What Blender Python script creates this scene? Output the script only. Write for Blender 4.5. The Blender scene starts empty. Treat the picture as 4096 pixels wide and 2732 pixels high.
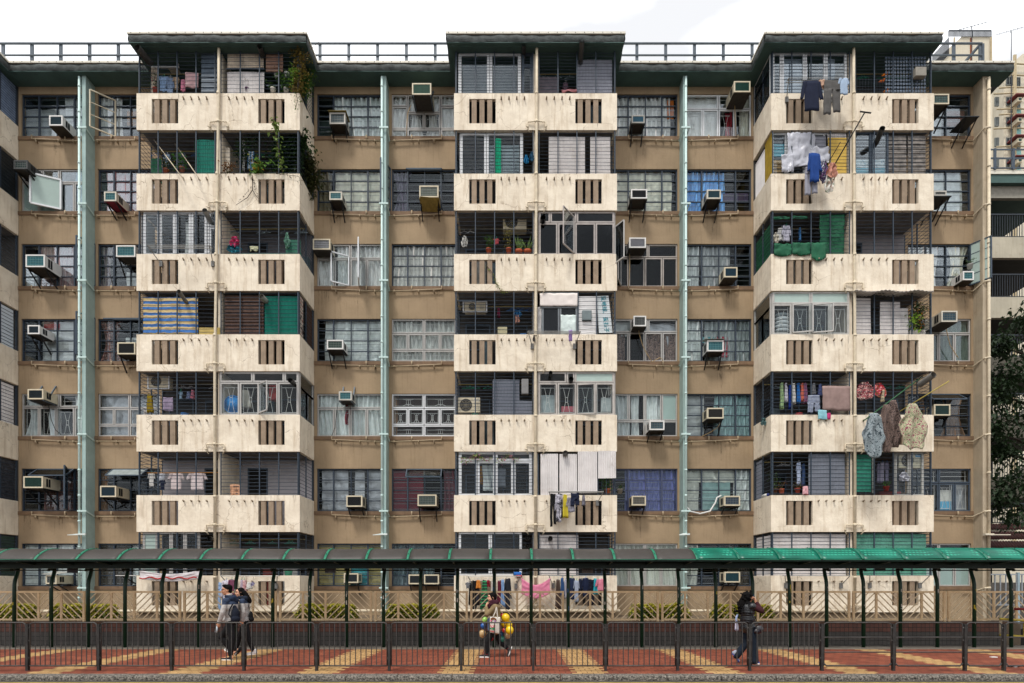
import bpy, math, random
from math import sin, cos, pi, radians
from mathutils import Vector, Matrix

# ---------------------------------------------------------------- camera, world, sun, exposure
SC = bpy.context.scene
COL = SC.collection
F = 2380.0; HZ = 2337.0; CH = 1.72          # focal length and horizon in photo pixels, eye height in metres
cam = bpy.data.cameras.new('camera'); camo = bpy.data.objects.new('camera', cam); COL.objects.link(camo)
camo.location = (0, 0, CH); camo.rotation_euler = (radians(90), 0, 0)
cam.sensor_width = 36; cam.lens = F / 4096 * 36
cam.shift_y = (HZ - 1366) / 4096
cam.clip_start = .1; cam.clip_end = 3000
SC.camera = camo

SUN_EL, SUN_AZ = 60, 205                     # azimuth of the sun, degrees clockwise from +Y
world = bpy.data.worlds.new("World"); SC.world = world; world.use_nodes = True
nt = world.node_tree; N = nt.nodes; L = nt.links
bg = N['Background']
sky = N.new('ShaderNodeTexSky'); sky.sky_type = 'NISHITA'; sky.sun_disc = False
sky.sun_elevation = radians(SUN_EL); sky.sun_rotation = radians(SUN_AZ); sky.dust_density = 4; sky.air_density = 1
tc = N.new('ShaderNodeTexCoord'); nz = N.new('ShaderNodeTexNoise')
mp = N.new('ShaderNodeMapping'); mp.inputs['Scale'].default_value = (1.2, 1.2, 3.5)
L.new(tc.outputs['Generated'], mp.inputs['Vector']); L.new(mp.outputs['Vector'], nz.inputs['Vector'])
nz.inputs['Scale'].default_value = 2.2; nz.inputs['Detail'].default_value = 5; nz.inputs['Roughness'].default_value = .5
cr = N.new('ShaderNodeValToRGB'); cr.color_ramp.elements[0].position = .45; cr.color_ramp.elements[1].position = .6
cr.color_ramp.elements[0].color = (4.75, 4.8, 4.92, 1); cr.color_ramp.elements[1].color = (8.3, 8.45, 8.7, 1)
L.new(nz.outputs['Fac'], cr.inputs['Fac'])
mx = N.new('ShaderNodeMixRGB'); mx.inputs['Fac'].default_value = .95
L.new(sky.outputs['Color'], mx.inputs['Color1']); L.new(cr.outputs['Color'], mx.inputs['Color2'])
L.new(mx.outputs['Color'], bg.inputs['Color']); bg.inputs['Strength'].default_value = .108
sd = bpy.data.lights.new('sun', 'SUN'); sd.energy = 1.5; sd.angle = radians(11); sd.color = (1, .965, .91)
so = bpy.data.objects.new('sun', sd); COL.objects.link(so)
_a = radians(SUN_AZ); _e = radians(SUN_EL)
so.rotation_euler = Vector((sin(_a) * cos(_e), cos(_a) * cos(_e), sin(_e))).to_track_quat('Z', 'Y').to_euler()
so.location = (0, -20, 40)
SC.view_settings.view_transform = 'Standard'; SC.view_settings.look = 'None'
SC.view_settings.exposure = 0.92; SC.view_settings.gamma = 1
SC.cycles.max_bounces = 6; SC.cycles.diffuse_bounces = 3; SC.cycles.glossy_bounces = 2
SC.cycles.transmission_bounces = 3; SC.cycles.transparent_max_bounces = 10
SC.cycles.use_denoising = True

# ---------------------------------------------------------------- helpers
R = random.Random(11)
def PX(px, Y): return (px - 2048) * Y / F
def PZ(py, Y): return CH - (py - HZ) * Y / F
def P(px, py, Y): return Vector((PX(px, Y), Y, PZ(py, Y)))
def U(a, b): return R.uniform(a, b)
def lin(h):
    h = h.lstrip('#'); o = []
    for i in (0, 2, 4):
        c = int(h[i:i+2], 16) / 255
        o.append(c / 12.92 if c <= .04045 else ((c + .055) / 1.055) ** 2.4)
    return o
_m = {}
def new_mat(name):
    m = bpy.data.materials.new(name); m.use_nodes = True
    return m, m.node_tree.nodes, m.node_tree.links, m.node_tree.nodes['Principled BSDF']
def M(hexc, rough=.75, var=.18, scale=6., bump=.15, metal=0., bscale=60., streak=0., dirt=0., spec=.3, alpha=None, trans=0.):
    """a painted / woven / cast surface: base colour with mottling, optional vertical rain streaks and dirt, and a fine bump"""
    key = (hexc, rough, var, scale, bump, metal, bscale, streak, dirt, spec, trans)
    if key in _m: return _m[key]
    m, n, l, b = new_mat('mat_' + hexc.lstrip('#')); c = lin(hexc)
    t = n.new('ShaderNodeTexCoord'); nz = n.new('ShaderNodeTexNoise'); nz.inputs['Scale'].default_value = scale
    nz.inputs['Detail'].default_value = 6; nz.inputs['Roughness'].default_value = .62
    l.new(t.outputs['Object'], nz.inputs['Vector'])
    r = n.new('ShaderNodeValToRGB'); r.color_ramp.elements[0].position = .32; r.color_ramp.elements[1].position = .68
    k = 1 - var
    r.color_ramp.elements[0].color = (c[0]*k, c[1]*k, c[2]*k, 1)
    k = 1 + var * .5
    r.color_ramp.elements[1].color = (min(c[0]*k, .9), min(c[1]*k, .9), min(c[2]*k, .9), 1)
    l.new(nz.outputs['Fac'], r.inputs['Fac']); col = r.outputs['Color']
    def layer(col, fac, dark):
        q = n.new('ShaderNodeMixRGB'); q.blend_type = 'MULTIPLY'; q.inputs['Color2'].default_value = (*dark, 1)
        l.new(fac, q.inputs['Fac']); l.new(col, q.inputs['Color1']); return q.outputs['Color']
    if streak:
        mpn = n.new('ShaderNodeMapping'); mpn.inputs['Scale'].default_value = (7, 7, .35); l.new(t.outputs['Object'], mpn.inputs['Vector'])
        s = n.new('ShaderNodeTexNoise'); s.inputs['Scale'].default_value = 1.6; s.inputs['Detail'].default_value = 7; s.inputs['Roughness'].default_value = .7
        l.new(mpn.outputs['Vector'], s.inputs['Vector'])
        mr = n.new('ShaderNodeMapRange'); mr.inputs['From Min'].default_value = .52; mr.inputs['From Max'].default_value = .8; mr.inputs['To Max'].default_value = streak
        l.new(s.outputs['Fac'], mr.inputs['Value']); col = layer(col, mr.outputs['Result'], (.45, .4, .34))
    if dirt:
        s = n.new('ShaderNodeTexNoise'); s.inputs['Scale'].default_value = 1.7; s.inputs['Detail'].default_value = 10; s.inputs['Roughness'].default_value = .75
        l.new(t.outputs['Object'], s.inputs['Vector'])
        mr = n.new('ShaderNodeMapRange'); mr.inputs['From Min'].default_value = .55; mr.inputs['From Max'].default_value = .72; mr.inputs['To Max'].default_value = dirt
        l.new(s.outputs['Fac'], mr.inputs['Value']); col = layer(col, mr.outputs['Result'], (.5, .42, .33))
    l.new(col, b.inputs['Base Color'])
    b.inputs['Roughness'].default_value = rough; b.inputs['Metallic'].default_value = metal
    b.inputs['Specular IOR Level'].default_value = spec
    if bump:
        z = n.new('ShaderNodeTexNoise'); z.inputs['Scale'].default_value = bscale; z.inputs['Detail'].default_value = 5
        l.new(t.outputs['Object'], z.inputs['Vector'])
        bp = n.new('ShaderNodeBump'); bp.inputs['Strength'].default_value = bump; bp.inputs['Distance'].default_value = .02
        l.new(z.outputs['Fac'], bp.inputs['Height']); l.new(bp.outputs['Normal'], b.inputs['Normal'])
    if trans:
        tr = n.new('ShaderNodeBsdfTranslucent'); tr.inputs['Color'].default_value = (*[min(.9, x*1.3) for x in c], 1)
        ms = n.new('ShaderNodeMixShader'); ms.inputs['Fac'].default_value = trans
        l.new(b.outputs['BSDF'], ms.inputs[1]); l.new(tr.outputs['BSDF'], ms.inputs[2])
        l.new(ms.outputs['Shader'], n['Material Output'].inputs['Surface'])
    _m[key] = m; return m
def FAB(h, **k): k.setdefault('rough', .9); k.setdefault('bump', .3); k.setdefault('bscale', 25.); k.setdefault('trans', .15); return M(h, **k)

def PAT(kind, c1, c2, c3=None, scale=10., rough=.9, bump=.1):
    """woven or printed pattern"""
    key = (kind, c1, c2, c3, scale)
    if key in _m: return _m[key]
    m, n, l, b = new_mat('pattern_' + kind)
    a1, a2 = lin(c1), lin(c2); a3 = lin(c3) if c3 else a2
    t = n.new('ShaderNodeTexCoord'); b.inputs['Roughness'].default_value = rough
    def ramp(fac, stops, interp='CONSTANT'):
        r = n.new('ShaderNodeValToRGB'); r.color_ramp.interpolation = interp
        while len(r.color_ramp.elements) < len(stops): r.color_ramp.elements.new(.5)
        for e, (p, c) in zip(r.color_ramp.elements, stops): e.position = p; e.color = (*c, 1)
        l.new(fac, r.inputs['Fac']); return r.outputs['Color']
    if kind in ('hstripe', 'vstripe', 'plaid'):
        def wave(d):
            w = n.new('ShaderNodeTexWave'); w.bands_direction = d; w.inputs['Scale'].default_value = scale
            w.inputs['Distortion'].default_value = .6; w.inputs['Detail'].default_value = 2; l.new(t.outputs['Object'], w.inputs['Vector']); return w.outputs['Fac']
        if kind == 'hstripe': col = ramp(wave('Z'), [(0, a1), (.5, a2)])
        elif kind == 'vstripe': col = ramp(wave('X'), [(0, a1), (.5, a2)])
        else:
            q = n.new('ShaderNodeMixRGB'); q.inputs['Fac'].default_value = .5
            l.new(ramp(wave('Z'), [(0, a1), (.5, a2)]), q.inputs['Color1']); l.new(ramp(wave('X'), [(0, a1), (.6, a3)]), q.inputs['Color2']); col = q.outputs['Color']
    elif kind == 'floral':
        v = n.new('ShaderNodeTexNoise'); v.inputs['Scale'].default_value = scale; v.inputs['Detail'].default_value = 4
        l.new(t.outputs['Object'], v.inputs['Vector']); col = ramp(v.outputs['Fac'], [(0, a2), (.43, a1), (.56, a3), (.62, a1)])
    elif kind == 'dots':
        v = n.new('ShaderNodeTexVoronoi'); v.inputs['Scale'].default_value = scale; l.new(t.outputs['Object'], v.inputs['Vector'])
        col = ramp(v.outputs['Distance'], [(0, a2), (.22, a1)])
    l.new(col, b.inputs['Base Color'])
    z = n.new('ShaderNodeTexNoise'); z.inputs['Scale'].default_value = 22; l.new(t.outputs['Object'], z.inputs['Vector'])
    bp = n.new('ShaderNodeBump'); bp.inputs['Strength'].default_value = .3; bp.inputs['Distance'].default_value = .02
    l.new(z.outputs['Fac'], bp.inputs['Height']); l.new(bp.outputs['Normal'], b.inputs['Normal'])
    _m[key] = m; return m

def glass_mat(name='window_glass', tint=(.95, .97, .97), refl=.3, rough=.02):
    if name in _m: return _m[name]
    m = bpy.data.materials.new(name); m.use_nodes = True; n = m.node_tree.nodes; l = m.node_tree.links; n.clear()
    o = n.new('ShaderNodeOutputMaterial'); t = n.new('ShaderNodeBsdfTransparent'); g = n.new('ShaderNodeBsdfGlossy'); ms = n.new('ShaderNodeMixShader')
    fr = n.new('ShaderNodeFresnel'); fr.inputs['IOR'].default_value = 1.5
    mu = n.new('ShaderNodeMath'); mu.operation = 'MULTIPLY'; mu.inputs[1].default_value = refl
    t.inputs['Color'].default_value = (*tint, 1); g.inputs['Roughness'].default_value = rough; g.inputs['Color'].default_value = (.9, .95, 1, 1)
    tc_ = n.new('ShaderNodeTexCoord'); z = n.new('ShaderNodeTexNoise'); z.inputs['Scale'].default_value = 2.5; l.new(tc_.outputs['Object'], z.inputs['Vector'])
    bp = n.new('ShaderNodeBump'); bp.inputs['Strength'].default_value = .12; bp.inputs['Distance'].default_value = .02
    l.new(z.outputs['Fac'], bp.inputs['Height']); l.new(bp.outputs['Normal'], g.inputs['Normal'])
    l.new(fr.outputs['Fac'], mu.inputs[0]); l.new(mu.outputs[0], ms.inputs['Fac']); l.new(t.outputs['BSDF'], ms.inputs[1]); l.new(g.outputs['BSDF'], ms.inputs[2])
    l.new(ms.outputs['Shader'], o.inputs['Surface']); _m[name] = m; return m

class MB:
    def __init__(s): s.v = []; s.f = []
    def box(s, x0, y0, z0, x1, y1, z1):
        if x0 > x1: x0, x1 = x1, x0
        if y0 > y1: y0, y1 = y1, y0
        if z0 > z1: z0, z1 = z1, z0
        b = len(s.v); s.v += [(x0,y0,z0),(x1,y0,z0),(x1,y1,z0),(x0,y1,z0),(x0,y0,z1),(x1,y0,z1),(x1,y1,z1),(x0,y1,z1)]
        s.f += [(b,b+3,b+2,b+1),(b+4,b+5,b+6,b+7),(b,b+1,b+5,b+4),(b+1,b+2,b+6,b+5),(b+2,b+3,b+7,b+6),(b+3,b,b+4,b+7)]
        return s
    def hull(s, pts, faces):
        b = len(s.v); s.v += [tuple(p) for p in pts]; s.f += [tuple(b+i for i in f) for f in faces]; return s
    def beam(s, a, c, w, h=None):
        """square bar from a to c"""
        h = h or w; a = Vector(a); c = Vector(c); d = (c - a).normalized()
        up = Vector((0,0,1)) if abs(d.z) < .9 else Vector((0,1,0))
        x = d.cross(up).normalized() * w / 2; y = x.cross(d).normalized() * h / 2
        b = len(s.v)
        for q in (a, c): s.v += [tuple(q-x-y), tuple(q+x-y), tuple(q+x+y), tuple(q-x+y)]
        s.f += [(b,b+1,b+2,b+3),(b+7,b+6,b+5,b+4)] + [(b+i,b+4+i,b+4+(i+1)%4,b+(i+1)%4) for i in range(4)]
        return s
    def tube(s, pts, r, n=6, cap=True):
        pts = [Vector(p) for p in pts]; rs = r if isinstance(r, (list, tuple)) else [r]*len(pts)
        b = len(s.v); prev = None
        for i, p in enumerate(pts):
            d = (pts[min(i+1, len(pts)-1)] - pts[max(i-1, 0)])
            d = d.normalized() if d.length > 1e-9 else Vector((0,0,1))
            if prev is None:
                up = Vector((0,0,1)) if abs(d.z) < .9 else Vector((0,1,0)); x = d.cross(up).normalized()
            else:
                x = prev - d * prev.dot(d); x = x.normalized() if x.length > 1e-6 else d.orthogonal().normalized()
            prev = x; y = d.cross(x)
            for k in range(n):
                a = 2*pi*k/n; s.v.append(tuple(p + (x*cos(a) + y*sin(a)) * rs[i]))
        for i in range(len(pts)-1):
            for k in range(n):
                k2 = (k+1) % n; s.f.append((b+i*n+k, b+i*n+k2, b+(i+1)*n+k2, b+(i+1)*n+k))
        if cap:
            s.f.append(tuple(b+k for k in range(n))[::-1]); e = b+(len(pts)-1)*n; s.f.append(tuple(e+k for k in range(n)))
        return s
    def grid(s, fn, nu, nv):
        b = len(s.v)
        for j in range(nv+1):
            for i in range(nu+1): s.v.append(tuple(fn(i/nu, j/nv)))
        for j in range(nv):
            for i in range(nu):
                a = b+j*(nu+1)+i; s.f.append((a, a+1, a+nu+2, a+nu+1))
        return s
    def slab(s, fn, nu, nv, t=.012, ax=(0,1,0)):
        """sheet with real thickness: front surface fn, back surface offset along ax"""
        b = len(s.v); k = (nu+1)*(nv+1); ax = Vector(ax)
        g = [Vector(fn(i/nu, j/nv)) for j in range(nv+1) for i in range(nu+1)]
        s.v += [tuple(p) for p in g] + [tuple(p + ax*t) for p in g]
        for j in range(nv):
            for i in range(nu):
                a = b+j*(nu+1)+i; s.f.append((a, a+1, a+nu+2, a+nu+1)); a += k; s.f.append((a+nu+1, a+nu+2, a+1, a))
        rim = [b+i for i in range(nu+1)] + [b+j*(nu+1)+nu for j in range(1, nv+1)] + [b+nv*(nu+1)+i for i in range(nu-1, -1, -1)] + [b+j*(nu+1) for j in range(nv-1, 0, -1)]
        for i in range(len(rim)):
            p, q = rim[i], rim[(i+1) % len(rim)]; s.f.append((q, p, p+k, q+k))
        return s
    def frame(s, x0, z0, x1, z1, Y, w, t):
        s.box(x0, Y, z0, x0+w, Y+t, z1); s.box(x1-w, Y, z0, x1, Y+t, z1)
        s.box(x0+w, Y, z0, x1-w, Y+t, z0+w); s.box(x0+w, Y, z1-w, x1-w, Y+t, z1); return s
    def ball(s, c, r, nu=12, nv=8, sq=(1,1,1), rot=None):
        c = Vector(c); b = len(s.v)
        for j in range(nv+1):
            ph = pi*j/nv
            for i in range(nu):
                th = 2*pi*i/nu; q = Vector((sin(ph)*cos(th)*r*sq[0], sin(ph)*sin(th)*r*sq[1], cos(ph)*r*sq[2]))
                if rot: q = rot @ q
                s.v.append(tuple(c + q))
        for j in range(nv):
            for i in range(nu):
                a = b+j*nu+i; a2 = b+j*nu+(i+1) % nu; s.f.append((a, a+nu, a2+nu, a2))
        return s
    def leaves(s, pts, size, droop=.3, rnd=None):
        rnd = rnd or R
        for c in pts:
            c = Vector(c); a = rnd.uniform(0, 2*pi); e = rnd.uniform(-.9, .6); L_ = size*rnd.uniform(.6, 1.3); w = L_*rnd.uniform(.28, .42)
            d = Vector((cos(a)*cos(e), sin(a)*cos(e), sin(e))); q = d.cross(Vector((rnd.uniform(-.4,.4), rnd.uniform(-.4,.4), 1))).normalized()*w
            m1 = c + d*L_*.5 + Vector((0,0,L_*.08)); tip = c + d*L_ - Vector((0,0,L_*droop))
            b = len(s.v); s.v += [tuple(c), tuple(m1+q), tuple(tip), tuple(m1-q), tuple(m1 - Vector((0,0,w*.35)))]
            s.f += [(b, b+1, b+4), (b+1, b+2, b+4), (b+2, b+3, b+4), (b+3, b, b+4)]
        return s
    def build(s, name, mat, parent=None, smooth=False, loc=None):
        me = bpy.data.meshes.new(name); o = bpy.data.objects.new(name, me); COL.objects.link(o)
        off = Vector((0,0,0))
        if parent is not None:
            o.parent = parent; off = wloc(parent)
        elif loc is not None:
            off = Vector(loc); o.location = off
        me.from_pydata([(x-off.x, y-off.y, z-off.z) for x, y, z in s.v], [], s.f)
        if smooth: me.polygons.foreach_set('use_smooth', [True]*len(me.polygons))
        me.materials.append(mat); me.update()
        return o
def wloc(o):
    v = Vector((0,0,0))
    while o is not None: v = v + Vector(o.location); o = o.parent
    return v
def tag(o, label=None, cat=None, group=None, kind=None):
    if label: o['label'] = label
    if cat: o['category'] = cat
    if group: o['group'] = group
    if kind: o['kind'] = kind
    return o
def thing(name, loc, label, cat, group=None):
    o = bpy.data.objects.new(name, None); COL.objects.link(o); o.location = loc; o.empty_display_size = .2
    return tag(o, label, cat, group)
# ---------------------------------------------------------------- materials of the place
CREAM_ = None
def cream_mat():
    m, n, l, b = new_mat('cream_render')
    t = n.new('ShaderNodeTexCoord')
    def noise(sc, det=6, ro=.6, vec=None):
        z = n.new('ShaderNodeTexNoise'); z.inputs['Scale'].default_value = sc; z.inputs['Detail'].default_value = det; z.inputs['Roughness'].default_value = ro
        l.new(vec or t.outputs['Object'], z.inputs['Vector']); return z.outputs['Fac']
    r = n.new('ShaderNodeValToRGB'); r.color_ramp.elements[0].position = .3; r.color_ramp.elements[1].position = .7
    r.color_ramp.elements[0].color = (.65, .56, .44, 1); r.color_ramp.elements[1].color = (.84, .75, .61, 1)
    l.new(noise(2.2), r.inputs['Fac']); col = r.outputs['Color']
    def mul(col, fac, dark):
        q = n.new('ShaderNodeMixRGB'); q.blend_type = 'MULTIPLY'; q.inputs['Color2'].default_value = (*dark, 1)
        l.new(fac, q.inputs['Fac']); l.new(col, q.inputs['Color1']); return q.outputs['Color']
    def rng(fac, a, c, to=1.):
        mr = n.new('ShaderNodeMapRange'); mr.inputs['From Min'].default_value = a; mr.inputs['From Max'].default_value = c; mr.inputs['To Max'].default_value = to
        l.new(fac, mr.inputs['Value']); return mr.outputs['Result']
    mp = n.new('ShaderNodeMapping'); mp.inputs['Scale'].default_value = (6, 6, .5); l.new(t.outputs['Object'], mp.inputs['Vector'])
    col = mul(col, rng(noise(1.3, 8, .7, mp.outputs['Vector']), .5, .8, .75), (.5, .4, .29))
    col = mul(col, rng(noise(38, 3), .66, .8, .55), (.35, .3, .24))
    # cracks: distorted voronoi edges, shown only in patches
    dz = n.new('ShaderNodeTexNoise'); dz.inputs['Scale'].default_value = 3; dz.inputs['Detail'].default_value = 6; l.new(t.outputs['Object'], dz.inputs['Vector'])
    ad = n.new('ShaderNodeMixRGB'); ad.blend_type = 'ADD'; ad.inputs['Fac'].default_value = .35; l.new(t.outputs['Object'], ad.inputs['Color1']); l.new(dz.outputs['Color'], ad.inputs['Color2'])
    vo = n.new('ShaderNodeTexVoronoi'); vo.feature = 'DISTANCE_TO_EDGE'; vo.inputs['Scale'].default_value = 1.15; l.new(ad.outputs['Color'], vo.inputs['Vector'])
    edge = n.new('ShaderNodeMapRange'); edge.inputs['From Min'].default_value = .0; edge.inputs['From Max'].default_value = .008; edge.inputs['To Min'].default_value = 1; edge.inputs['To Max'].default_value = 0
    l.new(vo.outputs['Distance'], edge.inputs['Value'])
    pm = n.new('ShaderNodeMath'); pm.operation = 'MULTIPLY'; l.new(edge.outputs['Result'], pm.inputs[0]); l.new(rng(noise(.9, 2), .47, .56, .8), pm.inputs[1])
    col = mul(col, pm.outputs[0], (.3, .24, .18))
    l.new(col, b.inputs['Base Color']); b.inputs['Roughness'].default_value = .85; b.inputs['Specular IOR Level'].default_value = .2
    bp = n.new('ShaderNodeBump'); bp.inputs['Strength'].default_value = .55; bp.inputs['Distance'].default_value = .03
    s = n.new('ShaderNodeMath'); s.operation = 'ADD'; l.new(noise(7, 8, .65), s.inputs[0]); l.new(pm.outputs[0], s.inputs[1])
    l.new(noise(7, 8, .65), bp.inputs['Height']); l.new(bp.outputs['Normal'], b.inputs['Normal'])
    return m
CREAM = cream_mat()
TAN = M('#9c876c', var=.2, scale=.7, bump=.3, bscale=12., streak=.5, dirt=.28, rough=.88)
TANSLAT = M('#93806c', var=.2, scale=5, bump=.3, bscale=30., streak=.5, dirt=.35)
MINT = M('#9bb2ae', var=.12, scale=3, bump=.15, streak=.4, dirt=.25, rough=.6)
MINTP = M('#c4dad6', var=.08, scale=8, bump=.1, rough=.45, streak=.25)
ENDC = M('#b3a58f', var=.16, scale=1.5, bump=.3, bscale=12., streak=.6, dirt=.35)
BITUMEN = M('#464b4a', var=.6, scale=5, bump=.7, bscale=25., rough=.7, dirt=.5)
SOFFIT = M('#48605c', var=.2, scale=1.2, bump=.1, dirt=.4)
FLASH = M('#d9d3c4', var=.1, scale=6, rough=.5)
NAVY = M('#333d49', var=.25, scale=12, bump=.1, rough=.45)
NAVY2 = M('#424e5b', var=.25, scale=12, bump=.1, rough=.45)
ALU = M('#a9a6a2', var=.12, scale=10, bump=.05, rough=.4, spec=.5)
ALUW = M('#d6d8da', var=.08, scale=8, bump=.05, rough=.4, spec=.5)
PIPE = M('#a8957a', var=.22, scale=14, bump=.15, rough=.6, dirt=.4)
PIPEC = M('#cfc1a8', var=.15, scale=8, bump=.1, rough=.55, dirt=.4)
INNER = M('#454341', var=.3, scale=2, bump=.2, dirt=.6)  # balcony back wall, with the recess shade put into this dark colour
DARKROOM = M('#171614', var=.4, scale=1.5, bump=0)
SLABM = M('#6f6c6a', var=.3, scale=3, bump=.2, dirt=.7)
BLACKM = M('#15171a', rough=.4, var=.2, bump=.05)
WHITEP = M('#d8d6d2', var=.08, scale=8, rough=.45, bump=.03)
CREAMP = M('#cabfa6', var=.12, scale=8, rough=.5, bump=.05, dirt=.3)
GLASS = glass_mat()
GLASSD = glass_mat('smoked_glass', (.3, .33, .35), .45)
FROST = M('#b9cbc4', rough=.35, var=.06, bump=.05, trans=.25)
RUST = M('#6b3f28', var=.5, scale=20)

# ---------------------------------------------------------------- layout of the block
BX = {0: (-722, -70), 1: (546, 1199), 2: (1816, 2468), 3: (3084, 3735)}
BAY = {b: (PX(a, 20), PX(c, 20)) for b, (a, c) in BX.items()}
STO = 2.7017
ZT = [PZ(373, 20) - STO*k for k in range(7)]       # parapet tops
ZB = [z - 1.235 for z in ZT]
SILL = [PZ(547, 21.46) - STO*k for k in range(7)]
WY = 21.46; OPH = 1.54; ZSOF = 19.68
XL, XR = -24.0, 16.83
FINS = [(-15.18, -15.04, 20.99), (-4.58, -4.44, 20.99), (6.04, 6.18, 20.99)]
REC = {'0L': (BAY[0][1], -15.18), '0R': (-15.04, BAY[1][0]), '1L': (BAY[1][1], -4.58), '1R': (-4.44, BAY[2][0]),
       '2L': (BAY[2][1], 6.04), '2R': (6.18, BAY[3][0]), '3': (BAY[3][1], 16.63)}
ROWN = ['top', 'second', 'third', 'fourth', 'fifth', 'sixth', 'lowest']
BAYN = {0: 'far left', 1: 'left', 2: 'middle', 3: 'right'}
B = thing('apartment_building', (0, 21.46, 0), 'cream and tan seven storey apartment block with projecting caged balconies and mint columns', 'building')

def cellwall(mb, xs, zs, holes, y0, y1):
    """wall panel with openings, no inner faces; lattice re-divided so that its edges can be a little uneven"""
    nx, nz_ = len(xs)-1, len(zs)-1
    for i in range(nx):
        for j in range(nz_):
            if (i, j) in holes: continue
            a, c, lo, hi = xs[i], xs[i+1], zs[j], zs[j+1]
            mb.hull([(a,y0,lo),(c,y0,lo),(c,y0,hi),(a,y0,hi)], [(0,1,2,3)]); mb.hull([(a,y1,lo),(c,y1,lo),(c,y1,hi),(a,y1,hi)], [(3,2,1,0)])
            solid = lambda p, q: 0 <= p < nx and 0 <= q < nz_ and (p, q) not in holes
            if not solid(i-1, j): mb.hull([(a,y0,lo),(a,y0,hi),(a,y1,hi),(a,y1,lo)], [(0,1,2,3)])
            if not solid(i+1, j): mb.hull([(c,y0,lo),(c,y0,hi),(c,y1,hi),(c,y1,lo)], [(3,2,1,0)])
            if not solid(i, j-1): mb.hull([(a,y0,lo),(c,y0,lo),(c,y1,lo),(a,y1,lo)], [(3,2,1,0)])
            if not solid(i, j+1): mb.hull([(a,y0,hi),(c,y0,hi),(c,y1,hi),(a,y1,hi)], [(0,1,2,3)])
cellwall_ = cellwall
# walls with the window rows left open
for key, (a, c) in REC.items():      # one wall per recess, a lattice with the window openings left out
    zs = [.3]; 
    for k in range(6, -1, -1): zs += [SILL[k], SILL[k]+OPH]
    w = MB(); globals()['cellwall_'](w, [a, a+.1, c-.07, c], zs+[ZSOF], {(1, 1+2*k) for k in range(7)}, WY, WY+.2)
    w.build('wall', TAN, B)
SILLM = M('#7a624c', var=.3, scale=3, streak=.5, dirt=.5)
for key, (a, c) in REC.items():
    for k in range(7): w = MB(); w.box(a, WY-.035, SILL[k]-.13, c, WY-.003, SILL[k]); w.build('sill_band', SILLM, B)
# rear body: floors, rooms behind, closing walls
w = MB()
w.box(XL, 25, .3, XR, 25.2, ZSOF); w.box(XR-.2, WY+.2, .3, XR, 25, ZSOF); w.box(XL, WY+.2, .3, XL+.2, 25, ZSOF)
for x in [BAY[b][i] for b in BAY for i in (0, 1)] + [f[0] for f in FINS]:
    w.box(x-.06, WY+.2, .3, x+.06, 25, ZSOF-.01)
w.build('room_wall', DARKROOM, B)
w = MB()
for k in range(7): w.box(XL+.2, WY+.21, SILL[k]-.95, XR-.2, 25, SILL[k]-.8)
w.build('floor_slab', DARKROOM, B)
# wall behind each stack of balconies
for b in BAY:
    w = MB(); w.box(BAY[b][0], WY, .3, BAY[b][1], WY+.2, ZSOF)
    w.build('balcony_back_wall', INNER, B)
# eaves and roof
EX = {0: (-18.1-6, -17.6), 1: (PX(515, 19.71), PX(1224, 19.71)), 2: (PX(1788, 19.71), PX(2497, 19.71)), 3: (PX(3060, 19.71), PX(3767, 19.71))}
YE, YB = 20.81, 19.71
fa = MB(); so_ = MB(); fl = MB(); rv = MB()
ER = 17.55
def eave(x0, x1, y0, y1):
    # uneven torched-on felt fascia with a rounded lip
    n = max(2, int((x1-x0)/.12))
    def fn(u, v):
        x = x0 + (x1-x0)*u; bul = .035*sin(pi*v) + .012*sin(x*3.1+v*2) + .01*sin(x*11.3)
        return (x, y0 - bul, ZSOF + .245*v)
    fa.grid(fn, n, 5)
    fa.box(x0, y0+.002, ZSOF+.004, x1, y1, ZSOF+.24)
def eave_side(x, y0, y1, sgn):
    n = max(2, int((y1-y0)/.12))
    def fn(u, v):
        y = y0 + (y1-y0)*u; return (x + sgn*(.03*sin(pi*v) + .01*sin(y*9)), y, ZSOF + .245*v)
    fa.grid(fn, n, 5)
segs = [(-24, EX[0][1])] 
edges = [(EX[0][1], EX[1][0]), (EX[1][1], EX[2][0]), (EX[2][1], EX[3][0]), (EX[3][1], ER)]
for a, c in edges:
    eave(a, c, YE, 25); so_.box(a, YE+.004, ZSOF-.02, c, WY, ZSOF); fl.box(a, YE-.045, ZSOF+.247, c, 25, ZSOF+.315)
for b, (a, c) in EX.items():
    eave(a, c, YB, 25); eave_side(a, YB, YE, -1); eave_side(c, YB, YE, 1)
    so_.box(a+.004, YB+.004, ZSOF-.02, c-.004, WY, ZSOF); fl.box(a-.04, YB-.045, ZSOF+.247, c+.04, 25, ZSOF+.315)
    so_.box(a+.13, YB+.13, ZSOF-.035, c-.13, YB+.15, ZSOF-.021)
eave_side(ER, YE, 25, 1)
x = -24.
while x < ER:
    y = YE-.05
    for b, (a, c) in EX.items():
        if a <= x <= c: y = YB-.05
    rv.ball((x, y, ZSOF+.28), .012, 6, 4); x += .3
fa.build('roof_fascia', BITUMEN, B, True); so_.build('roof_soffit', SOFFIT, B); fl.build('roof_flashing', FLASH, B); rv.build('rivets', BLACKM, B)
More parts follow.
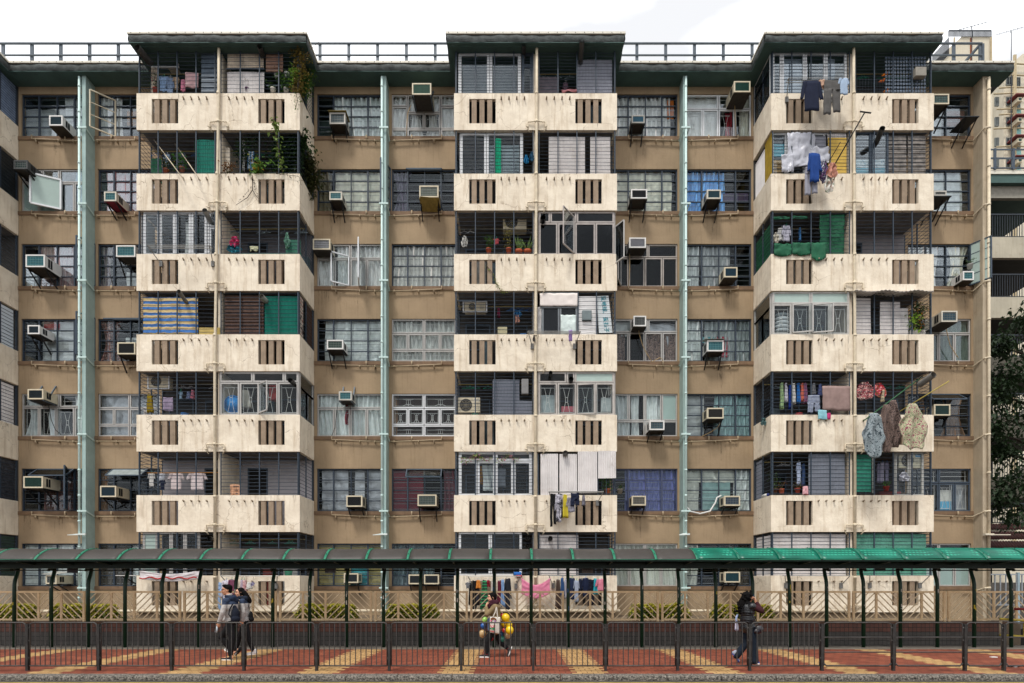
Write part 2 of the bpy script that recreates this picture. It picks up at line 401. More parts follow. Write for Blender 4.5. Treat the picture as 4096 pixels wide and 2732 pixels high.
# roof railing
RAIL = M('#525b64', var=.2, scale=8, rough=.5)
w = MB(); y = 21.3
xs = [PX(13 + 115.2*i, y) for i in range(-1, 35) if 13+115.2*i < 3940]
for x in xs: w.box(x-.05, y-.03, 20.0, x+.05, y+.03, PZ(176, y))
for py, r in ((178, .036), (225, .03)): w.tube([(xs[0]-3, y-.04, PZ(py, y)), (PX(3924, y), y-.04, PZ(py, y))], r, 8)
x = PX(3921, y); w.box(x-.05, y-.03, 20.0, x+.05, y+.03, PZ(172, y)); w.beam((x, y, PZ(178, y)), (x-.9, y+1.2, 20.02), .07)
w.tube([(x, y, PZ(178, y)), (x, 25, PZ(178, y))], .036, 8)
w.build('roof_railing', RAIL, B)

# fins (mint party-wall columns) with their downpipes
for i, (a, c, y) in enumerate(FINS):
    w = MB(); w.box(a, y, .3, c, WY+.05, ZSOF-.02); fo = w.build('fin_column', MINT, B)
    px = a - .05 if i < 2 else c - .06
    if i == 1: px = a + .0
    w = MB(); w.tube([(px, y-.05, ZSOF-.1), (px, y-.05, .6)], .038, 10)
    z = ZSOF-.4
    while z > .8: w.tube([(px, y-.05, z), (px, y-.05, z-.06)], .047, 10); z -= .9005
    w.build('drain_pipe', MINTP, fo, True)
    for k in range(7):
        w = MB(); z = SILL[k] + .03 - .14 + (0.03 if k else .0)
        w.box(a-.09, y-.1, z, c+.09, y-.06, z+.05)
        w.tube([(a-.05, y-.06, z+.02), (a-.045, WY-.1, z-.12)], .022); w.tube([(c+.05, y-.06, z+.02), (c+.045, WY-.1, z-.12)], .022)
        w.tube([(a-.045, WY-.1, z-.12), (c+.045, WY-.1, z-.12)], .012); w.build('pipe_saddle', MINTP, fo)
    w = MB(); z = PZ(2140, 20.9); w.hull([(a-.25, y-.35, z-.03), (c+.06, y-.12, z), (c+.06, y-.06, z), (a-.02, y-.06, z+.0), (a-.25, y-.35, z-.01), (c+.06, y-.12, z+.06), (c+.06, y-.06, z+.06), (a-.02, y-.06, z+.06)],
        [(0,1,2,3),(4,7,6,5),(0,4,5,1),(1,5,6,2),(2,6,7,3),(3,7,4,0)]); w.build('pipe_guard', M('#dfe8e4', rough=.4), fo)
# end column, cream
w = MB(); w.box(16.63, 21.02, .1, XR, 21.47, ZSOF-.02); fo = w.build('end_column', ENDC, B)
w = MB(); x = 16.79; w.tube([(x, 20.95, ZSOF-.12), (x, 20.95, .4)], .05, 10); z = ZSOF-.5
while z > .8: w.tube([(x, 20.95, z), (x, 20.95, z-.07)], .06, 10); z -= 1.35
w.build('drain_pipe', PIPEC, fo, True)
for k in range(7):
    w = MB(); z = SILL[k]-.14; w.tube([(x, 20.93, z+.08), (16.66, 20.95, z+.08), (16.57, WY-.06, z-.06), (16.2, WY-.07, z-.06)], .026)
    w.build('waste_pipe', PIPEC, fo)
w = MB(); z = PZ(2140, 20.9); w.box(16.5, 20.7, z-.02, 17.35, 20.85, z+.01); w.box(16.6, 20.85, z-.02, 16.9, 20.98, z+.05); w.build('pipe_guard', M('#cfc6b4', rough=.5), fo)
# horizontal waste pipes under the sills
PR = {'0L': [(135, 330)], '0R': [(384, 546)], '1L': [(1330, 1532)], '1R': [(1562, 1768)], '2L': [(2512, 2714)], '2R': [(2748, 2948)], '3': [(3700, 3884)]}
for key, ((pa, pb),) in PR.items():
    for k in range(6):
        xa, xb = PX(pa, WY), PX(pb, WY); z = SILL[k]-.17; up = key in ('0L', '1L', '2L', '3')
        za, zb = (z+.03, z-.05) if up else (z-.05, z+.03)
        if key == '0R': za = zb = z-.03
        w = MB(); y = WY-.09
        if up: w.tube([(xa, y, za+.13), (xa, y, za), (xb, y, zb)], .026, 7)
        else: w.tube([(xa, y, za), (xb, y, zb), (xb, y, zb+.13)], .026, 7)
        xm = xa + (xb-xa)*(.68 if up else .42); w.tube([(xm, y, z+.16), (xm, y, z-.01)], .026, 7)
        for t in (.08, .55, .85): w.box(xa+(xb-xa)*t-.012, y-.03, z-.09, xa+(xb-xa)*t+.012, WY-.01, z-.0)
        w.build('waste_pipe', PIPE, B, True)

# ---------------------------------------------------------------- balconies
BALC = {}
def cell(b, k, h):
    x0, x1 = BAY[b]; xc = (x0+x1)/2 + (-.02 if b == 1 else .02)
    return (x0+.07, xc-.1, ZT[k], (ZB[k-1] if k else ZSOF)) if h == 'L' else (xc+.1, x1-.07, ZT[k], (ZB[k-1] if k else ZSOF))
STAIN = bpy.data.materials.new('water_stain'); STAIN.use_nodes = True
def _st(m, col):
    n = m.node_tree.nodes; l = m.node_tree.links; b = n['Principled BSDF']; b.inputs['Base Color'].default_value = (*lin(col), 1); b.inputs['Roughness'].default_value = .9
    t = n.new('ShaderNodeTexCoord'); mp = n.new('ShaderNodeMapping'); mp.inputs['Scale'].default_value = (30, 30, 3); l.new(t.outputs['Object'], mp.inputs['Vector']); z = n.new('ShaderNodeTexNoise'); z.inputs['Scale'].default_value = 1.5; z.inputs['Detail'].default_value = 4; l.new(mp.outputs['Vector'], z.inputs['Vector'])
    r = n.new('ShaderNodeMapRange'); r.inputs['From Min'].default_value = .42; r.inputs['From Max'].default_value = .75; r.inputs['To Max'].default_value = .38; l.new(z.outputs['Fac'], r.inputs['Value']); l.new(r.outputs['Result'], b.inputs['Alpha'])
_st(STAIN, '#4a3d2e'); RSTAIN = bpy.data.materials.new('rust_stain'); RSTAIN.use_nodes = True; _st(RSTAIN, '#8a5a2c')
def runs(parent, spots, y, mat, wmax=.03):
    m = MB()
    for (x, z, L_) in spots:
        for q in range(R.randint(2, 5)): xx = x+U(-.09, .09); w_ = U(.006, wmax); ll = L_*U(.35, 1); m.hull([(xx-w_, y, z), (xx+w_, y, z), (xx+w_*.3, y, z-ll), (xx-w_*.3, y, z-ll)], [(0, 3, 2, 1)][::1])
    o = m.build('water_runs', mat, parent); o['kind'] = 'stuff'
SOCK = M('#8b7c68', var=.3, dirt=.5)
for b in (0, 1, 2, 3):
    for k in range(7):
        x0, x1 = BAY[b]; zt, zb = ZT[k], ZB[k]; m = MB(); o1, o2 = .51, 1.40
        cellwall(m, [x0, x0+o1, x0+o2, x1-o2, x1-o1, x1], [zb, zb+.225, zt-.19, zt], {(1,1),(3,1)}, 20, 20.12)
        for xa, xb in ((x0, x0+.12), (x1-.12, x1)): m.box(xa, 20.12, zb, xb, WY, zt)
        # slightly worn outer edges
        m.v = [(x + R.gauss(0, .004), y + R.gauss(0, .002), z + R.gauss(0, .005)) if False else (x, y, z) for x, y, z in m.v]
        bo = m.build('balcony', CREAM, B); BALC[b, k] = bo
        bv = bo.modifiers.new('worn_edges', 'BEVEL'); bv.width = .012; bv.segments = 2; bv.limit_method = 'ANGLE'
        m = MB(); m.box(x0+.12, 20.12, zb+.004, x1-.12, WY, zb+.12); m.build('floor_slab', SLABM, bo)
        for oa in (x0+o1, x1-o2):
            m = MB(); wd = (o2-o1)
            for i in range(3):
                xa = oa + .083 + i*(.163+.10*1.0); m.box(xa, 20.015, zb+.225, xa+.165, 20.115, zt-.19)
            m.build('slatted_vent', TANSLAT, bo)
        m = MB(); solo = b in (1, 2) and k in (0, 1, 2, 3, 4, 5)
        for xs_ in ([x0+1.59+.26*i for i in range(4)], [x1-2.37+.26*i for i in range(4)]):
            for x in xs_: m.tube([(x, 20.01, zt-.2), (x-.02*(b-2), 19.9, zt-.19)], .024, 8); m.tube([(x, 20.004, zt-.2), (x, 19.995, zt-.2)], .032, 8); m = (m.build('pole_socket', SOCK, bo), MB())[1] if solo else m
        if not solo: m.build('pole_sockets', SOCK, bo)['kind'] = 'stuff'
        runs(bo, [(x0+U(.1, x1-x0-.1), zt-U(0, .02), U(.25, .9)) for _ in range(R.randint(3, 8))]+[(x0+o1+U(0, .9), zb+.22, .2), (x1-o2+U(0, .9), zb+.22, .2)], 19.9965, STAIN, .02)
        if R.random() < .5: runs(bo, [(x0+U(1.5, 4), zt-.2, U(.3, .8))], 19.9955, RSTAIN, .012)
        xc = (x0+x1)/2; m = MB(); m.box(xc-.07, 20.13, zt, xc+.07, WY, (ZB[k-1] if k else ZSOF)-.001)
        m.build('party_wall', CREAM, bo)
        if b:   # door and window at the back of each flat's balcony
            for h in 'LR':
                a, c, lo, hi = cell(b, k, h); m = MB()
                d0 = c-1.0 if h == 'L' else a+.35
                m.box(d0, WY-.03, zb+.12, d0+.8, WY-.004, zb+2.1); m.build('balcony_door', M('#23211f', rough=.5), bo)
                m = MB(); m.frame(d0-.05, zb+.121, d0+.85, zb+2.15, WY-.05, .05, .045)
                e0 = a+.2 if h == 'L' else c-1.1
                m.frame(e0, zb+1.25, e0+.9, zb+2.2, WY-.05, .05, .045); m.build('door_frame', NAVY2, bo)
                m = MB(); m.box(e0+.05, WY-.02, zb+1.3, e0+.85, WY-.004, zb+2.15); m.build('inner_window', BLACKM, bo)
PLN = M('#6b5c4a', var=.3, scale=3, dirt=.6)
for b in BAY: w = MB(); w.box(BAY[b][0]+.05, 20.06, .3, BAY[b][1]-.05, WY, ZB[6]-.002); w.build('plinth', PLN, B)
# downpipes down the fronts of the three stacks
for b, (pt, pb_) in {1: (876, 860), 2: (2147, 2142), 3: (3414, 3419)}.items():
    xt, xb = PX(pt, 19.93), PX(pb_, 19.93); y = 19.92
    m = MB(); m.tube([(xt, y, PZ(150, y)), (xt*.98+xb*.02, y, 18.3), (xb, y, 9), (xb, y, .75)], .046, 10)
    for k in range(7):
        t = min(1, max(0, (18.3-ZB[k])/9.3)); x = xt+(xb-xt)*t; z = ZB[k]+.235
        m.tube([(x, y, z+.04), (x, y, z-.05)], .057, 10); m.tube([(x, y, ZT[k]-.02), (x, y, ZT[k]-.1)], .055, 10)
        for s in (-1, 1): m.tube([(x+s*.035, y, z), (x+s*.27, y+.03, z), (x+s*.3, y+.03, z-.02), (x+s*.3, y+.03, z-.24), (x+s*.24, y+.07, z-.32)], .02, 6); m.tube([(x+s*.3, y+.03, z-.16), (x+s*.36, y-.02, z-.17)], .012, 6); m.box(x+s*.3-.03, y+.0, z-.19, x+s*.3+.03, y+.05, z-.15)
        for s in (-1, 1):
            for q in (.12, .2): m.beam((x+s*q, y, z), (x+s*q, y, z-.05), .014)
    m.tube([(xt-.2, y+.2, PZ(163, y)-.12), (xt-.26, y, PZ(163, y)-.02), (xt-.22, y, PZ(163, y)+.02), (xt+.25, y, PZ(163, y)+.02), (xt+.3, y+.1, PZ(163, y)-.02)], .032, 8)
    m.build('drain_pipe', PIPEC, B, True)

# ---------------------------------------------------------------- ground
def struct(name, mb, mat, smooth=False): return tag(mb.build(name, mat, None, smooth), None, None, None, 'structure')
def bricks():
    m, n, l, b = new_mat('brick_paving'); t = n.new('ShaderNodeTexCoord'); sp = n.new('ShaderNodeSeparateXYZ'); l.new(t.outputs['Object'], sp.inputs['Vector'])
    def mth(op, a, c=None, d=None):
        q = n.new('ShaderNodeMath'); q.operation = op
        for i, v in enumerate((a, c, d)):
            if v is None: continue
            if isinstance(v, (int, float)): q.inputs[i].default_value = v
            else: l.new(v, q.inputs[i])
        return q.outputs[0]
    bw, bh = .21, .17
    ry = mth('DIVIDE', sp.outputs['Y'], bh); row = mth('FLOOR', ry); fy = mth('FRACT', ry)
    rx = mth('ADD', mth('DIVIDE', sp.outputs['X'], bw), mth('MULTIPLY', mth('MODULO', row, 2), .5)); cx = mth('FLOOR', rx); fx = mth('FRACT', rx)
    cen = mth('MULTIPLY', mth('SUBTRACT', mth('ADD', cx, .5), mth('MULTIPLY', mth('MODULO', row, 2), .5)), bw)
    d = mth('ABSOLUTE', mth('SUBTRACT', mth('MODULO', mth('ADD', cen, 1.13+1.32+26.4), 2.64), 1.32))
    band = mth('LESS_THAN', d, .33)
    gap = mth('MAXIMUM', mth('LESS_THAN', mth('MINIMUM', fx, mth('SUBTRACT', 1, fx)), .03), mth('LESS_THAN', mth('MINIMUM', fy, mth('SUBTRACT', 1, fy)), .04))
    cv = n.new('ShaderNodeCombineXYZ'); l.new(cx, cv.inputs[0]); l.new(row, cv.inputs[1]); wn = n.new('ShaderNodeTexWhiteNoise'); l.new(cv.outputs[0], wn.inputs['Vector'])
    def ramp(c1, c2):
        r = n.new('ShaderNodeMixRGB'); r.inputs['Color1'].default_value = (*c1, 1); r.inputs['Color2'].default_value = (*c2, 1); l.new(wn.outputs['Value'], r.inputs['Fac']); return r.outputs['Color']
    mx = n.new('ShaderNodeMixRGB'); l.new(band, mx.inputs['Fac']); l.new(ramp((.16, .043, .027), (.25, .075, .042)), mx.inputs['Color1']); l.new(ramp((.37, .22, .09), (.46, .285, .125)), mx.inputs['Color2'])
    nz = n.new('ShaderNodeTexNoise'); nz.inputs['Scale'].default_value = 1.4; nz.inputs['Detail'].default_value = 9; nz.inputs['Roughness'].default_value = .72; l.new(t.outputs['Object'], nz.inputs['Vector'])
    mr = n.new('ShaderNodeMapRange'); mr.inputs['From Min'].default_value = .4; mr.inputs['From Max'].default_value = .7; mr.inputs['To Min'].default_value = 1.1; mr.inputs['To Max'].default_value = .72; l.new(nz.outputs['Fac'], mr.inputs['Value'])
    m2 = n.new('ShaderNodeMixRGB'); m2.blend_type = 'MULTIPLY'; m2.inputs['Fac'].default_value = 1; l.new(mx.outputs['Color'], m2.inputs['Color1']); l.new(mr.outputs['Result'], m2.inputs['Color2'])
    gv = n.new('ShaderNodeTexVoronoi'); gv.inputs['Scale'].default_value = 3.2; l.new(t.outputs['Object'], gv.inputs['Vector']); gs = mth('LESS_THAN', gv.outputs['Distance'], .07)
    m5 = n.new('ShaderNodeMixRGB'); m5.blend_type = 'MULTIPLY'; m5.inputs['Color2'].default_value = (.55, .52, .5, 1); l.new(gs, m5.inputs['Fac']); l.new(m2.outputs['Color'], m5.inputs['Color1']); m2 = m5
    m3 = n.new('ShaderNodeMixRGB'); m3.inputs['Color2'].default_value = (.05, .028, .02, 1); l.new(gap, m3.inputs['Fac']); l.new(m2.outputs['Color'], m3.inputs['Color1'])
    l.new(m3.outputs['Color'], b.inputs['Base Color']); b.inputs['Roughness'].default_value = .85; b.inputs['Specular IOR Level'].default_value = .12
    bp = n.new('ShaderNodeBump'); bp.inputs['Strength'].default_value = .5; bp.inputs['Distance'].default_value = .01; bp.invert = True
    l.new(gap, bp.inputs['Height']); l.new(bp.outputs['Normal'], b.inputs['Normal']); return m
def tiles(name, c_hi, c_lo, split, tx, tz, joint):
    m, n, l, b = new_mat(name); t = n.new('ShaderNodeTexCoord'); sp = n.new('ShaderNodeSeparateXYZ'); l.new(t.outputs['Object'], sp.inputs['Vector'])
    def mth(op, a, c=None):
        q = n.new('ShaderNodeMath'); q.operation = op
        for i, v in enumerate((a, c)):
            if v is None: continue
            if isinstance(v, (int, float)): q.inputs[i].default_value = v
            else: l.new(v, q.inputs[i])
        return q.outputs[0]
    ax = mth('DIVIDE', sp.outputs['X'], tx); az = mth('DIVIDE', sp.outputs['Z'], tz); fx = mth('FRACT', ax); fz = mth('FRACT', az)
    gap = mth('MAXIMUM', mth('LESS_THAN', fx, .11), mth('LESS_THAN', fz, .12))
    cv = n.new('ShaderNodeCombineXYZ'); l.new(mth('FLOOR', ax), cv.inputs[0]); l.new(mth('FLOOR', az), cv.inputs[1]); wn = n.new('ShaderNodeTexWhiteNoise'); l.new(cv.outputs[0], wn.inputs['Vector'])
    hi = mth('GREATER_THAN', sp.outputs['Z'], split)
    mx = n.new('ShaderNodeMixRGB'); mx.inputs['Color1'].default_value = (*lin(c_lo), 1); mx.inputs['Color2'].default_value = (*lin(c_hi), 1); l.new(hi, mx.inputs['Fac'])
    mm = n.new('ShaderNodeMixRGB'); mm.blend_type = 'MULTIPLY'; mm.inputs['Fac'].default_value = 1; l.new(mx.outputs['Color'], mm.inputs['Color1'])
    l.new(mth('ADD', mth('MULTIPLY', wn.outputs['Value'], .35), .7), mm.inputs['Color2'])
    nz = n.new('ShaderNodeTexNoise'); nz.inputs['Scale'].default_value = 40; nz.inputs['Detail'].default_value = 3; l.new(t.outputs['Object'], nz.inputs['Vector'])
    m4 = n.new('ShaderNodeMixRGB'); m4.blend_type = 'MULTIPLY'; m4.inputs['Fac'].default_value = .6; l.new(mm.outputs['Color'], m4.inputs['Color1']); l.new(nz.outputs['Fac'], m4.inputs['Color2'])
    m3 = n.new('ShaderNodeMixRGB'); m3.inputs['Color2'].default_value = (*lin(joint), 1); l.new(gap, m3.inputs['Fac']); l.new(m4.outputs['Color'], m3.inputs['Color1'])
    l.new(m3.outputs['Color'], b.inputs['Base Color']); b.inputs['Roughness'].default_value = .6
    bp = n.new('ShaderNodeBump'); bp.inputs['Strength'].default_value = .6; bp.inputs['Distance'].default_value = .01; bp.invert = True; l.new(gap, bp.inputs['Height']); l.new(bp.outputs['Normal'], b.inputs['Normal'])
    return m
ASPH = M('#4a4744', var=.35, scale=5, bump=.8, bscale=120., rough=.9, dirt=.3)
CONC = M('#6e675e', var=.35, scale=3, bump=.4, bscale=60., dirt=.6)
w = MB(); w.grid(lambda u, v: (-400+800*u, -300+900*v, -.14), 8, 8); struct('ground', w, M('#55504a', var=.3, scale=.4))
w = MB(); w.box(-60, -30, -.135, 60, 11.19, -.095); struct('road', w, ASPH)
w = MB(); w.grid(lambda u, v: (-40+80*u, 10.925+.06*v, -.091), 200, 1); struct('road_line', w, M('#c9a548', var=.35, scale=9, dirt=.7, bump=.3))
w = MB(); w.box(-60, 11.42, -.13, 60, 15.72, 0); struct('pavement', w, bricks())
w = MB(); w.box(-60, 15.72, -.13, 60, 16.69, .004); struct('pavement_edge', w, CONC)
w = MB(); x = -40.
while x < 40:    # worn granite kerb, stone by stone
    L_ = 1.0 + U(-.04, .04)
    def fn(u, v, x=x, L_=L_):
        a = [(11.2, -.13), (11.195, -.06), (11.2, -.02), (11.23, -.004), (11.3, .004), (11.42, .004)]
        i = min(4, int(v*5)); t = v*5-i; yy = a[i][0]*(1-t)+a[i+1][0]*t; zz = a[i][1]*(1-t)+a[i+1][1]*t
        s = .008*(sin(u*17+x*3)+sin(u*41+x)) ; return (x+.006+u*(L_-.012), yy + s*(1-v), zz + s*.3*(v < .9))
    w.grid(fn, 24, 5); x += L_
def kerbm():
    m, n, l, b = new_mat('kerb_granite'); t = n.new('ShaderNodeTexCoord')
    z = n.new('ShaderNodeTexNoise'); z.inputs['Scale'].default_value = 26; z.inputs['Detail'].default_value = 8; z.inputs['Roughness'].default_value = .75; l.new(t.outputs['Object'], z.inputs['Vector'])
    r = n.new('ShaderNodeValToRGB'); e = r.color_ramp.elements; e[0].position = .42; e[0].color = (.012, .01, .008, 1); e[1].position = .68; e[1].color = (.36, .32, .27, 1)
    l.new(z.outputs['Fac'], r.inputs['Fac']); l.new(r.outputs['Color'], b.inputs['Base Color']); b.inputs['Roughness'].default_value = .9
    bp = n.new('ShaderNodeBump'); bp.inputs['Strength'].default_value = 1; bp.inputs['Distance'].default_value = .02; l.new(z.outputs['Fac'], bp.inputs['Height']); l.new(bp.outputs['Normal'], b.inputs['Normal']); return m
struct('kerb', w, kerbm(), True)
w = MB(); w.box(-60, 16.96, -.1, 14.5, 40, .6); struct('garden_ground', w, M('#6b5d4c', var=.4, scale=2, dirt=.6))

# garden wall with tiles, coping
gw = MB(); gw.box(-40, 16.7, -.05, 13.85, 16.95, .63)
gwo = gw.build('garden_wall', tiles('wall_tiles', '#6e4030', '#4f4a44', .383, .1195, .125, '#0c0a08'), None, loc=(0, 16.7, 0))
tag(gwo, 'low tiled retaining wall behind the walkway, brown tiles over grey ones', 'wall')
w = MB(); w.box(-40, 16.66, .63, 13.87, 16.98, .672); w.build('coping', M('#5f4a3c', var=.4, scale=5, dirt=.6), gwo)
# ---------------------------------------------------------------- windows of the recesses
def curtain(parent, x0, x1, z0, z1, Y, mat, fold=.17, amp=.05, name='curtain', gather=0., wav=.02):
    m = MB(); ph = U(0, 6); wd = x1-x0; nf = max(2, wd/fold); nu = max(6, int(nf*7)); f2 = U(.3, .7)
    tilt = U(-.06, .06)
    def fn(u, v):
        g = 1 - gather*sin(pi*v)
        x = (x0+x1)/2 + (u-.5)*wd*g + tilt*(v-.5)*.5 + .012*sin(v*7+u*9+ph)
        y = Y + amp*(sin(2*pi*nf*u+ph+1.4*sin(v*3+ph)) + .5*sin(2*pi*nf*f2*u+2*ph+v*2)) + wav*sin(v*5+u*11+ph)
        return (x, y, z0 + (z1-z0)*v - .012*sin(2*pi*nf*u)*(1-v))
    m.grid(fn, nu, 8); return m.build(name, mat, parent, True)
def crumple(parent, x0, x1, z0, z1, Y, mat, name='plastic_sheet', a=.04):
    m = MB(); ph = U(0, 9)
    from mathutils import noise
    def fn(u, v):
        x = x0+(x1-x0)*u; z = z0+(z1-z0)*v
        return (x, Y + a*(noise.noise((x*4+ph, z*3, ph))+.7*abs(noise.noise((x*9+ph, z*7+x*4, ph)))), z + .015*sin(x*9+ph))
    m.grid(fn, int((x1-x0)*22)+2, int((z1-z0)*18)+2); return m.build(name, mat, parent, True)
def grille_dec(parent, x0, x1, z0, z1, Y, mat=None, kind=0):
    """white wrought security grille with a pinched centre"""
    m = MB(); w = .013; xc = (x0+x1)/2; q = (x1-x0)*.2; mx_ = .04
    a, c = x0+mx_, x1-mx_
    for x in (a, c): m.beam((x, Y, z0), (x, Y, z1), w)
    for z in (z0+.07, z1-.1): m.beam((a, Y, z), (c, Y, z), w)
    zm = (z0+z1)/2
    for s in (-1, 1):
        m.tube([(xc+s*q, Y, z0+.07), (xc+s*q*.35, Y, zm-.08), (xc+s*q*.35, Y, zm+.08), (xc+s*q, Y, z1-.1)], w*.55, 4)
    for z in (zm-.08, zm+.08): m.beam((xc-q*.4, Y, z), (xc+q*.4, Y, z), w)
    if kind: m.beam((xc, Y, z0+.07), (xc, Y, z1-.1), w)
    return m.build('security_grille', mat or WHITEP, parent)
def bars(parent, x0, x1, z0, z1, Y, n, mat, r=.008, name='security_bars'):
    m = MB()
    for i in range(n): z = z0+(z1-z0)*(i+.5)/n; m.tube([(x0, Y, z), ((x0+x1)/2, Y+U(-.01, .01), z+U(-.008, .008)), (x1, Y, z)], r, 4, False)
    return m.build(name, mat, parent)
LAY = {
 'A': [(0,0,.5,.34),(.5,0,1,.34),(0,.34,.25,.73),(.25,.34,.5,.73),(.5,.34,.75,.73),(.75,.34,1,.73),(0,.73,.5,1),(.5,.73,1,1)],
 'B': [(0,0,.3,.31),(.3,0,.55,.31),(.55,0,1,.31),(0,.31,.25,1),(.25,.31,.5,1),(.5,.31,.77,1),(.77,.31,1,1)],
 'C': [(0,0,.25,.63),(.25,0,.5,.63),(.5,0,.76,.63),(.76,0,1,.63),(0,.63,.5,1),(.5,.63,1,1)],
 'D': [(0,0,.24,.27),(.24,0,.5,.42),(.5,0,.76,.42),(.76,0,1,.27),(0,.27,.24,.8),(.24,.42,.5,.8),(.5,.42,.76,.8),(.76,.27,1,.8),(0,.8,.24,1),(.24,.8,.76,1),(.76,.8,1,1)],
 'G': [(0,0,.5,.34),(.5,0,1,.34),(0,.34,.26,1),(.26,.34,.5,1),(.5,.34,.75,1),(.75,.34,1,1)],
}
WIN = {}
def window(key, k, kind, curt=(), fm=None, glass=GLASS, dec=None, x0=None, x1=None, frost=()):
    a, c = REC[key]; x0 = x0 or a+.1; x1 = x1 or c-.07; z0, z1 = SILL[k], SILL[k]+OPH; W_, H_ = x1-x0, z1-z0; Y = WY+.05
    m = MB(); gl = MB()
    if kind == 'steel':
        fm = fm or NAVY; m.frame(x0, z0, x1, z1, Y, .045, .06)
        cols = [.245, .51, .765] if key != '3' else [.3, .62]
        rev = key in ('2L', '2R')
        for i, q in enumerate(cols):
            x = x0+W_*q; t = .05 if i != 1 else .03; m.box(x-t/2, Y-.005, z0+.045, x+t/2, Y+.05, z1-.045)
        for q in (.25, .5, .74): z = z0+H_*q; m.box(x0+.045, Y+.006, z-.016, x1-.045, Y+.04, z+.016)
        gl.box(x0+.03, Y+.045, z0+.03, x1-.03, Y+.05, z1-.03)
    else:
        fm = fm or ALU; m.frame(x0-.0, z0, x1, z1, Y, .035, .07)
        for (u0, v0, u1, v1) in LAY[kind]:
            xa, xb, za, zb = x0+W_*u0+.012, x0+W_*u1-.012, z1-H_*v1+.012, z1-H_*v0-.012
            m.frame(xa, za, xb, zb, Y-.015, .04, .05)
            gl.box(xa+.03, Y+.01, za+.03, xb-.03, Y+.016, zb-.03)
    wo = m.build('window', fm, B); WIN[key, k] = wo
    gl.build('pane', glass, wo)
    if kind == 'steel': bars(wo, x0, x1, z0, z1, Y+.1, 8, M('#8d9296', rough=.4), .007)
    if dec is not None and kind != 'steel':
        for (u0, v0, u1, v1) in LAY[kind]:
            if v0 == 0 and dec == 1 and kind in 'BG':
                mm = MB(); xa, xb = x0+W_*u0+.06, x0+W_*u1-.06; za, zb = z1-H_*v1+.07, z1-H_*v0-.07
                for z in (za+.03, (za+zb)/2, zb-.03): mm.beam((xa, Y+.1, z), (xb, Y+.1, z), .012)
                for x in (xa+.05, xb-.05): mm.beam((x, Y+.1, za), (x, Y+.1, zb), .012)
                mm.build('security_grille', WHITEP, wo)
            else: grille_dec(wo, x0+W_*u0+.05, x0+W_*u1-.05, z1-H_*v1+.05, z1-H_*v0-.05, Y+.1, kind=dec-1)
    for i in frost:
        u0, v0, u1, v1 = LAY[kind][i]; mm = MB(); mm.box(x0+W_*u0+.05, Y+.018, z1-H_*v1+.05, x0+W_*u1-.05, Y+.028, z1-H_*v0-.05); mm.build('frosted_pane', FROST, wo)
    for cu in curt:     # (type, u0, u1, material, v0, v1)
        t, u0, u1, mt = cu[:4]; v0 = cu[4] if len(cu) > 4 else 0; v1 = cu[5] if len(cu) > 5 else 1
        xa, xb, za, zb = x0+W_*u0, x0+W_*u1, z0+H_*v0, z0+H_*v1
        if t == 'c': curtain(wo, xa, xb, za, zb, Y+.115, mt)
        elif t == 'g': curtain(wo, xa, xb, za, zb, Y+.115, mt, gather=.5)
        elif t == 'f': curtain(wo, xa, xb, za, zb, Y+.13, mt, fold=.3, amp=.02)
        elif t == 'x': crumple(wo, xa, xb, za, zb, Y+.16, mt)
        elif t == 'p': mm = MB(); mm.box(xa, Y+.12, za, xb, Y+.135, zb); mm.build('pasted_panel', mt, wo)
        elif t == 'b':
            mm = MB(); n = int((zb-za)/.04)
            for i in range(n): z = za+(zb-za)*i/n; mm.hull([(xa,Y+.15,z),(xb,Y+.15,z),(xb,Y+.13,z+.035),(xa,Y+.13,z+.035)], [(0,1,2,3)])
            mm.build('blind', mt, wo)
    return wo
wc = lambda h, **k: FAB(h, bump=.04, **k)
CW = wc('#f6f4ef'); CC = wc('#f2ead8'); CG = wc('#e6eeea'); CGR = wc('#dbe0e0'); CPK = wc('#a37a78'); SILV = M('#a9abb0', rough=.35, metal=.35, var=.2, bump=.6, bscale=14.); PLW = M('#b9bdbd', rough=.4, var=.15, bump=.5, bscale=12.)
CRED = M('#8f2a3c', var=.1); CBL = PAT('plaid', '#5fa0e0', '#9cc8f0', '#3f88d0', 9); CVI = wc('#6a74ad'); CBR = wc('#8a6e58'); CPI = wc('#a87a7c'); CPAT = PAT('floral', '#77625a', '#3f3532', '#8e7c72', 18.); LACE = PAT('dots', '#c8cac0', '#8f958e', None, 30.)
TEALD = M('#27524f', rough=.6)
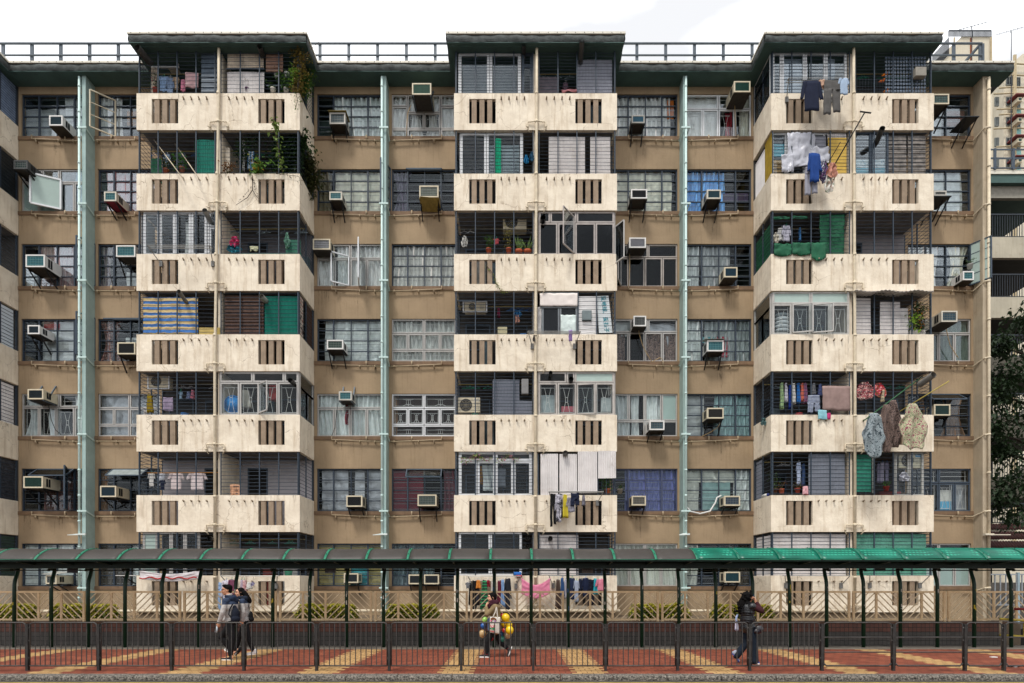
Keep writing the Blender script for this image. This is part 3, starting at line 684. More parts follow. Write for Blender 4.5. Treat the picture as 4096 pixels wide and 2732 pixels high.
T = {  # recess, storey -> window kind and what hangs behind the glass
 ('0L',0): ('steel', [('x',.0,.78,PLW,0,.75),('f',.6,1,CGR)]), ('0L',1): ('B', [('p',.75,.98,M('#2e6d8a'),.3,1)], dict(frost=(3,4))),
 ('0L',2): ('steel', [('c',.25,1,PAT('vstripe','#8f7070','#9c8c8c',None,6.)),('x',0,.25,CGR,0,.5)]), ('0L',3): ('steel', [('x',.25,1,PLW),('p',.28,.52,M('#9a3038'),.8,.98)]),
 ('0L',4): ('B', [('g',0,.3,CGR),('c',.35,.5,CGR),('c',.75,1,CG)], dict(dec=1)), ('0L',5): ('steel', [('c',.3,1,wc('#6b4f4c'))]),
 ('0L',6): ('steel', [('f',0,1,CG)]),
 ('0R',0): ('steel', [('c',0,.35,CW),('p',.42,.6,M('#9a6a3c'),.35,.7),('p',.62,.98,M('#b8a27a'),.0,.25)]), ('0R',1): ('steel', [('c',.1,1,CPI)]),
 ('0R',2): ('steel', [('g',0,.22,PAT('plaid','#6f5a5c','#2f4468','#b9aea0',6)),('x',.4,1,CGR,0,.4)]), ('0R',3): ('steel', [('g',0,.35,PAT('floral','#7a4f48','#4b2f2c','#b79c8e',14.)),('p',.4,1,CGR,.3,.6)]),
 ('0R',4): ('A', [('x',0,1,SILV)]), ('0R',5): ('steel', [('c',.0,.12,CBR),('c',.55,.8,wc('#3a3a3e'))]), ('0R',6): ('steel', [('c',0,.5,wc('#5f574e')),('f',.5,1,CG)]),
 ('1L',0): ('steel', [('c',.25,1,CG),('x',0,.2,wc('#3c4a48'),0,.5)]), ('1L',1): ('steel', [('c',0,.2,wc('#8a8068')),('f',.25,1,CC)]),
 ('1L',2): ('G', [('c',0,.22,CW),('c',.3,1,CW)], dict(dec=1)), ('1L',3): ('steel', [('f',.1,1,CG)]),
 ('1L',4): ('G', [('c',0,.95,CG),('c',.4,.5,M('#8e2030'),.3,.8)], dict(dec=1)), ('1L',5): ('steel', [('x',.05,.45,SILV),('x',.55,.7,SILV),('x',.75,1,SILV)]),
 ('1L',6): ('steel', [('x',0,1,M('#a89a64', rough=.4, bump=.6)),('p',.5,.75,M('#3f8f98'),0,.5)]),
 ('1R',0): ('D', [('c',0,.24,CW),('g',.24,.5,CW),('g',.5,.76,CW),('c',.76,1,CW)], dict(dec=1)), ('1R',1): ('steel', [('g',0,.3,M('#6b6678', rough=.4, metal=.3))]),
 ('1R',2): ('steel', [('c',0,1,wc('#dcdad4'))]), ('1R',3): ('A', [('c',0,1,wc('#c6c8c4'))], dict(dec=2)), ('1R',4): ('A', [('c',0,.1,CBR),('b',0,1,M('#4a3f3c'),.0,.95)], dict(dec=2, fm=ALUW)),
 ('1R',5): ('steel', [('b',0,.48,CRED),('c',.8,1,wc('#6d3f48'))]), ('1R',6): ('steel', [('c',0,.65,wc('#6c7e84'))]),
 ('2L',0): ('steel', [('c',0,.9,CW),('p',.86,.96,M('#c96a20'),.5,.95)]), ('2L',1): ('steel', [('f',0,.93,CC)]), ('2L',2): ('B', [], dict(fm=M('#a79f98', rough=.5))),
 ('2L',3): ('B', [('x',.0,.3,PLW,.65,1),('x',.5,1,SILV,.72,.95),('c',.0,.2,CPAT,0,.7),('c',.5,.75,CPAT,0,.7),('c',.75,1,CPAT,0,.7),('x',.78,.95,SILV,.05,.65)]),
 ('2L',4): ('C', [('c',0,.28,CGR),('c',.3,.42,CGR),('c',.5,.75,CG)], dict(frost=(3,))), ('2L',5): ('steel', [('c',.2,1,CVI)], dict(fm=M('#474e68', rough=.5))), ('2L',6): ('G', [('c',0,1,LACE)]),
 ('2R',0): ('G', [('f',0,.5,CW),('c',.62,.72,M('#8e2030'),0,.65),('c',.85,1,CC)], dict(dec=1, fm=ALUW)), ('2R',1): ('steel', [('c',0,.25,CBL),('c',.25,.62,CBL),('p',.55,.98,M('#4a3f5c'),.3,.5)]),
 ('2R',2): ('steel', [('c',0,.22,CGR),('c',.24,.7,wc('#b4b8ba'))]), ('2R',3): ('steel', [('c',0,.28,CG),('c',.3,1,wc('#9fa8a8')),('p',.5,.66,M('#a32238'),.5,.63),('p',.56,.66,M('#a32238'),.14,.5),('p',.25,.45,M('#3e8a90'),.48,.62)]),
 ('2R',4): ('steel', [('x',0,.3,PLW),('c',.45,1,wc('#8fb0b2'))]), ('2R',5): ('steel', [('f',0,.22,LACE),('f',.2,.8,LACE,.7,1),('p',.26,.7,M('#8fb0ae'),0,.7),('c',.75,1,CG)]), ('2R',6): ('steel', [('c',.0,.2,LACE),('c',.65,1,wc('#57504a'))]),
 ('3',0): ('steel', [('x',.1,.6,PLW,0,.8),('p',.65,.95,M('#6d4238'),.3,.7)]), ('3',1): ('steel', [('f',0,.6,CG),('f',.6,.9,CGR)]), ('3',2): ('steel', [('c',0,.5,CW),('g',.65,1,CC)]),
 ('3',3): ('G', [('c',0,1,wc('#64736a'))]), ('3',4): ('steel', [('g',.2,.5,CBR),('g',.55,.95,CBR)]), ('3',5): ('G', [('x',.75,1,SILV,0,.66),('p',.52,.74,M('#c5c3bc'),.25,.52),('p',.52,.74,M('#4fa0c4'),.03,.25)], dict(dec=1, fm=NAVY2)), ('3',6): ('G', [], dict(frost=(2,3,4,5))),
}
for (key, k), v in T.items(): window(key, k, v[0], v[1], **(v[2] if len(v) > 2 else {}))

REFLG = M('#8a9698', rough=.2, var=.25, bump=.05, spec=.8)  # opaque pale pane; the glass reflection is put into its colour
def opened(parent, hinge, w, h, ang, mat, gm=GLASS, name='open_casement', horiz=False, nbars=0, fw=.04):
    """a casement standing open; hinge = lower corner on the hinge line"""
    m = MB(); g = MB(); X = Vector(hinge)
    if horiz: e1 = Vector((1, 0, 0)); e2 = Vector((0, -cos(ang), -sin(ang)))
    else: e1 = Vector((cos(ang), -sin(ang), 0)); e2 = Vector((0, 0, 1))
    c = [X, X+e1*w, X+e1*w+e2*h, X+e2*h]
    for i in range(4): m.beam(c[i], c[(i+1) % 4], fw)
    for i in range(nbars): t = (i+1)/(nbars+1); m.beam(c[0].lerp(c[3], t), c[1].lerp(c[2], t), .022)
    n_ = e1.cross(e2)*.004
    g.hull([p+n_ for p in c]+[p-n_ for p in c], [(0,1,2,3),(7,6,5,4)])
    o = m.build(name, mat, parent)
    if gm: g.build('pane', gm, o)
    return o
def at(px, py, Y): return P(px, py, Y)
# casements and top lights standing open
opened(WIN['0L',1], at(244, 837, WY), .88, 1.05, radians(155), ALUW, FROST, fw=.06)
opened(WIN['0R',0], at(462, 547, WY), .75, 1.3, radians(140), CREAMP, None, nbars=2)
for k in (2, 3): opened(WIN['0R',k], at(380, 1145+296*(k-2), WY), .62, 1.5, radians(115), NAVY2, GLASS, nbars=3)
opened(WIN['0R',3], (PX(450, WY), WY, SILL[3]+OPH-.03), 1.3, .5, radians(20), NAVY2, GLASS, horiz=True)
opened(WIN['0R',5], (PX(452, WY), WY, SILL[5]+OPH-.03), 1.25, .5, radians(35), NAVY2, REFLG, horiz=True)
opened(WIN['0L',5], (PX(150, WY), WY, SILL[5]+OPH-.03), 1.3, .5, radians(35), NAVY2, GLASSD, horiz=True)
opened(WIN['0L',5], at(268, 2040, WY-.02), .62, 1.5, radians(60), NAVY2, GLASSD, nbars=3)
opened(WIN['1L',2], at(1395, 1142, WY), .62, 1.05, radians(150), ALUW, GLASS)
opened(WIN['1L',2], at(1436, 1142, WY), .6, 1.4, radians(78), ALUW, GLASSD)
opened(WIN['1R',1], (PX(1630, WY), WY, SILL[1]+OPH-.03), 1.25, .28, radians(28), NAVY2, GLASS, horiz=True)
opened(WIN['1R',1], at(1562, 843, WY), .62, 1.5, radians(112), NAVY2, GLASS, nbars=3)
opened(WIN['1R',5], (PX(1628, WY), WY, SILL[5]+OPH-.03), 1.25, .4, radians(50), NAVY2, GLASS, horiz=True)
opened(WIN['2L',2], at(2483, 1142, WY), .5, 1.4, radians(110), ALU, GLASSD)
opened(WIN['3',2], at(3882, 1140, 21.4), .62, 1.45, radians(60), NAVY2, FROST, nbars=3)
opened(WIN['3',4], (PX(3700, WY), WY, SILL[4]+OPH-.03), 1.2, .5, radians(35), NAVY2, GLASSD, horiz=True)

# ---------------------------------------------------------------- air conditioners
ACN = {'0L': 'left of the left mint column', '0R': 'right of the left mint column', '1L': 'left of the middle mint column', '1R': 'right of the middle mint column',
       '2L': 'left of the right mint column', '2R': 'right of the right mint column', '3': 'beside the cream end column'}
def aircon(key, k, x0, y0, x1, y1, dep=.6, face='#1f4a50', body=None, grid=True, legs='down', look='', tray=None, hood=None, extra=''):
    Yf = WY - dep + .02; body = body or R.choice([WHITEP, WHITEP, M('#c9c3b4', var=.15, dirt=.5, rough=.5), M('#bdb9b0', var=.2, dirt=.6, rough=.5)])
    X0, X1, Z0, Z1 = PX(x0, Yf), PX(x1, Yf), PZ(y1, Yf), PZ(y0, Yf)
    t = thing('air_conditioner', ((X0+X1)/2, WY, Z0), f"{look} air conditioner, {ROWN[k]} row of windows, {ACN[key]}{extra}", 'air conditioner', 'window air conditioners')
    m = MB(); m.frame(X0, Z0, X1, Z1, Yf, .045, .05); m.box(X0+.01, Yf+.05, Z0+.012, X1-.01, WY+.1, Z1-.012)
    for s in (X0+.01, X1-.01):     # side louvres
        sg = -1 if s < (X0+X1)/2 else 1
        for i in range(3):
            y = Yf+.13+i*.1; m.box(s, y, Z0+.08, s+sg*.004, y+.012, Z1-.07)
    c = m.build('casing', body, t); bv = c.modifiers.new('rounded', 'BEVEL'); bv.width = .008; bv.segments = 1
    for s in (X0+.006, X1-.006):
        m = MB(); sg = -1 if s < (X0+X1)/2 else 1; m.box(s, Yf+.16, Z0+.07, s+sg*.006, Yf+.24, Z1-.06); m.box(s, Yf+.24, Z0+.07, s+sg*.003, Yf+.27, Z0+.08); m.box(s, Yf+.27, Z0+.07, s+sg*.006, Yf+.35, Z1-.06); m.build('side_vent', BLACKM, t)
    m = MB(); m.box(X0+.05, Yf+.02, Z0+.05, X1-.05, Yf+.048, Z1-.05); co = m.build('coil', M(face, rough=.45, var=.3, scale=10), t)
    m = MB()
    if grid:
        n = int((X1-X0)/.055)
        for i in range(1, n): x = X0+(X1-X0)*i/n; m.box(x-.004, Yf+.008, Z0+.045, x+.004, Yf+.016, Z1-.045)
        n = 5
        for i in range(1, n): z = Z0+(Z1-Z0)*i/n; m.box(X0+.045, Yf+.006, z-.004, X1-.045, Yf+.014, z+.004)
        m.build('front_grille', M('#5d8a8a' if face in ('#1f4a50', '#1d5a66') else '#6d716e', rough=.4), t)
    else:
        for i in range(1, 12): z = Z0+.04+(Z1-Z0-.08)*i/12; m.box(X0+.05, Yf+.008, z-.004, X1-.05, Yf+.016, z+.004)
        m.build('front_grille', M(face, rough=.5, var=.1), t)
    m = MB(); m.box(X0-.01, Yf+.03, Z0-.02, X1+.01, WY, Z0-.002); m.build('tray', M(tray or '#3a3530', var=.4, dirt=.6), t)
    lk = BLACKM if legs in ('down', 'short') else M('#55606a', rough=.5)
    if legs == 'down' or legs == 'short':
        dz = .5 if legs == 'down' else .3
        for x in (X0+.04, X1-.04): m = MB(); m.beam((x, Yf+.1, Z0-.03), (x, WY-.02, Z0-dz), .035); m.beam((x, Yf+.02, Z0-.03), (x, WY, Z0-.03), .03); m.build('bracket', lk, t)
    elif legs == 'up':
        for x in (X0+.04, X1-.02): m = MB(); m.beam((x, Yf+.25, Z0+.1), (x, WY-.02, Z1+.3), .04); m.beam((x, Yf+.02, Z0-.03), (x, WY, Z0-.03), .03); m.build('bracket', lk, t)
    if hood:
        m = MB()
        if hood == 'wave': m.grid(lambda u, v: (X0-.08+(X1-X0+.12)*u, Yf-.06+(WY-Yf)*v, Z1+.03+.1*v+.012*sin(u*60)), 60, 2)
        else: m.box(X0-.04, Yf-.06, Z1+.02, X1+.04, WY, Z1+.035)
        m.build('hood', M('#7a6c3a' if hood == 'y' else '#b9b8b0', var=.4, dirt=.6), t)
    return t
G1 = '#1d5a66'; GR = '#2d5a48'; BK = '#101214'; BL = '#17324a'; LG = '#8a8a90'
ACS = [
 ('0L',0,196,461,250,502,.6,'#1f3c48',None,False,None,'white box'), ('0L',1,54,640,110,676,.7,'#1f3a38',M('#4a4c4c'),True,'short','dark grey'),
 ('0L',2,102,1018,179,1068,.72,G1,None,True,'down','large white teal-fronted'), ('0L',3,110,1300,158,1336,.62,'#22303a',None,False,'down','white dark-fronted'),
 ('0L',4,110,1556,173,1597,.65,'#16262c',CREAMP,False,'up','cream dark-fronted hung'), ('0L',5,93,1905,171,1952,.75,'#123a30',CREAMP,False,'down','large cream'),
 ('0L',6,182,2300,226,2336,.75,'#3a3e3e',CREAMP,True,'short','cream hooded'), ('0R',1,416,766,465,804,.65,G1,None,True,'short','white red-trayed'),
 ('0R',2,464,981,541,1027,.5,G1,None,True,'down','white teal-fronted'), ('0R',3,469,1369,541,1417,.5,'#0c0c0c',CREAMP,False,'down','old black-fronted'),
 ('0R',5,400,1943,464,1988,.68,'#16303c',CREAMP,False,'short','cream dark-fronted'),
 ('1L',0,1318,450,1381,495,.5,'#1d3a44',None,True,'short','white yellow-hooded'), ('1L',1,1317,766,1368,799,.55,G1,None,True,'down','small white'),
 ('1L',2,1251,955,1321,998,.5,LG,CREAMP,True,None,'pale grey-fronted'), ('1L',3,1307,1359,1373,1397,.55,'#1d3f34',None,True,'down','white green-fronted'),
 ('1L',4,1355,1565,1407,1601,.5,G1,None,True,'up','white teal-fronted'), ('1L',5,1385,1982,1449,2027,.5,BK,CREAMP,False,'short','cream black-fronted'),
 ('1L',6,1375,2293,1433,2332,.5,'#2c3236',CREAMP,False,'down','cream'),
 ('1R',0,1648,332,1725,378,.75,GR,CREAMP,False,'up','large green-louvred'), ('1R',1,1677,742,1754,789,.6,'#5a6358',CREAMP,True,'down','cream yellow-trayed'),
 ('1R',5,1670,1978,1746,2024,.5,'#3a4a44',CREAMP,True,'down','cream red-badged'),
 ('2L',0,2527,460,2579,492,.5,'#2a5a70',M('#9b9a94'),False,'down','grey blue-fronted'), ('2L',1,2524,756,2589,794,.6,'#17171c',None,False,'down','white black-fronted'),
 ('2L',2,2517,950,2584,991,.5,LG,None,False,None,'white pale-louvred'), ('2L',3,2534,1263,2585,1305,.5,'#3a3a3a',None,True,None,'white grey-gridded'),
 ('2L',4,2598,1682,2658,1720,.6,'#1d4452',None,True,'short','white blue-fronted'), ('2L',5,2527,1983,2584,2022,.5,'#5a5248',CREAMP,True,'short','rusty old'),
 ('2R',0,2936,324,3002,368,.75,'#1d4a40',CREAMP,False,None,'cream dark green-fronted'), ('2R',1,2828,758,2884,795,.6,'#2a4a54',None,False,'down','white'),
 ('2R',2,2897,1068,2950,1109,.55,'#1d3f50',CREAMP,False,None,'cream dark blue-fronted'), ('2R',3,2829,1361,2895,1405,.5,G1,None,True,'down','white corrugated-hooded'),
 ('2R',4,2829,1631,2895,1674,.55,'#262422',CREAMP,False,'down','cream green-badged'), ('2R',5,2897,1983,2961,2023,.5,BL,CREAMP,True,'short','cream blue-fronted'),
 ('2R',6,2898,2287,2961,2330,.5,'#1f4650',CREAMP,False,'short','cream teal-louvred'),
 ('3',0,3733,375,3797,416,.75,'#1d4c48',CREAMP,True,'down','cream teal-fronted'), ('3',1,3737,762,3787,783,.7,'#4a4040',None,True,'down','half hidden grey'),
 ('3',2,3852,1084,3896,1120,.5,G1,None,True,None,'small white'), ('3',3,3766,1243,3830,1287,.8,'#174456',None,True,None,'big white blue-fronted'),
 ('3',4,3737,1617,3802,1662,.4,'#1d3c38',CREAMP,False,'short','cream dark-fronted'),
]
for a in ACS:
    key, k, x0, y0, x1, y1, dep, face, body, grid, legs, look = a
    tray = '#7a2236' if look == 'white red-trayed' else ('#a38f4e' if 'yellow-trayed' in look else None)
    hood = 'y' if 'yellow-hooded' in look else ('wave' if 'hooded' in look else None)
    aircon(key, k, x0, y0, x1, y1, dep, face, body, grid, legs, look, tray, hood)
aircon('1R', 6, 1634, 2298, 1684, 2337, .45, '#2a3034', CREAMP, False, 'short', 'left-hand twin louvred'); aircon('1R', 6, 1696, 2298, 1756, 2337, .45, '#2a3034', CREAMP, False, 'short', 'right-hand twin louvred')
for key in REC:
    sp = {k: [] for k in range(7)}
    for a in ACS:
        if a[0] == key and a[1] < 6: sp[a[1]] += [(PX((a[2]+a[4])/2, WY)+U(-.3, .3), SILL[a[1]]-.14, U(.5, .95)) for _ in range(2)]
    for k in range(6):
        for _ in range(R.randint(0, 2)): sp[k].append((U(REC[key][0]+.2, REC[key][1]-.2), SILL[k]-.13, U(.2, .8)))
        runs(B, sp[k], WY-.0025, STAIN, .035)
# red badges and a yellow hanging tray board
t = thing('tray_board', P(1712, 800, 20.9), 'yellow board hanging under the cream air conditioner, second row right of middle column', 'board')
m = MB(); m.hull([P(1680, 785, 20.8), P(1752, 792, 20.8), P(1750, 845, 21.3), P(1686, 843, 21.3), P(1680, 788, 20.82), P(1752, 795, 20.82), P(1750, 848, 21.32), P(1686, 846, 21.32)], [(0,1,2,3),(7,6,5,4),(0,4,5,1),(2,6,7,3),(1,5,6,2),(3,7,4,0)]); m.build('board', M('#8f7a40', var=.3, dirt=.7), t)
def hose(px, label, r=.014, mat=None, Y=21.3):
    m = MB(); m.tube([P(x, y, Y) for x, y in px], r, 6); o = m.build('hose', mat or M('#a98f66', rough=.6), None, True, loc=P(*px[0], Y)); return tag(o, label, 'hose')
hose([(1644,420),(1632,450),(1628,490),(1626,545)], 'thin brown drain hose below the large green-fronted air conditioner')
hose([(2552,1310),(2558,1340),(2570,1380),(2590,1420),(2608,1447),(2640,1430),(2652,1440)], 'yellow looping drain hose under the gridded air conditioner, fourth row')
hose([(2938,392),(2940,450),(2944,545)], 'brown hose hanging from the dark green-fronted air conditioner at the top')
hose([(2518,1015),(2519,1080),(2514,1145)], 'thin hose down beside the pale-louvred air conditioner, third row')
hose([(2892,1672),(2870,1710),(2840,1730),(2808,1745)], 'beige hose curving under the green-badged air conditioner')
hose([(2748,2030),(2762,2046),(2800,2055),(2840,2045),(2862,2010),(2868,1990),(2885,1982)], 'thick white hose looping from right mint column to air conditioner', .03, WHITEP)
hose([(195,1622),(205,1680),(222,1720),(245,1738)], 'black cable under the hung cream air conditioner, fifth row', .012, BLACKM)
hose([(1352,1612),(1346,1660),(1340,1710),(1327,1745)], 'black cable dangling below the small air conditioner, fifth row', .01, BLACKM)
hose([(3782,1305),(3800,1380),(3825,1420),(3834,1432)], 'grey hose hanging from the big air conditioner near end column')
for (x0, y0, x1, y1, lab) in ((3862, 463, 3918, 540, 'dark sheet metal shelf on struts beside the end column, top row'), (3736, 782, 3807, 850, 'dark tray awning below the half hidden grey air conditioner, second row')):
    t = thing('metal_shelf', P(x0, y0, 21.3), lab, 'shelf')
    m = MB(); a, c = PX(x0, 20.7), PX(x1, 20.7); z = PZ(y0, 20.7); m.box(a, 20.7, z-.03, c, WY, z); m.build('sheet', M('#23282c', rough=.5), t)
    m = MB(); m.beam((c-.05, 20.75, z-.04), (c-.05, WY-.02, z-.6), .03); m.beam((a+.05, 20.75, z-.04), (a+.05, WY-.02, z-.6), .03); m.build('bracket', BLACKM, t)
t = thing('metal_shelf', P(500, 2300, 21.3), 'white board shelf on struts outside lowest window right of left column', 'shelf')
m = MB(); a, c = PX(462, 20.7), PX(546, 20.7); z = PZ(2301, 20.7); m.box(a, 20.7, z-.02, c, WY, z); m.build('sheet', WHITEP, t)
m = MB(); m.beam((a+.2, 20.75, z-.04), (a+.35, WY-.02, z-.35), .03); m.build('bracket', BLACKM, t)
# ---------------------------------------------------------------- covered walkway
GREENP = M('#052917', var=.3, scale=6, rough=.4, bump=.05, dirt=.3)
GREENR = M('#25755a', var=.15, scale=9, rough=.45)
DARKG = M('#0a1f18', var=.3, rough=.5)
CANB = M('#3f3b38', var=.2, scale=1.3, rough=.5, dirt=.5, bump=.05)
def teal_canopy():
    m, n, l, b = new_mat('teal_translucent_sheet'); t = n.new('ShaderNodeTexCoord'); z = n.new('ShaderNodeTexNoise'); z.inputs['Scale'].default_value = 1.2; l.new(t.outputs['Object'], z.inputs['Vector'])
    r = n.new('ShaderNodeValToRGB'); e = r.color_ramp.elements; e[0].position = .35; e[0].color = (.0, .13, .085, 1); e[1].position = .65; e[1].color = (.005, .25, .165, 1); l.new(z.outputs['Fac'], r.inputs['Fac'])
    l.new(r.outputs['Color'], b.inputs['Base Color']); b.inputs['Roughness'].default_value = .35
    tr = n.new('ShaderNodeBsdfTranslucent'); tr.inputs['Color'].default_value = (.01, .38, .26, 1); ms = n.new('ShaderNodeMixShader'); ms.inputs['Fac'].default_value = .35
    l.new(b.outputs['BSDF'], ms.inputs[1]); l.new(tr.outputs['BSDF'], ms.inputs[2]); l.new(ms.outputs['Shader'], n['Material Output'].inputs['Surface']); return m
TEALC = teal_canopy()
CW_ = thing('covered_walkway', (0, 16.18, 0), 'long green-posted pedestrian canopy with arched sheets, dull brown then bright teal', 'canopy')
YC, ZC, RC = 15.7, 2.655-.956, .956
HALF = math.asin(.7/.956)
def arc(a, rr=0): return (YC - sin(a)*(RC+rr), ZC + cos(a)*(RC+rr))
XR_ = [(139+165.7*i - 2048)*15/F for i in range(-3, 27)]
for i in range(len(XR_)-1):
    x0, x1 = XR_[i], XR_[i+1]; teal = (139+165.7*(i-3)) > 2760; dz = .02 if teal else 0
    m = MB(); m.slab(lambda u, v: (x0+.01+(x1-x0-.02)*u, *(lambda q: (q[0], q[1]+dz+.008*sin(u*3+i)))(arc(HALF*(1-2*v)))), 6, 14, .006, (0, 0, -1))
    m.build('roof_sheet', TEALC if teal else CANB, CW_, True)
    m = MB(); m.slab(lambda u, v: (x1-.03+.06*u, *(lambda q: (q[0], q[1]+dz*.9))(arc(HALF*(1-2*v), .012))), 1, 14, .03, (0, 0, -1)); rb = m.build('rib', M('#1f6a55', rough=.5, dirt=.4) if teal else GREENR, CW_, True)
    m = MB()
    for a in (.75, .35, -.05): q = arc(HALF*a, .02); m.ball((x1, q[0], q[1]+dz*.9), .013, 6, 4)
    m.build('bolts', BLACKM, rb)
    m = MB()   # light round perforations showing on the teal sheets
    if teal:
        for r_, aa in enumerate((.82, .68, .54)):
            for s in range(9):
                q0 = arc(HALF*(aa-.035), .004); q1 = arc(HALF*(aa+.035), .004); xx = x0+.12+(x1-x0-.2)*(s+.5*(r_ % 2))/9; hw = .022
                m.hull([(xx-hw, q1[0], q1[1]+dz), (xx+hw, q1[0], q1[1]+dz), (xx+hw, q0[0], q0[1]+dz+.001), (xx-hw, q0[0], q0[1]+dz+.001), (xx-hw*1.5, (q0[0]+q1[0])/2, (q0[1]+q1[1])/2+dz+.001), (xx+hw*1.5, (q0[0]+q1[0])/2, (q0[1]+q1[1])/2+dz+.001)], [(0,1,5,2,3,4)])
        m.build('light_spots', M('#2f9c80', rough=.5, var=.3), CW_)
xa, xb = XR_[0], XR_[-1]
m = MB(); m.box(xa, 15.0, 2.335, xb, 15.03, 2.352); m.box(xa, 16.37, 2.335, xb, 16.4, 2.352); m.build('eaves_edge', GREENR, CW_)
m = MB(); m.box(xa, 15.02, 2.3, xb, 15.06, 2.334); m.box(xa, 15.6, 2.135, xb, 15.78, 2.29); m.box(xa, 16.2, 2.16, xb, 16.34, 2.33); m.build('beam', DARKG, CW_)
m = MB(); m.tube([(xa, 16.1, PZ(2281, 16.1)), (xb, 16.1, PZ(2281, 16.1))], .016, 8); m.build('conduit', DARKG, CW_)
STK = [M('#8d867c', var=.5, scale=30), M('#a8962a', var=.4, scale=30), M('#30507a', var=.3, scale=30), M('#b0aaa0', var=.5, scale=30)]
for i in range(28):
    x = PX(57+147.7*i, 16.18); m = MB()
    m.tube([(x, 16.18, 0), (x, 16.18, 1.5), (x, 16.185, 1.72), (x, 16.21, 1.84), (x, 16.27, 1.98), (x, 16.3, 2.08), (x, 16.3, 2.2)], .047, 12)
    po = m.build('post', GREENP, CW_, True)
    m = MB(); m.beam((x, 16.28, 2.2), (x, 15.05, 2.315), .05, .07); m.hull([(x-.03, 16.2, 2.1), (x+.03, 16.2, 2.1), (x+.03, 15.8, 2.25), (x-.03, 15.8, 2.25), (x-.03, 16.2, 2.25), (x+.03, 16.2, 2.25)], [(0,1,2,3),(0,4,5,1),(4,3,2,5),(0,3,4),(1,5,2)]); m.tube([(x-.03, 16.1, 2.1), (x+.03, 16.1, 2.1)], .03, 8); m.build('bracket', DARKG, po)
    rr = random.Random(i*7+1)
    if rr.random() < .75:     # paper stickers and scraped patches on the post, each its own little patch
        m = MB()
        for q in range(rr.randint(1, 3)):
            z = rr.uniform(1.0, 1.62); h = rr.uniform(.03, .12); a0 = rr.uniform(-.9, .3); a1 = a0+rr.uniform(.3, .8)
            m.grid(lambda u, v: (x+.0485*sin(a0+(a1-a0)*u), 16.18-.0485*cos(a0+(a1-a0)*u), z+h*v), 4, 1)
        m.build('sticker', STK[rr.randint(0, 3)], po)
def text_mesh(s, size, mat, parent, origin, rot=None, name='lettering', bold=.0):
    cu = bpy.data.curves.new('tmp', 'FONT'); cu.body = s; cu.size = size; cu.align_x = 'CENTER'; cu.align_y = 'CENTER'; cu.extrude = .001; cu.offset = bold; cu.resolution_u = 2
    to = bpy.data.objects.new('tmp', cu); COL.objects.link(to)
    dg = bpy.context.evaluated_depsgraph_get(); me = bpy.data.meshes.new_from_object(to.evaluated_get(dg)); bpy.data.objects.remove(to)
    mt = (rot or Matrix.Identity(4)) @ Matrix.Rotation(radians(90), 4, 'X')
    me.transform(mt); me.materials.clear(); me.materials.append(mat); me.name = name
    o = bpy.data.objects.new(name, me); COL.objects.link(o)
    if parent: o.parent = parent; o.location = Vector(origin) - wloc(parent)
    else: o.location = origin
    return o
for px, py, txt, c, pos in ((290, 2282, 1, '#2a2022', 'left end of'), (1321, 2282, 2, '#3a3430', 'left of the middle of'), (2350, 2283, 1, '#4d443a', 'right of the middle of'), (2935, 2276, 1, '#2f3e30', 'teal-roofed part of'), (3521, 2275, 0, '#0f2018', 'right end of')):
    Yt = 15.9; o_ = P(px, py, Yt); hw = .145; hh = .062
    what = {1: 'notice plate reading POST NO BILL', 2: 'dark plate with round and triangular emblems', 0: 'blank dark green notice plate'}[txt]
    t = thing('notice_plate', o_, f'{what} under the {pos} canopy', 'sign')
    m = MB(); m.box(o_.x-hw, Yt, o_.z-hh, o_.x+hw, Yt+.008, o_.z+hh); m.build('plate', M(c, rough=.4, var=.25), t)
    if txt == 1:
        text_mesh('不准標貼', .052, BLACKM, t, (o_.x, Yt-.002, o_.z+.028)); text_mesh('POST NO BILL', .036, BLACKM, t, (o_.x, Yt-.002, o_.z-.026))
    elif txt == 2:
        m = MB(); m.tube([(o_.x-.09+.035*cos(a), Yt-.003, o_.z+.01+.035*sin(a)) for a in [2*pi*q/16 for q in range(17)]], .006, 4); m.hull([(o_.x+.05, Yt-.002, o_.z-.02), (o_.x+.13, Yt-.002, o_.z-.02), (o_.x+.09, Yt-.002, o_.z+.035)], [(0,1,2)]); m.box(o_.x-.12, Yt-.002, o_.z-.045, o_.x-.06, Yt-.001, o_.z-.035); m.box(o_.x+.03, Yt-.002, o_.z-.045, o_.x+.13, Yt-.001, o_.z-.035); m.build('emblem', BLACKM, t)
    else:
        m = MB(); m.ball((o_.x, Yt-.001, o_.z), .03, 12, 6, (1, .1, 1)); m.build('emblem', BLACKM, t)

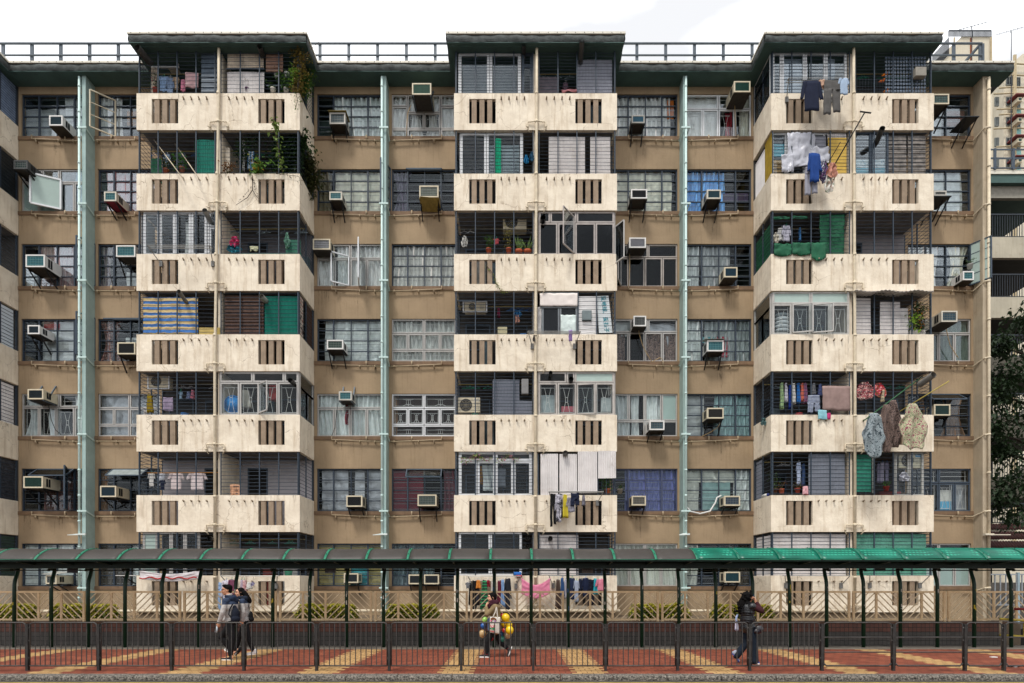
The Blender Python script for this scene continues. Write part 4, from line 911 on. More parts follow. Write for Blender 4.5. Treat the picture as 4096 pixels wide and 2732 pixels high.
# ---------------------------------------------------------------- kerbside railing
STEEL = M('#4c4947', var=.45, scale=7, rough=.5, metal=.35, bump=.2, dirt=.5); STEELP = M('#3b3836', var=.45, scale=5, rough=.6, metal=.3, bump=.3, dirt=.5)
posts = [111+286.3*i for i in range(-1, 12)] + [3572, 3858, 4014, 4298]; posts = [-175, 111, 396, 687, 976, 1267, 1557, 1845, 2133, 2422, 2710, 2998, 3287, 3573, 3859, 4015, 4300]
YR = 11.83
for i in range(len(posts)-1):
    xa, xb = PX(posts[i], YR), PX(posts[i+1], YR); barred = i < 12
    o = ['far left cut-off', 'second from left', 'third from left', 'fourth from left, behind which the couple walk', 'fifth from left', 'just left of the middle', 'in front of the balloon carrier', 'just right of the balloon carrier', 'fifth left of the long-haired woman', 'second left of the long-haired woman', 'in front of the long-haired woman', 'just right of the long-haired woman', 'first three-rail one', 'second three-rail one', 'narrow three-rail one', 'rightmost three-rail one'][i]
    t = thing('railing_panel', (xa, YR, 0), f"grey steel kerbside railing panel {'with upright bars' if barred else 'with level rails'}, {o}", 'railing', 'kerbside railing panels')
    m = MB(); m.box(xb-.024, YR-.032, 0, xb+.024, YR+.032, .93); m.build('post', STEELP, t)
    g = .042; a, c = xa+g, xb-g; zt, zb = .957, .1; m = MB()
    m.tube([(a, YR, zb), (a, YR, zt-.06), (a+.018, YR, zt-.018), (a+.06, YR, zt), (c-.06, YR, zt), (c-.018, YR, zt-.018), (c, YR, zt-.06), (c, YR, zb)], .013, 8)
    m.box(a, YR-.02, zb-.012, c, YR+.02, zb+.012) if barred else m.tube([(a, YR, zb+.05), (a+.05, YR, zb+.0), (c-.05, YR, zb), (c, YR, zb+.05)], .017, 8)
    for z in (.25, .6, .85):
        for x in (a, c): m.beam((x, YR, z), (xa if x == a else xb, YR, z), .03)
    m.build('frame', STEEL, t, True)
    m = MB()
    if barred:
        for q in range(1, 13): x = a+(c-a)*q/13+U(-.004, .004); m.tube([(x, YR, zb), (x+U(-.004,.004), YR, .5), (x, YR, zt)], .0095, 6)
        for _ in range(12): pass
        m.build('upright_bars', STEEL, t)
    else:
        for z in (.37, .665): m.tube([(a, YR, z), (c, YR, z)], .013, 8)
        m.build('level_rails', STEEL, t)

# ---------------------------------------------------------------- beige garden fence
FEN = M('#d9bd94', var=.18, scale=5, rough=.55, bump=.2, dirt=.5); FENR = M('#e0cba8', var=.2, scale=5, rough=.55, dirt=.6); YF = 16.82
fx = [-35, 345, 729, 1112, 1493, 1876, 2261, 2640, 3022, 3405, 3786, 4165]
for i in range(len(fx)-1):
    xa, xb = PX(fx[i]+5, YF), PX(fx[i+1]-5, YF); z0, z1 = .70, 1.53
    o = ['far left', 'second from left', 'third from left', 'behind the couple', 'fifth from left', 'left of the balloon carrier', 'behind the balloon carrier', 'right of the balloon carrier', 'left of the long-haired woman', 'right of the long-haired woman', 'rightmost'][i]
    t = thing('fence_panel', (xa, YF, z0), f'beige zigzag slatted fence panel on the tiled wall, {o}', 'fence', 'zigzag fence panels')
    m = MB(); w_ = .05
    m.box(xa, YF-.025, z0-.03, xa+.06, YF+.025, z1); m.box(xb-.06, YF-.025, z0-.03, xb, YF+.025, z1); m.box(xa+.06, YF-.02, z1-.055, xb-.06, YF+.02, z1-.002); m.box(xa+.06, YF-.02, z0, xb-.06, YF+.02, z0+.05)
    qs = [xa+.03+(xb-xa-.06)*q/4 for q in range(5)]
    for q in qs[1:4]: m.box(q-.03, YF-.02, z0+.05, q+.03, YF+.02, z1-.055)
    m.build('frame', FEN, t)
    m = MB()
    for j in range(4):
        a, c = qs[j]+.03, qs[j+1]-.03; lo, hi = z0+.05, z1-.055; sl = -1 if j % 2 else 1; H_ = hi-lo; s = -H_
        while s < c-a:
            s += .19 if True else 0
            # line x = a+s+t, z = lo+t (mirrored for the falling panels), clipped to the frame
            t0 = max(0, -s); t1 = min(H_, (c-a)-s)
            if t1-t0 > .03:
                p = (s+t0, lo+t0); q = (s+t1, lo+t1)
                f = (lambda u: a+u) if sl > 0 else (lambda u: c-u)
                m.beam((f(p[0]), YF, p[1]), (f(q[0]), YF, q[1]), .018, .026)
    m.build('slats', FENR, t)
# ---------------------------------------------------------------- cages, screens and glazing of the balconies
YG = 20.04
BARM = M('#35404c', var=.25, scale=10, rough=.5); BARD = M('#30363d', var=.3, rough=.5)
CORW = M('#d9d4d2', var=.12, scale=3, rough=.5, bump=.1, dirt=.5, streak=.4); CORG = M('#8e939f', var=.12, scale=3, rough=.45, dirt=.3, trans=.2); CORB = M('#c9bba9', var=.3, scale=4, streak=.7, dirt=.5)
CORT = M('#1f8a78', var=.15, scale=3, rough=.45, trans=.25); CORTL = M('#6faf9c', var=.2, scale=3, rough=.45, trans=.2, dirt=.3); GPAN = M('#55626f', var=.3, scale=4, rough=.5, dirt=.4)
def cage(b, k, h, n=11, front=True, side=True, x0=None, x1=None, sy=0):
    a, c, z0, z1 = cell(b, k, h); bo = BALC[b, k]; z1 -= .01
    if x0: a = PX(x0, 20)
    if x1: c = PX(x1, 20)
    if front:
        m = MB(); np_ = max(2, round((c-a)/.62))
        for i in range(np_+1):
            x = a+(c-a)*i/np_; m.box(x-.016, YG-.018, z0, x+.016, YG+.012, z1)
        for i in range(n):
            z = z0+(z1-z0)*(i+.55)/n; pts = [(a+(c-a)*j/6, YG+.02+U(-.006, .006), z+U(-.007, .007)) for j in range(7)]
            m.tube(pts, .0085, 4, False)
        m.build('window_cage', BARM, bo)
    if side and ((h == 'L') or (h == 'R')):
        x = BAY[b][0]+.05 if h == 'L' else BAY[b][1]-.05; m = MB()
        for y in (20.1, 20.75, WY-.04): m.box(x-.018, y-.018, z0, x+.018, y+.018, z1)
        for i in range(n): z = z0+(z1-z0)*(i+.55)/n; m.tube([(x, 20.06, z), (x, 20.7, z+U(-.01,.01)), (x, WY, z)], .0085, 4, False)
        m.build('side_cage', BARM, bo)
def corr(b, k, x0, y0, x1, y1, mat, Y=20.13, per=.07, amp=.012, name='corrugated_sheet', ax='x', tag_=None):
    X0, X1, Z0, Z1 = PX(x0, 20), PX(x1, 20), PZ(y1, 20), PZ(y0, 20); m = MB(); n = max(8, int((X1-X0)/per*8)); s = U(-.01, .01)
    m.slab(lambda u, v: (X0+(X1-X0)*u, Y+amp*sin(2*pi*(X1-X0)*u/per)+.01*sin(u*5+v*3), Z0+(Z1-Z0)*v+s*(u-.5)), n, 2, .004)
    return m.build(name, mat, BALC[b, k])
def sidepanel(b, k, ya, yb, za, zb, mat, h='R', name='side_panel', corrug=False, off=.07):
    x = BAY[b][1]-off if h == 'R' else BAY[b][0]+off; m = MB()
    if corrug: m.slab(lambda u, v: (x + .012*sin(2*pi*(yb-ya)*u/.07), ya+(yb-ya)*u, za+(zb-za)*v), int((yb-ya)/.07*8), 1, .004, (1, 0, 0))
    else: m.box(x-.01, ya, za, x+.01, yb, zb)
    return m.build(name, mat, BALC[b, k])
def board(b, k, x0, y0, x1, y1, mat, Y=20.13, t=.02, name='board', slats=0):
    X0, X1, Z0, Z1 = PX(x0, 20), PX(x1, 20), PZ(y1, 20), PZ(y0, 20); m = MB()
    if slats:
        for i in range(slats):
            za = Z0+(Z1-Z0)*i/slats; zb = Z0+(Z1-Z0)*(i+1)/slats
            m.hull([(X0,Y-.025,za),(X1,Y-.025+U(-.004,.004),za+U(-.006,.006)),(X1,Y,zb+.005),(X0,Y,zb+.005),(X0,Y+.012,za),(X1,Y+.012,za),(X1,Y+.012,zb+.005),(X0,Y+.012,zb+.005)], [(0,1,2,3),(5,4,7,6),(0,4,5,1),(3,2,6,7),(0,3,7,4),(1,5,6,2)])
    else: m.box(X0, Y, Z0, X1, Y+t, Z1)
    return m.build(name, mat, BALC[b, k])
def sheet(b, k, x0, y0, x1, y1, mat, Y=20.16, a=.03, name='hung_sheet', sag=0.):
    from mathutils import noise
    X0, X1, Z0, Z1 = PX(x0, 20), PX(x1, 20), PZ(y1, 20), PZ(y0, 20); m = MB(); ph = U(0, 50)
    m.slab(lambda u, v: (X0+(X1-X0)*u+.015*noise.noise((ph, v*5, u)), Y+a*(noise.noise((u*(X1-X0)*5+ph, v*3, ph))+.6*noise.noise((u*(X1-X0)*13+ph, v*8, 1))), Z0+(Z1-Z0)*v - sag*sin(pi*u)*(1-v)+.02*noise.noise((u*6, ph, v*2))), max(8, int((X1-X0)*22)), max(6, int((Z1-Z0)*18)), .006)
    return m.build(name, mat, BALC[b, k], True)
def glazing(b, k, h, lay, mat=ALU, glass=GLASS, dec=None, Y=20.07, side=True, frost=(), x0=None, x1=None, t=.06, fw=.05, sg=None):
    a, c, z0, z1 = cell(b, k, h); bo = BALC[b, k]; z1 -= .005
    if x0: a = PX(x0, 20)
    if x1: c = PX(x1, 20)
    W_, H_ = c-a, z1-z0; m = MB(); g = MB(); m.frame(a-.02, z0, c+.02, z1, Y, .04, t+.02)
    fro = MB()
    for i, (u0, v0, u1, v1) in enumerate(lay):
        xa, xb, za, zb = a+W_*u0+.008, a+W_*u1-.008, z1-H_*v1+.008, z1-H_*v0-.008
        m.frame(xa, za, xb, zb, Y-.014, fw, t)
        (fro if i in frost else g).box(xa+fw-.01, Y+.01, za+fw-.01, xb-fw+.01, Y+.016, zb-fw+.01)
    fo = m.build('glazed_screen', mat, bo); g.build('pane', glass, bo)
    if frost: fro.build('frosted_pane', FROST, bo)
    if side:
        x = BAY[b][0]+.05 if h == 'L' else BAY[b][1]-.05; m = MB(); g = MB()
        ya, yb, zm = 20.16, WY-.02, z1-H_*.33
        for (p, q, r, s) in ((ya, yb, zm, z1), (ya, (ya+yb)/2, z0, zm), ((ya+yb)/2, yb, z0, zm)):
            for aa, bb in (((p, r), (q, r)), ((q, r), (q, s)), ((q, s), (p, s)), ((p, s), (p, r))): m.beam((x, aa[0], aa[1]), (x, bb[0], bb[1]), .045)
            g.box(x-.004, p, r, x+.004, q, s)
        m.build('side_screen', mat, bo); g.build('side_pane', sg or glass, bo)
    if dec is not None:
        for i, (u0, v0, u1, v1) in enumerate(lay):
            if v1 > .9 and i not in frost: grille_dec(bo, a+W_*u0+.05, a+W_*u1-.05, z1-H_*v1+.05, z1-H_*v0-.05, Y+.09, kind=0)
    return a, c, z0, z1
def slide(n, top=0.): 
    return [(i/n, top, (i+1)/n, 1) for i in range(n)]
def condenser(x0, y0, x1, y1, Y, label, badge=None, frame=False, dep=.32):
    X0, X1, Z0, Z1 = PX(x0, Y), PX(x1, Y), PZ(y1, Y), PZ(y0, Y); t = thing('condenser_unit', ((X0+X1)/2, Y, Z0), label, 'air conditioner', 'condenser units in the cages')
    m = MB(); m.box(X0, Y, Z0, X1, Y+dep, Z1); c = m.build('casing', CREAMP, t); bv = c.modifiers.new('r', 'BEVEL'); bv.width = .012; bv.segments = 2
    r = min((Z1-Z0)*.42, (X1-X0)*.3); cx = X0+(X1-X0)*.36; cz = (Z0+Z1)/2
    m = MB(); m.tube([(cx, Y-.002, cz), (cx, Y-.006, cz)], r, 24); m.build('fan_opening', M('#2c2b29', rough=.6), t)
    m = MB()
    for i in range(1, 5): m.tube([(cx+r*i/4.2*cos(q*pi/12), Y-.012, cz+r*i/4.2*sin(q*pi/12)) for q in range(25)], .004, 4, False)
    for q in range(8): m.beam((cx, Y-.012, cz), (cx+r*cos(q*pi/4), Y-.012, cz+r*sin(q*pi/4)), .006)
    m.build('fan_guard', M('#a39a86', rough=.5), t)
    m = MB(); 
    for z in range(6): m.box(X1-(X1-X0)*.27, Y-.003, Z0+(Z1-Z0)*(.15+.12*z), X1-.04, Y, Z0+(Z1-Z0)*(.15+.12*z)+.01)
    m.build('side_vent', M('#8f887a'), t)
    if badge:
        m = MB(); m.box(X1-(X1-X0)*.3, Y-.006, Z1-.14, X1-.03, Y-.002, Z1-.03); bd = m.build('badge', M(badge[1], var=.05, rough=.4), t)
        text_mesh(badge[0], .07 if len(badge[0]) < 6 else .045, M(badge[2], var=.02, rough=.5), t, ((2*X1-(X1-X0)*.3-.03)/2, Y-.008, Z1-.085))
    if frame:
        m = MB(); m.frame(X0-.06, Z0-.06, X1+.06, Z1+.04, Y-.03, .04, .04); m.build('mounting_frame', ALUW, t)
    return t
def duct(px, py, Y, label, r=.07, dirx=.1, up=.1, mat=None):
    c = P(px, py, Y-.25); m = MB(); a = Vector((PX(px, 20)+dirx, Y+.3, c.z+up)); pts = [a.lerp(c, i/12) for i in range(13)]
    m.tube(pts, [r*(1+.06*(i % 2)) for i in range(13)], 12, False); m.tube([c + (a-c)*.25, c+(a-c)*.24], r*.97, 12)
    o = m.build('exhaust_duct', mat or M('#4a4947', rough=.45, metal=.4, var=.3), None, True, loc=c); return tag(o, label, 'duct')

# --- left stack ---------------------------------------------------------------
TOPN = lambda k: ROWN[k]
cage(1,0,'L'); condenser(668, 217, 706, 268, 20.6, 'grey condenser unit under top left balcony ceiling', frame=False)
m = MB(); m.frame(PX(607,20.55), PZ(274,20.55), PX(718,20.55), PZ(215,20.55), 20.5, .04, .04); m.build('mounting_frame', ALUW, BALC[1,0])
board(1,0, 798,203,866,375, GPAN, slats=9, name='metal_louvre')
corr(1,0, 568,220,592,375, CORB, Y=20.5)
cage(1,0,'R', x1=None); corr(1,0, 902,194,1048,258, CORB, per=.05); corr(1,0, 902,275,1050,374, CORW, per=.05); board(1,0, 1058,204,1126,275, M('#8d6e5e', var=.3), slats=5, name='wooden_louvre')
board(1,0, 898,259,1050,263, NAVY2, name='shelf_rail'); board(1,0, 1055,320,1180,324, NAVY2, Y=20.2, t=.25, name='plant_shelf')
sidepanel(1,0, 20.95,WY, ZT[0], ZSOF-.02, CREAM, name='side_wall')
cage(1,1,'L'); corr(1,1, 772,548,852,697, CORT, per=.06); corr(1,1, 855,597,878,697, CORT, Y=20.2)
cage(1,1,'R'); board(1,1, 884,565,902,697, CREAM, Y=20.3, name='pillar')
sheet(1,1, 568,590,612,697, M('#14583c', rough=.7), Y=20.5, name='green_tarpaulin')
cage(1,2,'L', n=13); glazing(1,2,'L', slide(4), ALUW, x0=568, x1=822, Y=20.1, fw=.07, side=False); glazing(1,2,'L', [(0,0,1,.35),(0,.35,1,1)], ALUW, x0=832, x1=866, Y=20.1, side=False)
curtain(BALC[1,2], PX(725,20), PX(760,20), ZT[2]+.1, ZB[1]-.2, 20.3, CW); board(1,2, 822,860,832,1018, ALUW, Y=20.1, name='mullion')
sidepanel(1,2, 20.15, 20.9, ZT[2], ZB[1]-.05, ALUW, 'L', 'side_frame')
cage(1,2,'R', n=12); board(1,2, 895,992,1192,1016, M('#2f5f5a'), Y=20.3, name='lower_board'); board(1,2, 1130,940,1190,1016, M('#2f6b58', var=.2), Y=20.28, name='green_cabinet'); 
cage(1,3,'L'); STRT = PAT('hstripe', '#3f73b5', '#cbb27e', None, 1.62); sheet(1,3, 563,1182,784,1330, STRT, Y=20.12, a=.04, name='striped_tarpaulin'); board(1,3, 790,1305,874,1337, M('#c9b069', var=.2), Y=20.1, t=.3, name='yellow_trough')
cage(1,3,'R'); WOODD = M('#4b3429', var=.5, scale=10, dirt=.7, bump=.5); board(1,3, 893,1175,1048,1337, WOODD, slats=12, name='plank_screen'); corr(1,3, 1052,1178,1188,1337, CORT, per=.045); sidepanel(1,3, 20.9, WY, ZT[3], ZB[2]-.05, WOODD, name='plank_screen')
sidepanel(1,3, 20.15, 20.5, ZT[3], ZB[2]-.05, PAT('floral', '#b9aea2', '#4a3a38', '#8f5a50', 7.), name='papered_panel')
cage(1,4,'L', n=12); condenser(598, 1500, 672, 1550, 20.5, 'framed condenser unit hanging in the fifth row left cage', ('A', '#c9c4b4', '#3f8fb0'), frame=True)
LG4 = [(0,0,.42,.24),(.42,0,.82,.24),(.82,0,1,.24),(0,.24,.25,1),(.25,.24,.5,1),(.5,.24,.74,1),(.74,.24,1,1)]
glazing(1,4,'R', LG4, ALU, dec=1, x0=876)
cage(1,5,'L', n=12); cage(1,5,'R', n=12)
# brighter balconies: pale walls behind, lit copies of the dark-coloured back wall
def liner(b, k, h, c='#a9a5a8'):
    a, c_, z0, z1 = cell(b, k, h); m = MB(); m.box(a, WY-.058, ZB[k]+.12, c_, WY-.052, z1-.01)
    mt = M(c, var=.15, scale=2, dirt=.5); m2 = MB(); d0 = c_-1.0 if h == 'L' else a+.35
    m2.box(d0, WY-.07, ZB[k]+.125, d0+.62, WY-.059, z1-.35)
    m.build('pale_wall', mt, BALC[b, k]); m2.build('dark_doorway', M('#141210'), BALC[b, k])
    m3 = MB(); m3.frame(d0-.05, ZB[k]+.1, d0+.67, z1-.3, WY-.085, .05, .02); m3.build('door_frame', NAVY2, BALC[b, k])
liner(1,5,'L'); liner(1,5,'R'); liner(3,2,'R', '#8d898c'); liner(1,2,'R', '#6a686c')
cage(1,6,'L'); glazing(1,6,'L', slide(4), ALU, x0=566, x1=790, Y=20.1, side=False, frost=(0,)); cage(1,6,'R', n=10)
for b, k, h, seed in ((1,0,'L',1),(1,1,'L',2),(1,1,'R',3),(1,2,'R',4),(1,4,'L',5),(2,0,'R',6),(2,2,'L',7),(2,3,'L',8),(2,4,'L',9),(3,0,'R',10),(3,2,'L',11),(3,4,'L',12),(3,4,'R',13),(3,5,'L',14),(3,5,'R',15),(1,6,'R',16)):
    # washing pole, spare hangers, pail and shelf that fill the back of a lived-in balcony
    rr = random.Random(seed*13); a, c, z0, z1 = cell(b, k, h); bo = BALC[b, k]
    m = MB(); zp = z1-.22; m.tube([(a, 20.7, zp), (c, 20.7, zp+.02)], .013, 6); m.build('washing_pole', M('#9a8a5a', rough=.5), bo)
    m = MB()
    for q in range(7):
        x = a+(c-a)*rr.random(); m.tube([(x, 20.7, zp), (x, 20.7, zp-.06), (x-.17, 20.72, zp-.13), (x+.17, 20.68, zp-.13), (x, 20.7, zp-.06)], .006, 4)
    m.build('spare_hangers', M(rr.choice(['#4a7ab8', '#9fb0b8', '#3f9a80', '#b8b8b8']), rough=.4), bo)
    for q in range(2):
        x = a+.25+(c-a-.5)*rr.random(); w_ = rr.uniform(.12, .3); hh = rr.uniform(.2, .55); m = MB(); m.box(x-w_, 21.05, ZB[k]+.12, x+w_, 21.35, z0+hh)
        m.build(rr.choice(['storage_shelf', 'cupboard', 'washing_machine']), M(rr.choice(['#8d8a84', '#6f5a44', '#a9a9a4', '#5a6a70', '#7f3a34']), var=.3, dirt=.4), bo)
    x = a+.3+(c-a-.6)*rr.random(); m = MB(); m.tube([(x, 20.4, z0-.05), (x, 20.4, z0+.16)], [.1, .13], 14); m.build('pail', M(rr.choice(['#b03a3a', '#2f6fb0', '#c8c0a8', '#3a8a6a']), rough=.4), bo)
# --- middle stack ---------------------------------------------------------------
GREYG = M('#5f666d', var=.1, rough=.3); 
cage(2,0,'L', n=15); glazing(2,0,'L', [(0,0,.5,1),(.5,0,1,1)], ALUW, x0=1834, x1=2082, Y=20.12, fw=.08, side=True); board(2,0, 1850,240,1958,372, GREYG, Y=20.2, name='drawn_blind'); board(2,0, 1972,240,2068,372, GREYG, Y=20.22, name='drawn_blind')
glazing(2,0,'L', [(0,0,1,.3),(0,.3,1,1)], NAVY2, x0=2090, x1=2128, Y=20.12, side=False, frost=())
cage(2,0,'R', n=13); corr(2,0, 2312,218,2452,368, M('#b3b5c0', var=.15, trans=.35, rough=.4), Y=20.2, per=.05); board(2,0, 2155,258,2240,368, M('#6f6870', var=.3), Y=20.5, name='storage_shelf'); 
cage(2,1,'L', n=12); glazing(2,1,'L', [(0,0,.42,1),(.42,0,1,1)], ALUW, x0=1840, x1=2090, Y=20.14, fw=.07); corr(2,1, 1980,545,2004,692, M('#17b58a', var=.1, trans=.3), Y=20.1, per=.06, name='green_sheet'); board(2,1, 1955,560,2078,692, M('#7d8a90', var=.1), Y=20.24, slats=10, name='drawn_blind')
cage(2,1,'R', n=12); corr(2,1, 2196,535,2342,692, CORW, per=.045); corr(2,1, 2363,535,2444,692, CORW, per=.045)
cage(2,2,'L', n=11); condenser(2012, 856, 2106, 918, 20.5, 'white condenser unit with a blue badge above potted aloes', ('Midea', '#1f8ac8', '#e8f2f8'))
LG2 = [(0,0,.15,.26),(.15,0,.5,.26),(.5,0,1,.26),(0,.26,.25,1),(.25,.26,.48,1),(.48,.26,.75,1),(.75,.26,1,1)]
glazing(2,2,'R', LG2, M('#a59d98', rough=.5, dirt=.5), glass=GLASSD, x0=2156, x1=2458); board(2,2, 2165,905,2215,1010, M('#3a302c', var=.3), Y=20.2, name='brown_board')
cage(2,3,'L', n=12); condenser(1858, 1210, 1942, 1243, 20.6, 'condenser unit in a white frame, fourth row middle stack', None, frame=True); board(2,3, 1832,1192,1900,1198, NAVY, name='valance')
board(2,3, 1990,1292,2028,1336, M('#b9b18f', var=.2), Y=20.3, name='pale_board')
sheet(2,3, 2160,1172,2310,1224, M('#dcd2cc', var=.1), Y=20.01, a=.015, name='white_sheet'); glazing(2,3,'R', slide(2), M('#6f7376', rough=.4, metal=.5), glass=GLASSD, x0=2168, x1=2310, side=False); board(2,3, 2160,1224,2310,1230, M('#6f7376'), Y=20.04, t=.08, name='lintel')
sheet(2,3, 2243,1258,2304,1334, M('#c5d0cc', metal=.2, rough=.35, bump=.6, bscale=12.), Y=20.03, a=.03, name='foil_sheet')
sheet(2,3, 2150,1225,2166,1334, M('#a9a6a4'), Y=20.06, name='white_sheet')
board(2,3, 2314,1180,2390,1334, M('#e4e1df', var=.06), Y=20.09, name='white_boarding'); cage(2,3,'R', n=11, x0=2313)
cage(2,4,'L', n=13); corr(2,4, 1970,1512,2078,1656, CORG, per=.05, Y=20.14); corr(2,4, 2056,1600,2128,1656, CORG, per=.05, Y=20.1)
condenser(1832, 1590, 1920, 1650, 20.25, 'low condenser unit behind the bars, fifth row middle stack', ('HITACHI', '#d3ccba', '#2a2a2a'))
LG3 = [(0,0,.37,.25),(.37,0,.48,.25),(.48,0,1,.25),(0,.25,.25,1),(.25,.25,.5,1),(.5,.25,.75,1),(.75,.25,1,1)]
glazing(2,4,'R', LG3, M('#b0aaa4', rough=.4, dirt=.3), dec=1, x0=2154, x1=2458, frost=(2,))
cage(2,5,'L', n=12); glazing(2,5,'L', [(0,0,.5,.2),(.5,0,1,.2),(0,.2,.25,1),(.25,.2,.5,1),(.5,.2,.75,1),(.75,.2,1,1)], ALUW, x0=1836, x1=2126, Y=20.1, fw=.07)
curtain(BALC[2,5], PX(1930,20), PX(1972,20), ZT[5]+.2, ZB[4]-.4, 20.3, CGR)
for x0, x1, y1, yy in ((2162,2232,1980,20.0),(2238,2308,1978,20.02),(2311,2389,1972,19.98),(2391,2462,1915,19.9)): corr(2,5, x0,1815 if x0 < 2300 else 1806,x1,y1, CORW, Y=yy+.01, per=.06, amp=.014)
board(2,5, 2150,1812,2157,1978, NAVY2, name='post'); cage(2,5,'R', x0=2392, n=12)
cage(2,6,'L', n=10); glazing(2,6,'L', [(0,0,.5,1),(.5,0,1,1)], ALUW, x0=1836, x1=2085, Y=20.1); cage(2,6,'R', n=12); corr(2,6, 2156,2138,2315,2300, CORW, per=.045); 
# --- right stack ---------------------------------------------------------------
cage(3,0,'L', n=13); glazing(3,0,'L', [(0,0,.13,1),(.13,0,.44,1),(.44,0,.72,1),(.72,0,1,1)], ALUW, x0=3094, x1=3392, Y=20.1, fw=.06); board(3,0, 3130,215,3218,372, M('#8e97a3', var=.1), Y=20.2, name='drawn_blind'); board(3,0, 3318,215,3352,372, M('#8e97a3', var=.1), Y=20.2, name='drawn_blind')
cage(3,0,'R', n=13)
m = MB()      # glass-block screen
x = PX(3550,20)
while x < PX(3714,20):
    z = ZT[0]
    while z < ZSOF-.12: m.ball((x+.045, 20.14, z+.06), .05, 8, 6, (.9, .35, 1.1)); z += .125
    x += .1
m.build('glass_block_screen', M('#5c6a7c', rough=.2, var=.3, spec=.8), BALC[3,0])
m = MB()
for i in range(12): m.box(PX(3425+11.5*i,20)-.004, 20.12, ZT[0], PX(3425+11.5*i,20)+.004, 20.128, ZT[0]+.62)
for i in range(8): m.box(PX(3423,20), 20.118, ZT[0]+.08*i, PX(3550,20), 20.124, ZT[0]+.08*i+.007)
m.build('pet_wire', BARD, BALC[3,0])
cage(3,1,'L', n=13, side=False); glazing(3,1,'L', [(0,0,.2,1),(.2,0,.45,1),(.45,0,.72,1)], ALUW, x0=3094, x1=3392, Y=20.14, side=False)
corr(3,1, 3316,525,3392,565, CORW, Y=20.1); board(3,1, 3316,545,3390,692, M('#c4a24c', var=.15, dirt=.3), Y=20.06, name='yellow_board'); board(3,1, 3098,558,3148,610, M('#3f95a8', var=.3), Y=20.2, name='blue_sheet'); board(3,1, 3098,625,3140,690, M('#a88a5c', var=.2), Y=20.2, slats=4, name='wooden_slats')
sidepanel(3,1, 20.1, 20.62, ZT[1]-.05, ZB[0]-.02, M('#a98c2e', var=.3, dirt=.6), 'L', 'yellow_board'); sidepanel(3,1, 20.66, WY-.02, ZT[1], ZB[0]-.15, CORW, 'L', corrug=True, name='corrugated_sheet')
PLAST = M('#cfd0d8', rough=.25, var=.2, bump=.8, bscale=9., trans=.3)
sheet(3,1, 3150,530,3260,665, PLAST, Y=20.0, a=.09, name='plastic_sheeting'); sheet(3,1, 3235,590,3315,650, PLAST, Y=19.98, a=.08, name='plastic_sheeting'); sheet(3,1, 3125,620,3172,690, PLAST, Y=19.97, a=.08, name='plastic_sheeting'); board(3,1, 3240,535,3310,590, M('#8d8e98', var=.2), Y=20.1, name='grey_sheet')
cage(3,1,'R', n=12); glazing(3,1,'R', slide(2), NAVY2, x0=3423, x1=3560, Y=20.1, side=False); BLC = PAT('floral', '#c9d4d6', '#b8c9d0', '#4a86a8', 14.); sheet(3,1, 3424,622,3556,655, BLC, Y=20.2, a=.012, name='curtain'); sheet(3,1, 3424,655,3556,692, FAB('#4aa5bd'), Y=20.2, a=.012, name='curtain')
WL = M('#87807a', var=.55, scale=7, dirt=.7, bump=.4); board(3,1, 3563,532,3634,692, WL, slats=9, name='weathered_louvre'); board(3,1, 3642,532,3712,692, WL, slats=9, name='weathered_louvre')
cage(3,2,'L'); GT = M('#16583c', var=.25, scale=3, rough=.7, bump=.4, bscale=9.)
sheet(3,2, 3096,862,3162,872, GT, Y=20.06); sheet(3,2, 3168,860,3232,870, GT, Y=20.06); sheet(3,2, 3285,850,3384,1012, GT, Y=20.1, a=.06, name='green_tarpaulin')
sheet(3,2, 3094,978,3165,1022, GT, Y=19.95, a=.06, name='green_tarpaulin', sag=.05); sheet(3,2, 3166,975,3240,1020, GT, Y=19.94, a=.06, name='green_tarpaulin', sag=.05); sheet(3,2, 3241,975,3300,1034, GT, Y=19.93, a=.05, name='green_tarpaulin', sag=.12)
sidepanel(3,2, 20.1, WY-.1, ZT[2]-.1, ZB[1]-.35, GT, 'L', 'green_tarpaulin')
cage(3,2,'R', n=12)
LG5 = [(0,0,.5,.28),(.5,0,1,.28),(0,.28,.25,1),(.25,.28,.5,1),(.5,.28,.75,1),(.75,.28,1,1)]
glazing(3,3,'L', LG5, M('#b4b1ac', rough=.4), dec=1, x0=3094, x1=3400, frost=(0,1), sg=GLASS)
cage(3,3,'R', n=12); corr(3,3, 3425,1185,3492,1334, CORW, per=.045); corr(3,3, 3530,1200,3572,1334, CORW, per=.045); corr(3,3, 3574,1200,3610,1334, CORW, per=.045); corr(3,3, 3610,1225,3645,1334, CORW, per=.045, Y=20.16); corr(3,3, 3650,1312,3712,1334, CORW, per=.045)
m = MB(); m.slab(lambda u, v: (PX(3425,19.7)+(2.6)*u, 19.72+.5*v, ZB[2]-.03-.08*(1-v)-.06*sin(u*8)**2+.012*sin(u*120)), 160, 2, .006, (0,0,1)); m.build('ragged_awning', CORW, BALC[3,3])
cage(3,4,'L', n=12); cage(3,4,'R', n=12)
cage(3,5,'L'); corr(3,5, 3242,1812,3388,1976, CORG, per=.05); cage(3,5,'R'); board(3,5, 3424,1815,3494,1965, M('#2f7f6c', var=.3, scale=14), name='teal_door'); board(3,5, 3496,1815,3503,1972, M('#8a8d88'), Y=20.1, name='door_frame')
condenser(3596, 1812, 3690, 1872, 20.2, 'condenser unit with blue badge, sixth row right stack', ('Midea', '#2a8ac0', '#e8f2f8'))
glazing(3,5,'R', [(0,0,.5,1),(.5,0,1,1)], M('#b3b3ae'), x0=3592, x1=3706, Y=20.16, side=False, fw=.05)
sidepanel(3,5, 20.9, WY-.1, ZT[5], ZB[4]-.1, CORG, 'L', corrug=True, name='corrugated_sheet')
